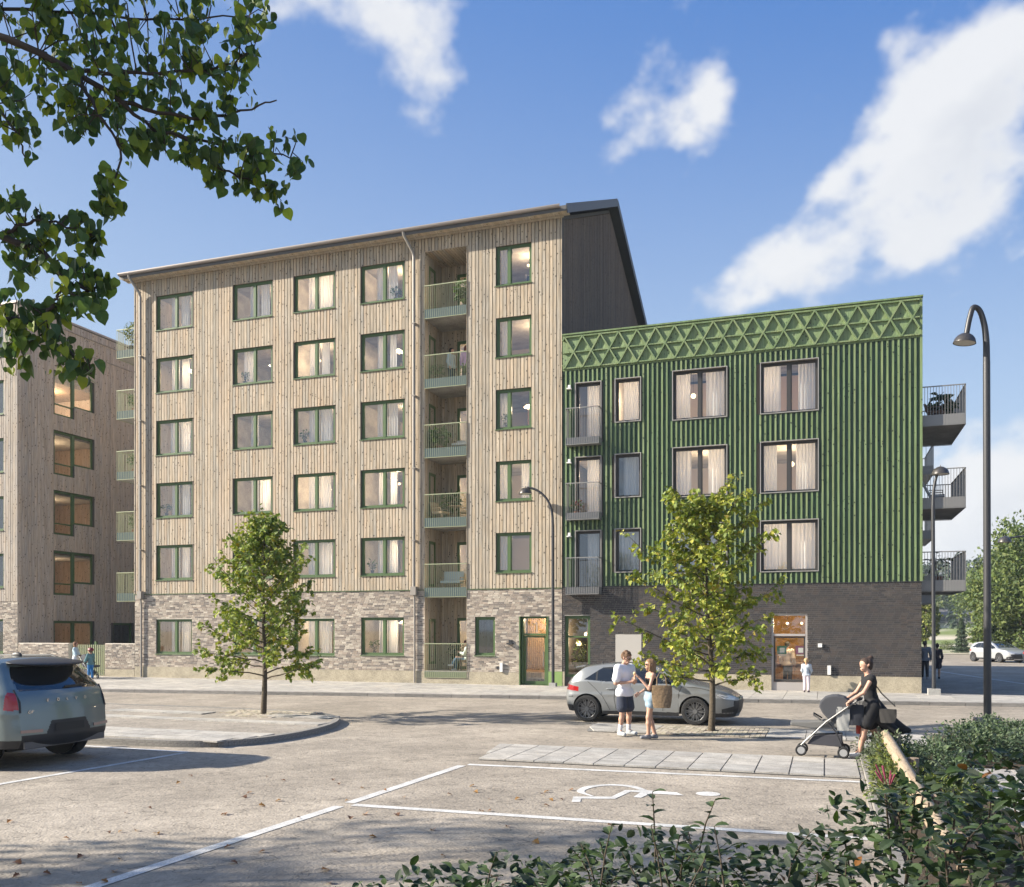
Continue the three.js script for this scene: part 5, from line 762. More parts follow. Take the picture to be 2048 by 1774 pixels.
person({ label: 'child in red helmet, teal jacket and blue trousers beside the pram', child: true, H: 1.35, at: [-31.05, .1, -32.35], turn: -100 * deg, helmet: [.16, .02, .03], hair: 'short', hairC: [.1, .05, .03], pose: { elL: [.24, 1.15, .1], wrL: [.16, 1.05, .32], elR: [-.24, 1.15, .1], wrR: [-.16, 1.05, .32], anL: [.1, .09, .08], toL: [.1, .04, .24] }, shirt: { c: [.09, .19, .21], e: .035, sleeve: 1.85, name: 'jacket' }, bottom: { c: [.02, .15, .38], len: 1.9, e: .018 }, shoes: [.05, .04, .05] });
person({ label: 'woman with dark hair and pale blue top standing on the fourth-floor loggia', fem: true, H: 1.68, at: [-14.92, 12.52, -35.5], turn: 75 * deg, hair: 'bob', hairC: [.02, .013, .01], shirt: { c: [.38, .47, .5], e: .03, sleeve: 1.8 }, bottom: { c: [.05, .08, .1], len: 1.9 }, shoes: [.05, .05, .05] });
person({ label: 'woman with auburn hair and lilac jumper standing on the fourth-floor loggia', fem: true, H: 1.68, at: [-14.2, 12.52, -35.4], turn: 190 * deg, hair: 'bob', hairC: [.1, .03, .018], shirt: { c: [.4, .27, .46], e: .034, sleeve: 1.8 }, bottom: { c: [.05, .07, .06], len: 1.9 }, shoes: [.05, .05, .05] });
person({ label: 'man in a dark suit standing behind the third-floor loggia door', H: 1.8, at: [-14.45, 9.64, -36.95], turn: 30 * deg, hair: 'short', hairC: [.03, .02, .015], shirt: { c: [.012, .012, .018], e: .035, sleeve: 1.85, hem: .78, name: 'jacket' }, bottom: { c: [.012, .012, .018], len: 1.92 }, shoes: [.01, .01, .01] });
person({ label: 'person in a pale shirt inside behind the grey glazed door', H: 1.76, at: [-1.35, .1, -36.1], turn: 160 * deg, hair: 'short', hairC: [.025, .018, .014], shirt: { c: [.6, .52, .44], e: .032, sleeve: 1.85 }, bottom: { c: [.03, .035, .05], len: 1.92 }, shoes: [.03, .03, .03] });
person({ label: 'woman in jeans sitting with a book on the ground-floor loggia', fem: true, H: 1.66, at: [-14.12, .60, -35.2], turn: -75 * deg, hair: 'bun', hairC: [.04, .015, .012], headTilt: .2, pose: { pelvis: [0, .52, 0], chest: [0, .88, -.04], neck: [0, 1.06, -.02], head: [0, 1.24, .02], shL: [.165, 1.01, -.03], shR: [-.165, 1.01, -.03], elL: [.22, .76, .08], wrL: [.1, .84, .3], elR: [-.22, .76, .08], wrR: [-.1, .84, .3], hipL: [.09, .5, 0], hipR: [-.09, .5, 0], knL: [.12, .62, .42], knR: [-.1, .54, .44], anL: [.12, .3, .62], toL: [.12, .26, .78], anR: [-.1, .09, .5], toR: [-.1, .04, .66] }, shirt: { c: [.5, .58, .5], e: .026, sleeve: 1.7, hem: .46 }, bottom: { c: [.11, .19, .26], len: 1.88, top: .6 }, shoes: [.5, .5, .5] });
console.log('people ready');
// ================= trees, hedges, plants =================
// leaf outlines: [along, across] half outline from stalk to tip
const LEAF = {
  heart: [[0, .12], [-.08, .3], [.1, .47], [.35, .5], [.62, .38], [.85, .15], [1.02, 0]], maple: [[0, .06], [.02, .3], [.16, .26], [.32, .58], [.5, .3], [.62, .36], [.78, .14], [1, 0]],
  oval: [[0, .03], [.2, .22], [.5, .3], [.78, .2], [1, 0]], dia: [[.0, .05], [.5, .32], [1, 0]]
};
function leafTris(kind, fold = .25, curl = .2) { // triangles in a unit leaf: x across, y along, z up out of the blade
  const o = LEAF[kind], T = [], z = (a, b) => Math.abs(b) * fold - curl * a * a; for (const s of [1, -1]) for (let i = 0; i < o.length - 1; i++) { const a = o[i], b = o[i + 1], m0 = [0, a[0], z(a[0], 0)], m1 = [0, b[0], z(b[0], 0)], e0 = [s * a[1], a[0], z(a[0], a[1])], e1 = [s * b[1], b[0], z(b[0], b[1])]; T.push([m0, e0, e1]); if (i < o.length - 1) T.push([m0, e1, m1]); } return T;
}
const LT = {}; for (const k in LEAF) LT[k] = [leafTris(k, .2, .15), leafTris(k, .35, .3), leafTris(k, .1, .45)];
const v3 = (x, y, z) => new THREE.Vector3(x, y, z);
function leafFrame(dir, nrm) { const Y = dir.clone().normalize(), Z = nrm.clone().addScaledVector(Y, -nrm.dot(Y)); if (Z.lengthSq() < 1e-4) Z.set(.3, .5, .8).addScaledVector(Y, -Y.dot(v3(.3, .5, .8))); Z.normalize(); return [Y.clone().cross(Z), Y, Z]; }
function addLeaf(m, kind, p, dir, nrm, s, c) { const [X, Y, Z] = leafFrame(dir, nrm), T = pick(LT[kind]), f = q => [p[0] + s * (X.x * q[0] + Y.x * q[1] + Z.x * q[2]), p[1] + s * (X.y * q[0] + Y.y * q[1] + Z.y * q[2]), p[2] + s * (X.z * q[0] + Y.z * q[1] + Z.z * q[2])]; for (const t of T) m.tri(f(t[0]), f(t[1]), f(t[2]), c, [0, 0], [0, 1], [1, 0]); }
const rdir = () => { const a = R() * 6.2832, z = rr(-1, 1), r = Math.sqrt(1 - z * z); return v3(r * Math.cos(a), z, r * Math.sin(a)); };
const tint = (c, k = .22) => { const q = 1 + rr(-k, k); return [c[0] * q * rr(.92, 1.08), c[1] * q, c[2] * q * rr(.85, 1.15)]; };
// ---- street trees ----
function streetTree(label, x, z, h, env, cols, lean, seed0) {
  const s0 = seed; seed = seed0; const o = thing('street_tree', label, 'tree', 'young street trees'), tr = mb(), br = mb(), cr = mb(), top = t => [x + lean * t * t + .03 * Math.sin(t * 9), t * h, z + .03 * Math.cos(t * 7)];
  tr.tube([...Array(15).keys()].map(i => top(i / 14)), [...Array(15).keys()].map(i => lerp(.082, .012, Math.pow(i / 14, .8))), 10); tr.cyl(x, .0, .06, z, .11, null, 10, .085);
  const leafAt = (p, out) => { const d = out.clone().multiplyScalar(.7).add(rdir().multiplyScalar(.6)); d.y -= .35; const n = v3(0, 1, 0).add(rdir().multiplyScalar(.85)); addLeaf(cr, 'maple', p, d, n, rr(.08, .13), tint(R() < .055 ? [.30, .25, .02] : pick(cols))); };
  const NB = 64; for (let i = 0; i < NB; i++) {
    const t = lerp(.19, .97, Math.pow((i + .5) / NB, .9)), a = i * 2.39996 + rr(-.3, .3), L = env(t) * rr(.58, 1.22) * (.9 + .25 * Math.sin(a * 2 + seed0)), el = lerp(.12, 1.0, t) + rr(-.12, .15), b = top(t), H = v3(Math.cos(a), 0, Math.sin(a)), pts = [];
    for (let k = 0; k <= 7; k++) { const q = k / 7, r = L * q; pts.push([b[0] + H.x * r * Math.cos(el * .8) + rr(-.02, .02), b[1] + Math.sin(el) * r * .75 + .12 * L * q * q * (t < .3 ? -.4 : 1) + rr(-.02, .02), b[2] + H.z * r * Math.cos(el * .8) + rr(-.02, .02)]); }
    br.tube(pts, pts.map((_, k) => lerp(.022 * (1.15 - t), .004, k / 7) + .002), 5);
    for (let k = 0; k < 11; k++) { // twigs
      const q = lerp(t < .3 ? .4 : .2, 1, (k + R()) / 11), i0 = Math.min(6, Math.floor(q * 7)), f = q * 7 - i0, p = L3(pts[i0], pts[i0 + 1], f), d = H.clone().multiplyScalar(.6).add(rdir().multiplyScalar(.8)); d.y += .18; d.normalize(); const tl = rr(.12, .34) * (.6 + .5 * Math.min(1, L)), e = [p[0] + d.x * tl, p[1] + d.y * tl, p[2] + d.z * tl];
      br.tube([p, e], [.005, .002], 4, null, false); const nl = 10; for (let m = 0; m < nl; m++) { const w = (m + R()) / nl, g = L3(p, e, w * 1.1); leafAt([g[0] + rr(-.06, .06), g[1] + rr(-.06, .06), g[2] + rr(-.06, .06)], d); }
    }
  }
  part(o, 'trunk', tr, M.bark); part(o, 'branches', br, M.bark, { kind: 'stuff' }); part(o, 'crown', cr, M.leaf, { kind: 'stuff' }); seed = s0; return o;
}
const gA = [[.25, .31, .03], [.18, .25, .03], [.33, .37, .035], [.14, .205, .03]], gB = [[.30, .345, .03], [.23, .285, .03], [.38, .39, .04], [.17, .235, .03]];
streetTree('slim young tree standing on the kerbed island left of the road', -13.79, -20.27, 5.05, t => 2.75 * Math.pow(Math.sin(Math.PI * clamp((t + .05) / 1.12, 0, 1)), .8) * lerp(1.1, .5, t), gA, .0, 31);
streetTree('fuller yellow-green young tree in front of the silver hatchback', -2.43, -20.97, 5.2, t => 2.3 * Math.pow(Math.sin(Math.PI * clamp((t + .03) / 1.1, 0, 1)), .75) * lerp(1.0, .66, t), gB, -.22, 77);

// ---- big linden whose branches hang into the view ----
{
  const BR = [[[-6.5, 6.2, -3.1], [-5.81, 6.07, -3.5], [-4.9, 5.77, -3.71], [-4.29, 5.56, -3.81], [-3.9, 5.37, -3.95], [-3.66, 5.2, -4.03], [-3.54, 5.09, -4.12], [-3.46, 4.94, -4.2]], [[-3.9, 5.37, -3.95], [-3.58, 5.42, -4.16], [-3.24, 5.52, -4.38], [-3.12, 5.65, -4.48]], [[-3.66, 5.2, -4.03], [-3.35, 5.17, -4.24], [-3.16, 5.26, -4.41], [-2.99, 5.36, -4.52]], [[-3.54, 5.09, -4.12], [-3.44, 5.09, -4.26], [-3.19, 5.1, -4.51], [-2.92, 5.07, -4.65]], [[-3.44, 5.09, -4.26], [-3.3, 4.96, -4.37], [-3.11, 4.89, -4.53]], [[-3.9, 5.37, -3.95], [-3.69, 5.07, -3.91], [-3.59, 4.88, -3.95], [-3.62, 4.59, -3.89]], [[-4.9, 5.77, -3.71], [-4.19, 5.84, -4.06], [-3.63, 5.85, -4.35], [-3.23, 5.95, -4.6]], [[-4.9, 5.77, -3.71], [-4.21, 5.15, -3.63], [-3.96, 4.88, -3.61], [-3.91, 4.75, -3.63]], [[-6.5, 5.1, -2.9], [-5.46, 4.85, -3.41], [-4.58, 4.56, -3.61], [-4.12, 4.38, -3.66], [-3.9, 4.29, -3.73], [-3.72, 4.1, -3.74], [-3.64, 4.09, -3.82]], [[-4.12, 4.38, -3.66], [-3.92, 4.46, -3.73], [-3.7, 4.41, -3.85]], [[-6.5, 4.6, -2.9], [-5.35, 4.4, -3.34], [-4.27, 3.95, -3.5], [-3.94, 3.87, -3.51], [-3.75, 3.84, -3.57], [-3.51, 3.6, -3.66]], [[-3.75, 3.84, -3.57], [-3.68, 3.97, -3.6], [-3.63, 4.04, -3.61]]];
  const BL = [[-4.3, 5.73, -4.02, .31, .23], [-3.92, 5.73, -4.15, .33, .2], [-3.57, 5.73, -4.27, .27, .21], [-3.28, 5.64, -4.37, .19, .17], [-3.17, 5.88, -4.52, .1, .09], [-3.17, 5.5, -4.41, .11, .11], [-4.13, 5.25, -3.87, .23, .15], [-3.82, 5.23, -3.97, .23, .13], [-3.54, 5.27, -4.12, .24, .14], [-3.34, 5.26, -4.24, .17, .11], [-3.97, 4.86, -3.66, .11, .12], [-3.82, 5.01, -3.87, .07, .06], [-3.6, 4.99, -4.0, .12, .1], [-3.54, 4.95, -4.12, .11, .1], [-3.6, 4.63, -3.89, .07, .1], [-3.64, 4.76, -3.88, .06, .08], [-3.33, 4.95, -4.3, .12, .12], [-3.19, 4.98, -4.45, .19, .12], [-3.0, 5.07, -4.57, .16, .1], [-3.06, 4.9, -4.55, .12, .07], [-3.24, 5.11, -4.38, .14, .08], [-4.04, 4.45, -3.69, .11, .09], [-3.84, 4.41, -3.75, .17, .11], [-3.67, 4.33, -3.82, .08, .12], [-3.97, 4.25, -3.71, .13, .09], [-3.7, 4.15, -3.75, .13, .11], [-3.63, 4.13, -3.83, .05, .06], [-4.09, 4.59, -3.67, .04, .07], [-3.85, 3.87, -3.54, .15, .14], [-3.68, 3.97, -3.6, .13, .09], [-3.87, 3.69, -3.53, .1, .09], [-3.73, 3.77, -3.58, .12, .07], [-3.59, 3.65, -3.63, .09, .08]];
  const o = thing('linden_tree', 'large linden tree at the upper left with branches hanging into view', 'tree'), tr = mb(), br = mb(), fo = mb();
  tr.tube([[-6.9, 0, -2.4], [-6.85, 1.5, -2.45], [-6.75, 3.5, -2.6], [-6.6, 5.5, -2.8], [-6.7, 7.5, -2.6], [-6.8, 9.3, -2.4]], [.3, .24, .21, .17, .11, .03], 14);
  const all = []; for (const b of BR) { const pts = new THREE.CatmullRomCurve3(b.map(p => v3(...p))).getPoints(18); const r0 = b.length > 5 ? .045 : .014; br.tube(pts.map((p, i) => [p.x + .006 * Math.sin(i * 2.1), p.y + .008 * Math.sin(i * 1.7), p.z]), pts.map((_, i) => lerp(r0, .004, Math.pow(i / 18, .7))), 6); all.push(...pts); }
  const cols = [[.085, .15, .025], [.06, .115, .026], [.125, .195, .024], [.24, .30, .02], [.05, .095, .026]], L = [];
  for (const b of BL) {
    const n = Math.round(2700 * b[3] * b[4]) + 20, tw3 = Math.max(3, Math.round(n / 8)), tips = [];
    for (let i = 0; i < tw3; i++) { const q = rdir(), k = Math.cbrt(R()), tip = v3(b[0] + q.x * b[3] * k * 1.3, b[1] + q.y * b[4] * k * 1.3, b[2] + q.z * b[3] * 1.4 * k); let near = all[0], d = 1e9; for (const p of all) { const e = p.distanceToSquared(tip); if (e < d) { d = e; near = p; } } const mid = near.clone().lerp(tip, .5).add(v3(rr(-.05, .05), rr(-.02, .06), rr(-.05, .05))); br.tube([near.toArray(), mid.toArray(), tip.toArray()], [.0042, .0032, .0016], 4, null, false); tips.push([mid, tip]); }
    for (let i = 0; i < n; i++) { const [m, t] = pick(tips), p = m.clone().lerp(t, rr(.1, 1.25)).add(rdir().multiplyScalar(.05)), d = v3(rr(-.6, .6), -1, rr(-.6, .6)), nn = rdir().multiplyScalar(1).add(v3(.1, .25, .35)); L.push([p.toArray(), d, nn, rr(.032, .074) * (R() < .2 ? .7 : 1), Math.floor(R() * 5)]); }
  }
  const geos = []; for (const c of cols) for (let k = 0; k < 2; k++) { const m = mb(); for (const t of LT.heart[k]) m.tri(t[0], t[1], t[2], tint(c, .12), [0, 0], [0, 1], [1, 0]); geos.push(m.build()); }
  const order = [...L].sort((a, b) => b[3] - a[3]); order.forEach((l, i) => { if (i < 300) { const [X, Y, Z] = leafFrame(l[1], l[2]), q = part(o, 'leaf', geos[l[4] * 2 + i % 2], M.leaf); new THREE.Matrix4().makeBasis(X, Y, Z).decompose(v3(0, 0, 0), q.quaternion, v3(1, 1, 1)); q.position.set(...l[0]); q.scale.setScalar(l[3]); } else addLeaf(fo, 'heart', l[0], l[1], l[2], l[3], tint(cols[l[4]], .2)); });
  // the rest of the crown, out of view, that shades the hedge
  for (let i = 0; i < 26; i++) { const a = i * 2.4, e = rr(.1, 1.1), l = rr(1.2, 2.3), b = [-6.7, rr(4.2, 8), -2.6], t = [b[0] + Math.cos(a) * l * Math.cos(e) - .4, b[1] + Math.sin(e) * l, b[2] + Math.sin(a) * l * Math.cos(e) + .9]; br.tube([b, L3(b, t, .5), t], [.05, .03, .01], 5); for (let k = 0; k < 90; k++) { const q = rdir().multiplyScalar(.62 * Math.cbrt(R())), p = [t[0] + q.x, t[1] + q.y, t[2] + q.z]; if (p[0] > -4.6) continue; addLeaf(fo, 'heart', p, v3(rr(-.6, .6), -1, rr(-.6, .6)), rdir(), rr(.1, .15), tint(pick(cols))); } }
  part(o, 'trunk', tr, M.bark); part(o, 'branches', br, std([.045, .035, .028], .95), { kind: 'stuff' }); part(o, 'foliage', fo, M.leaf, { kind: 'stuff' });
}
// ---- trees left of the view whose shade falls across the car park ----
for (const [x, z, h, rad, l] of [[-14.4, -3.7, 8.2, 2.2, 'shade tree left of the view behind the SUV bay']]) {
  const o = thing('shade_tree', l, 'tree'), tr = mb(), cr = mb(); tr.tube([[x, 0, z], [x + .1, 2.4, z], [x, h * .6, z + .1], [x, h * .92, z]], [.2, .16, .1, .02], 10);
  for (let i = 0; i < 30; i++) { const q = rdir(), k = Math.cbrt(rr(.25, 1)), t = [x + q.x * rad * k, h * .66 + q.y * h * .29 * k, z + q.z * rad * k * 1.1]; tr.tube([[x, h * .5, z], L3([x, h * .5, z], t, .6), t], [.05, .03, .01], 5); for (let j = 0; j < 80; j++) { const d = rdir().multiplyScalar(.75 * Math.cbrt(R())); addLeaf(cr, 'oval', [t[0] + d.x, t[1] + d.y, t[2] + d.z], rdir(), rdir(), rr(.14, .2), tint([.07, .12, .02])); } }
  part(o, 'trunk', tr, M.bark); part(o, 'crown', cr, M.leaf, { kind: 'stuff' });
}
// ---- dark hedge in the foreground; l runs along the hedge, d across it ----
{
  const F = [-.3252, -.9456], Rg = [.9456, -.3252], W3 = (l, d) => [F[0] * d + Rg[0] * l, F[1] * d + Rg[1] * l], topY = curve([[-1.0, 1.1], [-.6, 1.24], [-.25, 1.33], [0, 1.36], [.4, 1.41], [.7, 1.45], [.9, 1.4], [1.2, 1.43], [1.4, 1.57], [1.6, 1.69], [1.86, 1.8], [2.6, 1.86]]);
  const o = thing('hedge', 'dark leafy hedge in the right foreground', 'hedge'), st = mb(), fo = mb(), cols = [[.028, .06, .014], [.02, .045, .013], [.042, .082, .016], [.045, .085, .011], [.016, .034, .012]], big = [];
  for (let i = 0; i < 46; i++) { const l = rr(-.8, 2.5), d = rr(2.9, 4.1), w = W3(l, d), y = topY(l) - rr(.1, .3); st.tube([[w[0], 0, w[1]], [w[0] + rr(-.05, .05), y * .5, w[1] + rr(-.05, .05)], [w[0] + rr(-.1, .1), y, w[1] + rr(-.1, .1)]], [.012, .009, .004], 5); }
  for (let i = 0; i < 11500; i++) { const l = rr(-.95, 2.6), d = rr(2.75, 4.25), w = W3(l, d), up = topY(l) - .05 - (d - 3.3) * .05 + .09 * (fbm(l * 5 + 40, d * 3, 0, 0, 3) - .5) * 2, y = up - Math.abs(rr(0, 1) ** 1.6) * 1.25; if (y < .25) continue; addLeaf(fo, 'oval', [w[0], y, w[1]], v3(rr(-1, 1), rr(-.3, .9), rr(-1, 1)), v3(rr(-.8, .8), 1, rr(-.8, .8)), rr(.03, .072), tint(R() < .004 ? [.3, .12, .02] : pick(cols), .25)); }
  // shoots that stand above the rest
  for (let i = 0; i < 44; i++) {
    const l = i < 16 ? .35 + .045 * i * .7 + rr(-.1, .1) : rr(-.75, 2.4), d = rr(2.9, 3.8), w = W3(l, d), y0 = topY(l) - .15, hgt = (i < 16 ? rr(.16, .34) : rr(.1, .22)), lean = [rr(-.1, .1), rr(-.1, .1)], pts = [0, .35, .7, 1].map(t => [w[0] + lean[0] * t * t, y0 + hgt * t, w[1] + lean[1] * t * t]); st.tube(pts, [.004, .0035, .003, .0015], 4);
    for (let k = 0; k < 9; k++) { const t = .25 + .75 * k / 8, i0 = Math.min(2, Math.floor(t * 3)), p = L3(pts[i0], pts[i0 + 1], t * 3 - i0), a = k * 2.4; big.push([p, v3(Math.cos(a), .5, Math.sin(a)), v3(rr(-.4, .4), 1, rr(-.4, .4)), rr(.045, .07), Math.floor(R() * 5)]); }
  }
  const geos = cols.map(c => { const m = mb(); for (const t of LT.oval[1]) m.tri(t[0], t[1], t[2], c, [0, 0], [0, 1], [1, 0]); return m.build(); });
  big.sort((a, b) => b[3] - a[3]).forEach((l, i) => { if (i < 300) { const [X, Y, Z] = leafFrame(l[1], l[2]), q = part(o, 'leaf', geos[l[4]], M.leaf); new THREE.Matrix4().makeBasis(X, Y, Z).decompose(v3(0, 0, 0), q.quaternion, v3(1, 1, 1)); q.position.set(...l[0]); q.scale.setScalar(l[3]); } else addLeaf(fo, 'oval', l[0], l[1], l[2], l[3], tint(cols[l[4]])); });
  part(o, 'stems', st, std([.06, .045, .03], .95), { kind: 'stuff' }); part(o, 'foliage', fo, M.leaf, { kind: 'stuff' });
}
// ---- shrubs in the beds ----
function shrub(name, label, x, z, r, h, cols, n, s, kind = 'oval', y0 = .05, group = 'low shrubs in the beds', flower) {
  const o = thing(name, label, 'shrub', group), st = mb(), fo = mb(); for (let i = 0; i < 10; i++) { const a = R() * 6.28, q = R() * r * .7; st.tube([[x + .2 * q * Math.cos(a), y0 - .05, z + .2 * q * Math.sin(a)], [x + q * Math.cos(a), y0 + h * .7, z + q * Math.sin(a)]], [.008, .003], 4, null, false); }
  for (let i = 0; i < n; i++) { const q = rdir(), k = Math.pow(R(), .3); q.y = Math.abs(q.y); const lump = 1 + .25 * (vn3(q.x * 3 + x, q.y * 3, q.z * 3 + z) - .5) * 2, p = [x + q.x * r * k * lump, y0 + q.y * h * k * lump, z + q.z * r * k * lump]; addLeaf(fo, kind, p, q.clone().add(rdir().multiplyScalar(.7)), v3(0, 1, 0).add(rdir().multiplyScalar(.7)), rr(.7, 1.2) * s, tint(flower && R() < .12 ? flower : pick(cols))); }
  part(o, 'stems', st, M.bark, { kind: 'stuff' }); part(o, 'foliage', fo, M.leaf, { kind: 'stuff' }); return o;
}
const sage = [[.17, .21, .11], [.12, .165, .075], [.21, .245, .14], [.09, .13, .05]], lime = [[.17, .21, .03], [.12, .165, .03], [.22, .24, .05], [.09, .13, .03]], deep = [[.07, .115, .05], [.10, .15, .07], [.05, .09, .035], [.14, .19, .09]];
[[1.02, -17.75, .5, .6, sage, 'pale sage shrub at the woman\'s feet beside the log rail'], [.98, -16.6, .42, .5, sage, 'pale sage shrub at the middle of the log rail'], [1.0, -15.5, .42, .42, lime, 'lime green shrub left of the log rail behind its post'], [.98, -14.4, .4, .4, lime, 'lime green shrub left of the log rail before its post'], [.95, -13.2, .42, .42, lime, 'yellow-green shrub by the corner of the parking bay'], [1.35, -12.0, .5, .5, lime, 'yellow-green shrub nearest the dark hedge'], [1.6, -15.4, .5, .5, deep, 'deep green shrub right of the log rail'], [1.65, -16.6, .5, .45, deep, 'grey-green shrub right of the far log rail'], [1.7, -14.2, .45, .4, deep, 'low dark shrub right of the near log rail']].forEach(q => shrub('bed_shrub', q[5], q[0], q[1], q[2], q[3], q[4], 1300, .055));
[[2.55, -17.6, .62, .55, 'low shrub at the left front of the right-hand bed'], [2.5, -18.9, .62, .55, 'low shrub at the left back of the right-hand bed'], [3.5, -17.7, .7, .6, 'low shrub in the front of the bed below the big lamp post'], [3.35, -19.1, .7, .6, 'low shrub in the middle of the bed below the big lamp post'], [3.2, -20.5, .66, .5, 'low shrub at the back of the bed by the lamp post foot'], [4.5, -17.9, .75, .6, 'low shrub near the right edge in the bed front'], [4.4, -19.5, .75, .6, 'low shrub near the right edge in the bed middle'], [4.9, -20.8, .7, .5, 'low shrub near the right edge in the bed back'], [5.6, -18.6, .8, .6, 'low shrub cut by the right edge of the picture']].forEach(q => shrub('bed_shrub', q[4], q[0], q[1], q[2], q[3], deep, 1700, .06));
shrub('flowering_plant', 'small plant with dark red flower spikes at the kerb corner of the bay', .78, -12.55, .16, .3, sage, 160, .05, 'oval', .06, undefined); { const o = scene.children[scene.children.length - 1], m = mb(); for (let i = 0; i < 7; i++) { const a = i * .9, e = [.72 + .12 * Math.cos(a), .52 + rr(-.05, .08), -12.5 + .12 * Math.sin(a)]; m.tube([[.76, .25, -12.53], e], [.004, .003], 4); for (let k = 0; k < 14; k++) m.ball(lerp(.76, e[0], .5 + k / 28), lerp(.25, e[1], .5 + k / 28), lerp(-12.53, e[2], .5 + k / 28), .011); } part(o, 'flower_spike', m, std([.16, .02, .05], .8), { kind: 'stuff' }); }
// ---- fallen leaves on the asphalt ----
{ const A = [[.32, .14, .03], [.22, .09, .03], [.38, .2, .05], [.14, .06, .025]], geos = A.map(c => { const m = mb(); for (const t of LT.maple[1]) m.tri(t[0], t[1], t[2], c, [0, 0], [0, 1], [1, 0]); return m.build(); }), s0 = seed; seed = 555;
  for (let i = 0; i < 90; i++) { const w = [rr(-9.5, -2.2), -6.2 - Math.pow(R(), 1.5) * 6.5]; const q = part(scene, 'fallen_leaf', geos[i % 4], M.leaf); tag(q, 'small dry brown leaf fallen on the car park asphalt', 'leaf', 'dry leaves fallen on the asphalt'); const [X, Y, Z] = leafFrame(v3(rr(-1, 1), 0, rr(-1, 1)), v3(rr(-.3, .3), 1, rr(-.3, .3))); new THREE.Matrix4().makeBasis(X, Y, Z).decompose(v3(0, 0, 0), q.quaternion, v3(1, 1, 1)); q.position.set(w[0], .02, w[1]); q.scale.setScalar(rr(.05, .095)); } seed = s0; }
// ---- far trees, house and wood ----
function farTree(label, x, z, y, h, r, cols, n, s) { const o = thing('deciduous_tree', label, 'tree', 'trees at the end of the street'), tr = mb(), cr = mb(); tr.tube([[x, y - .5, z], [x + .1, y + h * .4, z], [x, y + h * .85, z]], [h * .025, h * .018, .03], 6); const lobes = [...Array(22).keys()].map(() => { const q = rdir(); return [x + q.x * r * .75, y + h * .5 + q.y * h * .42, z + q.z * r * .75, rr(.32, .52) * r]; }); for (let i = 0; i < n; i++) { const b = pick(lobes), q = rdir(), k = Math.pow(R(), .35); addLeaf(cr, 'dia', [b[0] + q.x * b[3] * k, b[1] + q.y * b[3] * k, b[2] + q.z * b[3] * k], rdir(), v3(0, .6, 0).add(rdir()), rr(.7, 1.3) * s, tint(pick(cols))); } part(o, 'trunk', tr, M.bark); part(o, 'crown', cr, M.leaf, { kind: 'stuff' }); }
const far1 = [[.13, .18, .035], [.10, .15, .03], [.17, .21, .045], [.075, .12, .03]], far2 = [[.2, .24, .03], [.16, .2, .03], [.24, .25, .06]];
[[15.2, -84, 0, 10.5, 3.6, far1, 'broad green tree right behind the white far car'], [17.8, -80, 0, 10, 3.4, far1, 'broad green tree at the right edge behind the dark car'], [16.4, -92, .2, 12, 4, far1, 'taller tree behind the pair by the far cars'], [21, -90, .2, 11, 4, far1, 'leafy tree just past the right edge'], [19, -104, .4, 12.5, 4.2, far1, 'tree standing back at the bend of the street'], [10.7, -112, .8, 5.5, 1.3, far2, 'light green bushy tree left of the far house'], [9.2, -118, .8, 6.5, 2.2, far2, 'light green bushy tree beside the green house balconies'], [11.0, -128, 1.4, 8, 2, far1, 'rounded tree behind the light green bushes'], [16.3, -96, .1, 4, 2.2, far2, 'low leafy bush left of the broad green trees'], [14.6, -88, .1, 3.4, 2.2, far1, 'low dark bush at the foot of the broad green trees'], [17.6, -100, .5, 5, 3, far2, 'yellow-green bush behind the parked far cars'], [22, -150, 2, 9, 4, far1, 'round tree left above the far house'], [36, -205, 2, 12, 5, far1, 'large tree right of the far house']].forEach(q => farTree(q[6], q[0], q[1], q[2], q[3], q[4], q[5], 5200, .36));
{ const s0 = seed; seed = 909; const o = mb(), t = mb(); for (let i = 0; i < 230; i++) { const x = rr(-10, 110), z = -rr(190, 420), d = -z - 96, y = 2.2 * sst(0, 90, d) + 15 * sst(110, 260, d) - .5, con = R() < .45, h = con ? rr(9, 15) : rr(6, 10), r = con ? h * .17 : h * .36; t.tube([[x, y - 1, z], [x, y + h * .8, z]], [.18, .05], 4, null, false); const c0 = con ? [.04, .07, .028] : pick([[.12, .16, .03], [.17, .2, .04], [.09, .13, .03], [.2, .17, .07]]); for (let k = 0; k < 130; k++) { const v = R(), a = R() * 6.28, q = con ? (1 - v) * r * Math.sqrt(R()) + .1 : r * Math.sin(Math.PI * (.12 + .86 * v)) * Math.sqrt(R()); addLeaf(o, 'dia', [x + q * Math.cos(a), y + h * (con ? .08 + .92 * v : .25 + .75 * v), z + q * Math.sin(a)], con ? v3(Math.cos(a), -.4, Math.sin(a)) : rdir(), v3(0, 1, 0).add(rdir().multiplyScalar(.6)), rr(.9, 1.6), tint(c0)); } }
  const f = thing('wood', 'mixed wood covering the far hillside', 'forest'); f.userData.kind = 'stuff'; part(f, 'foliage', o, M.leaf, { kind: 'stuff' }); part(f, 'trunks', t, M.bark, { kind: 'stuff' }); seed = s0; }
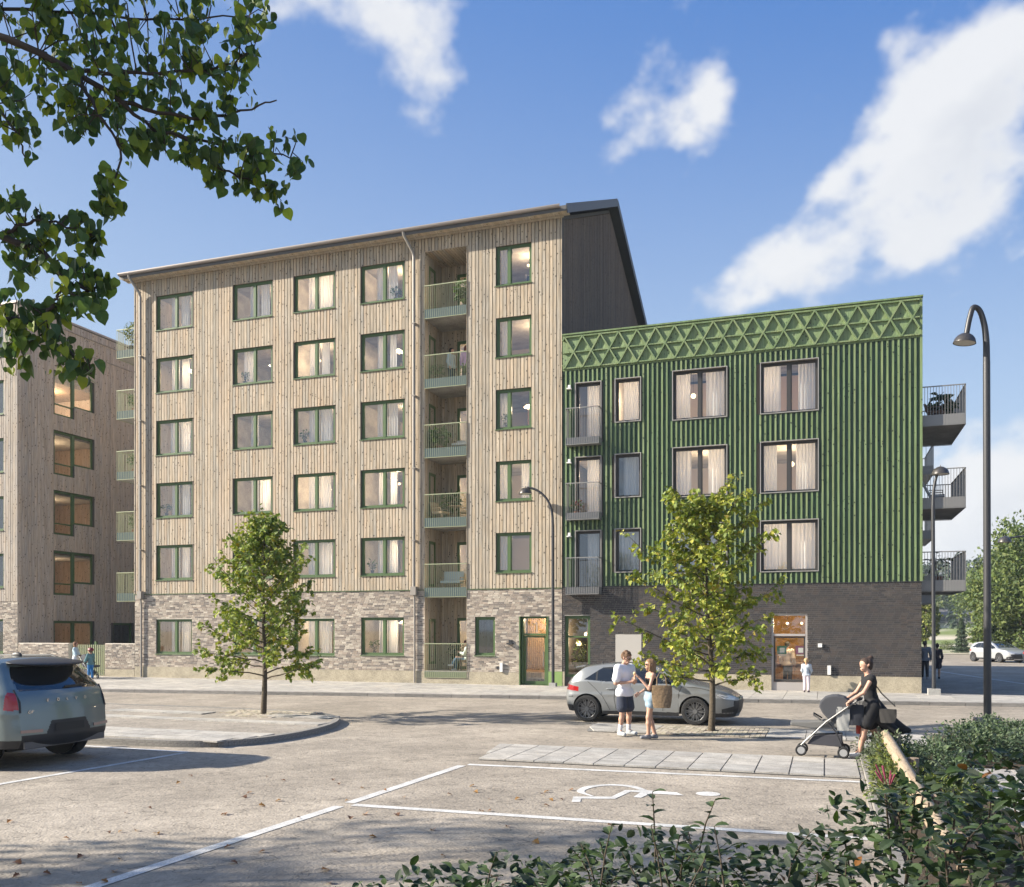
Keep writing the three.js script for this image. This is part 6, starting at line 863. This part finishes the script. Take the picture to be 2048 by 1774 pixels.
for (const [x, z, h, l] of [[12.9, -100.7, 3.6, 'small spruce tree in front of the far house'], [15.5, -101, 6.5, 'dark spruce tree beside the big lamp post in the distance']]) { const o = thing('spruce_tree', l, 'tree'), tr = mb(), cr = mb(); tr.tube([[x, -.1, z], [x, h, z]], [.07, .01], 6); for (let i = 0; i < 2600; i++) { const v = Math.pow(R(), 1.25), a = R() * 6.28, lay = .75 + .25 * Math.cos(v * h * 14), q = (1 - v) * h * .26 * lay * Math.pow(R(), .4) + .03; addLeaf(cr, 'dia', [x + q * Math.cos(a), .12 + v * h * .93, z + q * Math.sin(a)], v3(Math.cos(a), -.25, Math.sin(a)), v3(0, 1, 0).add(rdir().multiplyScalar(.4)), rr(.12, .24), tint([.05, .085, .035])); } part(o, 'trunk', tr, M.bark); part(o, 'crown', cr, M.leaf, { kind: 'stuff' }); }
shrub('round_bush', 'small round bush beside the small spruce', 12.2, -106, .75, .8, far1, 500, .16, 'dia', .25, undefined);
console.log('plants ready');
// ================= street furniture and small things =================
function lampPost(label, pts, r0, r1, head, hr, base) {
  const o = thing('street_lamp', label, 'street lamp', 'street lamps'); const c = new THREE.CatmullRomCurve3(pts.slice(1).map(p => v3(...p)), false, 'centripetal').getPoints(26).map(p => p.toArray());
  part(o, 'post', mb().tube([pts[0], pts[1]], [r0, r0 * .92], 16), M.metalDark); part(o, 'arm', mb().tube(c, c.map((_, i) => lerp(r0 * .9, r1, Math.min(1, i / 14))), 12), M.metalDark);
  const pr = [[.0, .34], [.035, .34], [.04, .26], [.06, .24], [.42, .18], [.7, .08], [.9, -.06], [1, -.24], [1.02, -.28], [.98, -.28]].map(p => new THREE.Vector2(p[0] * hr, p[1] * hr * 1.9)); const h = part(o, 'lamp_shade', new THREE.LatheGeometry(pr, 28), new THREE.MeshStandardMaterial({ color: lin(.07, .065, .062), roughness: .35, metalness: .4, side: THREE.DoubleSide })); h.position.set(...head.slice(0, 3)); if (head[3]) { h.rotation.z = head[3]; }
  const g = part(o, 'lens', new THREE.CylinderGeometry(hr * .93, hr * .93, .02, 24), std([.5, .47, .42], .3)); g.position.set(head[0] + (head[3] || 0) * hr * .45, head[1] - hr * .46, head[2]); g.rotation.z = head[3] || 0;
  if (base) part(o, 'base', mb().box(pts[0][0] - base, pts[0][0] + base, pts[0][1] - .02, pts[0][1] + base * 1.1, pts[0][2] - base, pts[0][2] + base), base > .2 ? std([.16, .15, .15], .8) : M.concreteGrey); return o;
}
lampPost('tall dark street lamp at the right with its shade hanging left', [[3.5, 0, -23.11], [3.48, 8.4, -23.11], [3.47, 8.9, -23.1], [3.42, 9.3, -23.09], [3.31, 9.6, -23.05], [3.2, 9.65, -23.01], [3.12, 9.42, -22.99], [3.05, 9.05, -22.97]], .083, .06, [3.02, 8.96, -22.96, -.12], .24, .26);
lampPost('street lamp on a concrete block by the corner of the green house', [[3.5, .1, -33.9], [3.48, 6.5, -33.98], [3.5, 7.0, -34.0], [3.57, 7.45, -34.0], [3.66, 7.72, -33.95], [3.70, 7.82, -33.9]], .065, .045, [3.70, 7.72, -33.9, .0], .28, .19);
lampPost('curved dark street lamp in front of the door marked 1', [[-10.02, .1, -34.05], [-10.03, 6.4, -34.05], [-10.06, 6.85, -34.05], [-10.2, 7.3, -34.03], [-10.5, 7.66, -34.0], [-10.85, 7.85, -33.97], [-11.05, 7.88, -33.95]], .062, .045, [-11.12, 7.78, -33.95, 0], .26, .13);
lampPost('far street lamp reaching in from the right edge above the trees', [[16.5, 0, -69.2], [16.5, 7.6, -69.2], [16.1, 8.3, -69], [14.5, 8.62, -68.4], [12.5, 8.5, -67.7], [11.4, 8.36, -67.35]], .11, .06, [11.2, 8.3, -67.3, 0], .42, 0);
// log rail
{ const o = thing('log_rail', 'low round timber log rail along the planting bed', 'rail'); part(o, 'log', mb().tube([[1.0, .46, -17.75], [1.005, .455, -15.5], [1.0, .46, -13], [1.0, .45, -10.6], [1.0, .45, -8.6]], [.085, .09, .088, .09, .088], 16), std([.52, .42, .29], .9, { map: rep(T_wood, 2, .5), bumpMap: twb, bumpScale: .006 })); for (const z of [-17.4, -14.1, -11, -9]) part(o, 'post', mb().cyl(1.19, .02, .48, z, .075, null, 16), woodMat([.42, .33, .24])); for (const z of [-17.4, -14.1, -11, -9]) part(o, 'bracket', mb().box(1.06, 1.14, .42, .48, z - .02, z + .02), M.metalGrey); }
// stroller, bags, ice cream
function stroller(label, x, z, turn, cFab, near) { // faces +x before turning; wheels on the ground
  const o = thing('stroller', label, 'stroller'), fr = std([.25, .245, .24], .4, { metalness: .6 }), fab = cloth(cFab);
  const mk = (n, m, q) => part(o, n, m, q);
  for (const s of [-1, 1]) { mk('frame_tube', mb().tube([[.52, .19, s * .17], [.1, .62, s * .23], [-.42, 1.02, s * .24]], .016, 8), fr); mk('frame_tube', mb().tube([[-.2, .14, s * .27], [-.08, .45, s * .24], [.06, .62, s * .23]], .013, 8), M.carTrim); }
  mk('handle', mb().tube([[-.42, 1.02, -.24], [-.5, 1.05, -.18], [-.5, 1.05, .18], [-.42, 1.02, .24]], .018, 8), M.carTrim);
  const sh = (pts, w, t) => { const g = new THREE.ExtrudeGeometry(new THREE.Shape(pts.map(p => new THREE.Vector2(...p))), { depth: w, bevelEnabled: true, bevelSize: t, bevelThickness: t, bevelSegments: 3 }); return g.translate(0, 0, -w / 2); };
  mk('seat', sh([[-.22, .62], [-.12, .55], [.34, .52], [.68, .56], [.68, .59], [.36, .6], [.0, .64], [-.1, 1.0], [-.18, 1.02]], .36, .02), fab); mk('canopy', sh([[-.3, .93], [-.27, 1.0], [-.2, 1.05], [-.1, 1.075], [0, 1.07], [.1, 1.04], [.17, .97], [.18, .9], [.13, .8], [.04, .7], [-.05, .64], [-.16, .66]], .36, .03), cloth([.06, .062, .07])); mk('basket', sh([[-.16, .2], [.4, .22], [.3, .36], [-.16, .4]], .3, .015), cloth([.05, .05, .06]));
  mk('bumper_bar', mb().tube([[.18, .66, -.2], [.3, .74, -.16], [.32, .75, .16], [.18, .66, .2]], .014, 8), M.carTrim);
  for (const [a, b] of [[.52, .17], [.52, -.17], [-.2, .28], [-.2, -.28]]) { const w = sub(o, 'wheel'); w.position.set(a, .1, b); part(w, 'tyre', new THREE.TorusGeometry(.082, .02, 10, 26), M.tyre); part(w, 'rim', new THREE.CylinderGeometry(.065, .065, .03, 20).rotateX(Math.PI / 2), std([.4, .4, .4], .4, { metalness: .4 })); }
  mk('axle', mb().tube([[-.2, .1, -.28], [-.2, .1, .28]], .01, 6), M.carTrim); for (const s of [-1, 1]) mk('fork', mb().tube([[.52, .1, s * .17], [.5, .2, s * .17]], .014, 6), M.carTrim); mk('footrest', mb().tube([[.52, .19, -.17], [.52, .19, .17]], .012, 6), M.carTrim);
  o.position.set(x, .012, z); o.rotation.y = turn; return o;
}
{ const s = stroller('grey baby stroller pushed by the woman in black', .12, -17.34, Math.PI - .05, [.14, .138, .132]); s.position.y = .036; const b = stroller('dark pram held by the woman at the garden gate', -31.7, -32.9, -.35, [.03, .03, .035]); b.position.y = .1; }
const bag = (name, label, x, y, z, w, h, d, m, turn, handle) => { const o = thing(name, label, 'bag'), g = new THREE.BoxGeometry(w, h, d, 8, 10, 4), P = g.attributes.position; for (let i = 0; i < P.count; i++) { const t = P.getY(i) / h + .5; P.setX(i, P.getX(i) * lerp(.84, 1.04, Math.sin(t * 2.2))); P.setZ(i, P.getZ(i) * lerp(1.25, .55, t) * (1 - .35 * Math.pow(Math.abs(P.getX(i)) / w * 2, 2)) + .008 * Math.sin(P.getX(i) * 60 + P.getY(i) * 24)); } g.computeVertexNormals(); part(o, 'pouch', g.translate(0, h / 2, 0), m); if (handle) part(o, 'strap', mb().tube(handle, .011, 6), m); o.position.set(x, y, z); o.rotation.y = turn; return o; };
bag('tote_bag', 'large woven straw tote bag on the shoulder of the woman in denim shorts', -3.2, .69, -18.86, .4, .46, .2, std([.40, .27, .15], .9, { map: rep(T_patch, 3, 3), bumpMap: rep(tex(64, 64, (u, v) => grey(.5 + .5 * Math.sin(v * 6.283 * 16) * Math.cos(u * 6.283 * 16)), false), 3, 3), bumpScale: .01 }), 15 * deg, [[-.1, .44, 0], [-.1, .62, .0], [-.02, .76, -.03], [.08, .62, 0], [.1, .44, 0]]);
bag('shopping_bag', 'dark changing bag hung on the stroller handle', .47, .62, -17.2, .34, .36, .14, cloth([.02, .022, .03]), 0, [[-.08, .35, 0], [-.02, .43, 0], [.08, .35, 0]]); bag('shopping_bag', 'red net bag hung between stroller and woman', .58, .46, -17.3, .12, .36, .08, cloth([.42, .05, .03]), .2, [[-.02, .35, 0], [-.1, .5, 0]]); bag('shopping_bag', 'pale grey bag on the side of the stroller', .3, .52, -17.14, .22, .42, .08, cloth([.3, .3, .29]), 0);
bag('shoulder_bag', 'dark shoulder bag with a patterned panel behind the woman in black', 1.04, .68, -17.16, .27, .24, .09, std([.035, .032, .03], .85, { map: tp(12) }), -.2, [[-.12, .29, 0], [-.26, .72, -.04], [-.1, .5, -.02], [.12, .29, 0]]);
{ const o = thing('ice_cream', 'ice cream cone in the hand of the woman in denim shorts', 'ice cream'), p = [-3.77, 1.33, -18.86]; part(o, 'cone', new THREE.ConeGeometry(.028, .1, 14).rotateX(Math.PI).translate(p[0], p[1], p[2]), std([.5, .32, .14], .8)); part(o, 'scoop', mb().ball(p[0], p[1] + .065, p[2], .033), std([.62, .45, .26], .6)); const q = thing('ice_cream', 'small snack in the hands of the man in white', 'snack'); part(q, 'snack', mb().ball(-3.86, 1.25, -19.32, .03, null, 1.2).ball(-3.86, 1.28, -19.32, .024), std([.6, .42, .3], .7)); }
// pots and plants on the balconies
function potPlant(label, x, y, z, h, r, pot, cols, n, s, kind = 'heart', potM = M.terracotta) { const o = thing('potted_plant', label, 'plant', 'plants on the balconies'), f = mb(), st = mb(); part(o, 'pot', new THREE.LatheGeometry([[0, 0], [pot * .72, 0], [pot, pot * 1.7], [pot * 1.06, pot * 1.72], [pot * 1.06, pot * 1.9], [pot * .92, pot * 1.9], [pot * .9, pot * 1.6], [0, pot * 1.6]].map(p => new THREE.Vector2(...p)), 20).translate(x, y, z), potM); const b = y + pot * 1.6; for (let i = 0; i < 6; i++) st.tube([[x, b, z], [x + rr(-.4, .4) * r, b + h * rr(.5, .9), z + rr(-.4, .4) * r]], [.01, .004], 5); for (let i = 0; i < n; i++) { const q = rdir(), k = Math.cbrt(R()), p = [x + q.x * r * k, b + h * (.58 + .42 * q.y * k), z + q.z * r * k]; addLeaf(f, kind, p, v3(q.x, .1 + rr(-.6, .5), q.z).add(rdir().multiplyScalar(.4)), v3(0, 1, 0).add(rdir().multiplyScalar(.7)), rr(.7, 1.2) * s, tint(pick(cols))); } part(o, 'stems', st, M.bark, { kind: 'stuff' }); part(o, 'foliage', f, M.leaf, { kind: 'stuff' }); return o; }
const gp = [[.06, .13, .03], [.045, .10, .03], [.09, .17, .035]], dk = std([.03, .03, .032], .6);
potPlant('tall leafy plant on the top loggia', -14.1, 15.4, -34.95, 1.15, .34, .16, gp, 110, .2, 'heart', dk); potPlant('small plant in a clay pot on the fourth-floor loggia', -15.25, 12.52, -34.85, .7, .3, .14, gp, 120, .1, 'oval'); potPlant('trailing plant by the rail of the fourth-floor loggia', -13.98, 12.52, -34.8, .6, .22, .12, gp, 120, .09, 'oval', dk); potPlant('wide-leaved plant on the third-floor loggia', -15.15, 9.64, -34.9, .85, .4, .16, gp, 90, .2); potPlant('palm-like plant behind the table on the second-floor loggia', -15.0, 6.76, -35.7, 1.2, .4, .16, gp, 90, .24, 'oval'); potPlant('dark plant on the ground-floor loggia', -14.75, .6, -35.6, 1.0, .34, .16, [[.03, .06, .025], [.02, .045, .02]], 140, .12, 'oval', dk);
potPlant('bushy plant in a black pot on the top left end balcony', -31.15, 15.4, -35.05, 1.25, .36, .2, lime, 320, .11, 'oval', dk); potPlant('climbing plant on the fourth-floor end balcony', -31.0, 12.52, -35.1, .8, .34, .16, gp, 200, .1, 'oval'); potPlant('leafy plant on the third-floor end balcony', -31.0, 9.64, -35.1, .85, .34, .16, gp, 220, .1, 'oval'); potPlant('tall plant on the second-floor end balcony', -31.0, 6.76, -35.1, .85, .3, .16, gp, 200, .1, 'oval'); potPlant('slender plant in a clay pot on the first-floor end balcony', -30.85, 3.88, -35.0, 1.1, .22, .16, gp, 130, .1, 'oval');
potPlant('broad-leaved dark plant on the top grey balcony', 4.0, 9.62, -36.1, .95, .38, .16, [[.025, .06, .02], [.03, .075, .022]], 70, .26, 'heart', dk); potPlant('rubber plant in a terracotta pot on the lowest grey balcony', 3.85, 3.86, -36.2, 1.0, .3, .2, [[.02, .055, .02], [.03, .07, .025]], 26, .26, 'oval'); potPlant('flowering plant on the middle french balcony', -9.1, 6.68, Z0 + .3, .5, .2, .11, [[.06, .13, .03], [.2, .05, .03]], 90, .1, 'oval'); potPlant('green plant beside the wall in the corner shop window', -9.3, .1, -35.3, 1.5, .26, .16, [[.16, .2, .03], [.1, .14, .03]], 160, .14, 'oval', dk);
// plants on sills and pictures on the walls inside the timber house
[[-29.0, 3], [-24.7, 1], [-24.6, 4], [-21.6, 2], [-18.3, 4], [-17.2, 0], [-18.2, 5], [-12.2, 2]].forEach(([x, r]) => potPlant('sill plant inside the ' + FLN[r] + '-floor window, ' + (x < -28 ? 'far left column' : x < -23 ? 'second column' : x < -19 ? 'third column' : x < -16 ? (x < -17.9 ? 'left side of the column left of the loggias' : 'right side of the column left of the loggias') : 'column right of the loggias'), x, FL[r] + (r === 5 ? .62 : .82), Z0 - .36, .5, .2, .08, gp, 60, .11, 'oval', dk));
[[-24.3, 3], [-23.4, 2], [-20.6, 5], [-28.2, 1], [-17.4, 2], [-21, 0], [-11.6, 4], [-17.3, 5]].forEach(([x, r], i) => { const o = thing('framed_picture', 'framed picture on the back wall of the ' + FLN[r] + '-floor room, ' + (x < -28 ? 'far left column' : x < -23 ? 'second column' : x < -19 ? 'third column' : x < -16 ? 'column left of the loggias' : 'column right of the loggias'), 'picture'); part(o, 'frame', mb().box(x - .45, x + .45, FL[r] + 1.0, FL[r] + 1.9, -39.5, -39.47), woodMat([.2, .13, .08])); part(o, 'print', mb().box(x - .4, x + .4, FL[r] + 1.05, FL[r] + 1.85, -39.47, -39.465), std([[.6, .55, .45], [.45, .12, .08], [.2, .28, .32], [.55, .42, .2]][i % 4], .8, { map: tp(2) })); });
for (const [x, r, c] of [[-23.6, 0, [.12, .07, .05]], [-20.4, 2, [.10, .06, .05]], [-17.4, 1, [.09, .08, .1]], [-28.3, 3, [.14, .08, .05]], [-17.2, 3, [.16, .1, .06]], [-11.6, 0, [.08, .08, .1]], [-11.5, 2, [.3, .18, .08]]]) { const o = thing('bookcase', 'tall bookcase inside the ' + FLN[r] + '-floor room, ' + (x < -28 ? 'far left column' : x < -23 ? 'second column' : x < -19 ? 'third column' : x < -16 ? 'column left of the loggias' : 'column right of the loggias'), 'bookcase'), m = woodMat(c), y = FL[r]; part(o, 'side_panel', mb().box(x - .5, x - .46, y, y + 2.1, -37.3, -36.95), m); part(o, 'side_panel', mb().box(x + .46, x + .5, y, y + 2.1, -37.3, -36.95), m); part(o, 'back_panel', mb().box(x - .46, x + .46, y, y + 2.1, -37.3, -37.28), m); for (let k = 0; k < 6; k++) part(o, 'shelf', mb().box(x - .46, x + .46, y + .02 + k * .4, y + .05 + k * .4, -37.28, -36.96), m); }
// chairs, tables, sofas
function chair(name, label, x, y, z, turn, m, seatM, w = .55, back = .42, tilt = .25) { const o = thing(name, label, 'chair'); for (const [a, b] of [[-1, -1], [1, -1], [-1, 1], [1, 1]]) part(o, 'leg', mb().tube([[a * w * .42, 0, b * .24], [a * w * .4, .4, b * .22]], .018, 6), m); part(o, 'seat', new THREE.BoxGeometry(w, .09, .52).translate(0, .42, 0), seatM); part(o, 'backrest', new THREE.BoxGeometry(w, back, .07).rotateX(-tilt).translate(0, .46 + back / 2, -.27 - back * tilt * .4), seatM); for (const s of [-1, 1]) part(o, 'armrest', mb().tube([[s * w * .48, .4, .22], [s * w * .5, .6, .2], [s * w * .5, .62, -.26]], .018, 6), m); o.position.set(x, y, z); o.rotation.y = turn; return o; }
const cane = woodMat([.6, .47, .3]), blue = cloth([.36, .44, .44]);
chair('cane_chair', 'cane armchair on the left of the second-floor loggia', -15.15, 6.76, -34.95, 1.3, cane, cane); chair('cane_chair', 'cane armchair on the right of the second-floor loggia', -14.05, 6.76, -35.0, -1.2, cane, cane); chair('garden_chair', 'pale blue cushioned lounge seat on the first-floor loggia', -14.75, 3.88, -35.15, .1, cane, blue, .85); chair('garden_chair', 'wooden lounge chair with pale cushion on the middle grey balcony', 3.85, 6.74, -36.4, 1.45, woodMat([.3, .2, .12]), cloth([.5, .5, .5]), .62, .6, .45); chair('garden_chair', 'simple chair under the reading woman on the ground-floor loggia', -14.12, .60, -35.2, -75 * deg, M.metalDark, woodMat([.3, .22, .15]), .46); chair('garden_chair', 'white bench seat on the third-floor loggia', -14.35, 9.64, -35.4, 0, cane, cloth([.6, .62, .6]), .8, .2); chair('garden_chair', 'low brown chair on the top grey balcony', 3.75, 9.62, -35.7, 1.3, woodMat([.22, .12, .07]), woodMat([.22, .12, .07]), .55, .3);
for (const [l, x, y, z, r, h] of [['round cane table between the chairs on the second-floor loggia', -14.62, 6.76, -35.2, .3, .72], ['small timber side table on the first-floor loggia', -14.05, 3.88, -34.95, .24, .46]]) { const o = thing('side_table', l, 'table'); part(o, 'table_top', mb().cyl(x, y + h - .03, y + h, z, r, null, 24), cane); part(o, 'leg', mb().tube([[x, y, z], [x, y + h - .03, z]], .03, 8), cane); part(o, 'foot', mb().cyl(x, y, y + .02, z, r * .6, null, 20), cane); }
// posters and counter behind the side door, bicycle in the shop window
{ const pz = Z0 - .3; for (const [x, c, l, t] of [[-1.5, [.01, .17, .13], 'green poster hung in the grey glazed door', 0], [-.85, [.17, .05, .11], 'plum coloured poster hung in the grey glazed door', 1]]) { const o = thing('poster', l, 'poster'); part(o, 'sheet', mb().box(x - .17, x + .17, 1.42, 1.72, pz - .004, pz), std(c, .6)); part(o, 'print', mb().box(x - .07, x + .1, 1.47, 1.65, pz + .001, pz + .003), std([.6, .62, .58], .7)); part(o, 'caption', mb().box(x - .14, x + .14, 1.36, 1.4, pz - .003, pz + .001), std([.6, .58, .52], .7)); }
  const k = thing('counter', 'timber counter inside the grey glazed door', 'counter'); part(k, 'top', mb().box(-2.5, .4, .98, 1.03, -37.5, -36.9), woodMat([.55, .38, .24])); part(k, 'front', mb().box(-2.45, .35, .1, .98, -37.4, -37.0), woodMat([.4, .26, .16]));
  const b = thing('bicycle', 'bicycle standing inside the corner shop window', 'bicycle'), q = std([.5, .5, .48], .4); for (const [x, z] of [[-9.3, -36.4], [-8.45, -36.6]]) { const w = sub(b, 'wheel'); w.position.set(x, .44, z); w.rotation.y = .2; part(w, 'tyre', new THREE.TorusGeometry(.33, .018, 8, 36), M.tyre); const sp = mb(); for (let i = 0; i < 14; i++) { const a = i / 14 * 6.283; sp.tube([[0, 0, 0], [.32 * Math.cos(a), .32 * Math.sin(a), 0]], .002, 3, null, false); } part(w, 'spokes', sp, q, { kind: 'stuff' }); } part(b, 'frame', mb().tube([[-9.3, .44, -36.4], [-9.15, .95, -36.43], [-8.65, .92, -36.55], [-8.45, .44, -36.6]], .018, 8).tube([[-9.15, .9, -36.43], [-8.9, .42, -36.5], [-8.65, .92, -36.55]], .016, 8).tube([[-8.9, .42, -36.5], [-8.45, .44, -36.6]], .012, 6), std([.04, .05, .05], .4)); part(b, 'handlebar', mb().tube([[-9.18, 1.02, -36.2], [-9.15, 1.02, -36.43], [-9.1, 1.02, -36.65]], .014, 6), q); part(b, 'saddle', mb().ball(-8.63, .98, -36.55, .1, null, .35, 1.3, .6), M.black); }
// house on the far slope
{ const o = thing('house', 'small grey and white house on the far slope behind the spruce', 'house'), x0 = 23.4, x1 = 32, z = -220, y = 1.6; part(o, 'wall', mb().box(x0, x1, y - 1, y + 2.2, z - 7, z), std([.62, .61, .6], .9)); part(o, 'upper_wall', mb().box(x0 - .6, x1 + .1, y + 2.2, y + 4.0, z - 7, z + .5), std([.16, .16, .16], .9)); part(o, 'roof', mb().beam([x0 - 1, y + 4.0, z + .8], [x0 - 1, y + 5.6, z - 4], .01, .01).quad([x0 - 1, y + 4.0, z + 1], [x1 + .6, y + 4.0, z + 1], [x1 + .6, y + 5.6, z - 4], [x0 - 1, y + 5.6, z - 4]).quad([x0 - 1, y + 5.6, z - 4], [x1 + .6, y + 5.6, z - 4], [x1 + .6, y + 4, z - 8], [x0 - 1, y + 4, z - 8]), std([.1, .1, .105], .8, { side: THREE.DoubleSide })); for (let i = 0; i < 6; i++) part(o, 'window', mb().box(x0 + .6 + i * 1.25, x0 + 1.5 + i * 1.25, y + 2.7, y + 3.5, z + .5, z + .56), phy([.02, .025, .03], .1)); }
console.log('small things ready');
// ================= groups moved to their base =================
scene.updateMatrixWorld(true);
for (const o of scene.children) if (o.isGroup && o.position.lengthSq() === 0 && o.rotation.y === 0 && o.children.length) {
  const b = new THREE.Box3().setFromObject(o); const c = b.getCenter(new THREE.Vector3()); c.y = b.min.y; o.position.copy(c); for (const k of o.children) k.position.sub(c);
}
renderer.render(scene, camera);
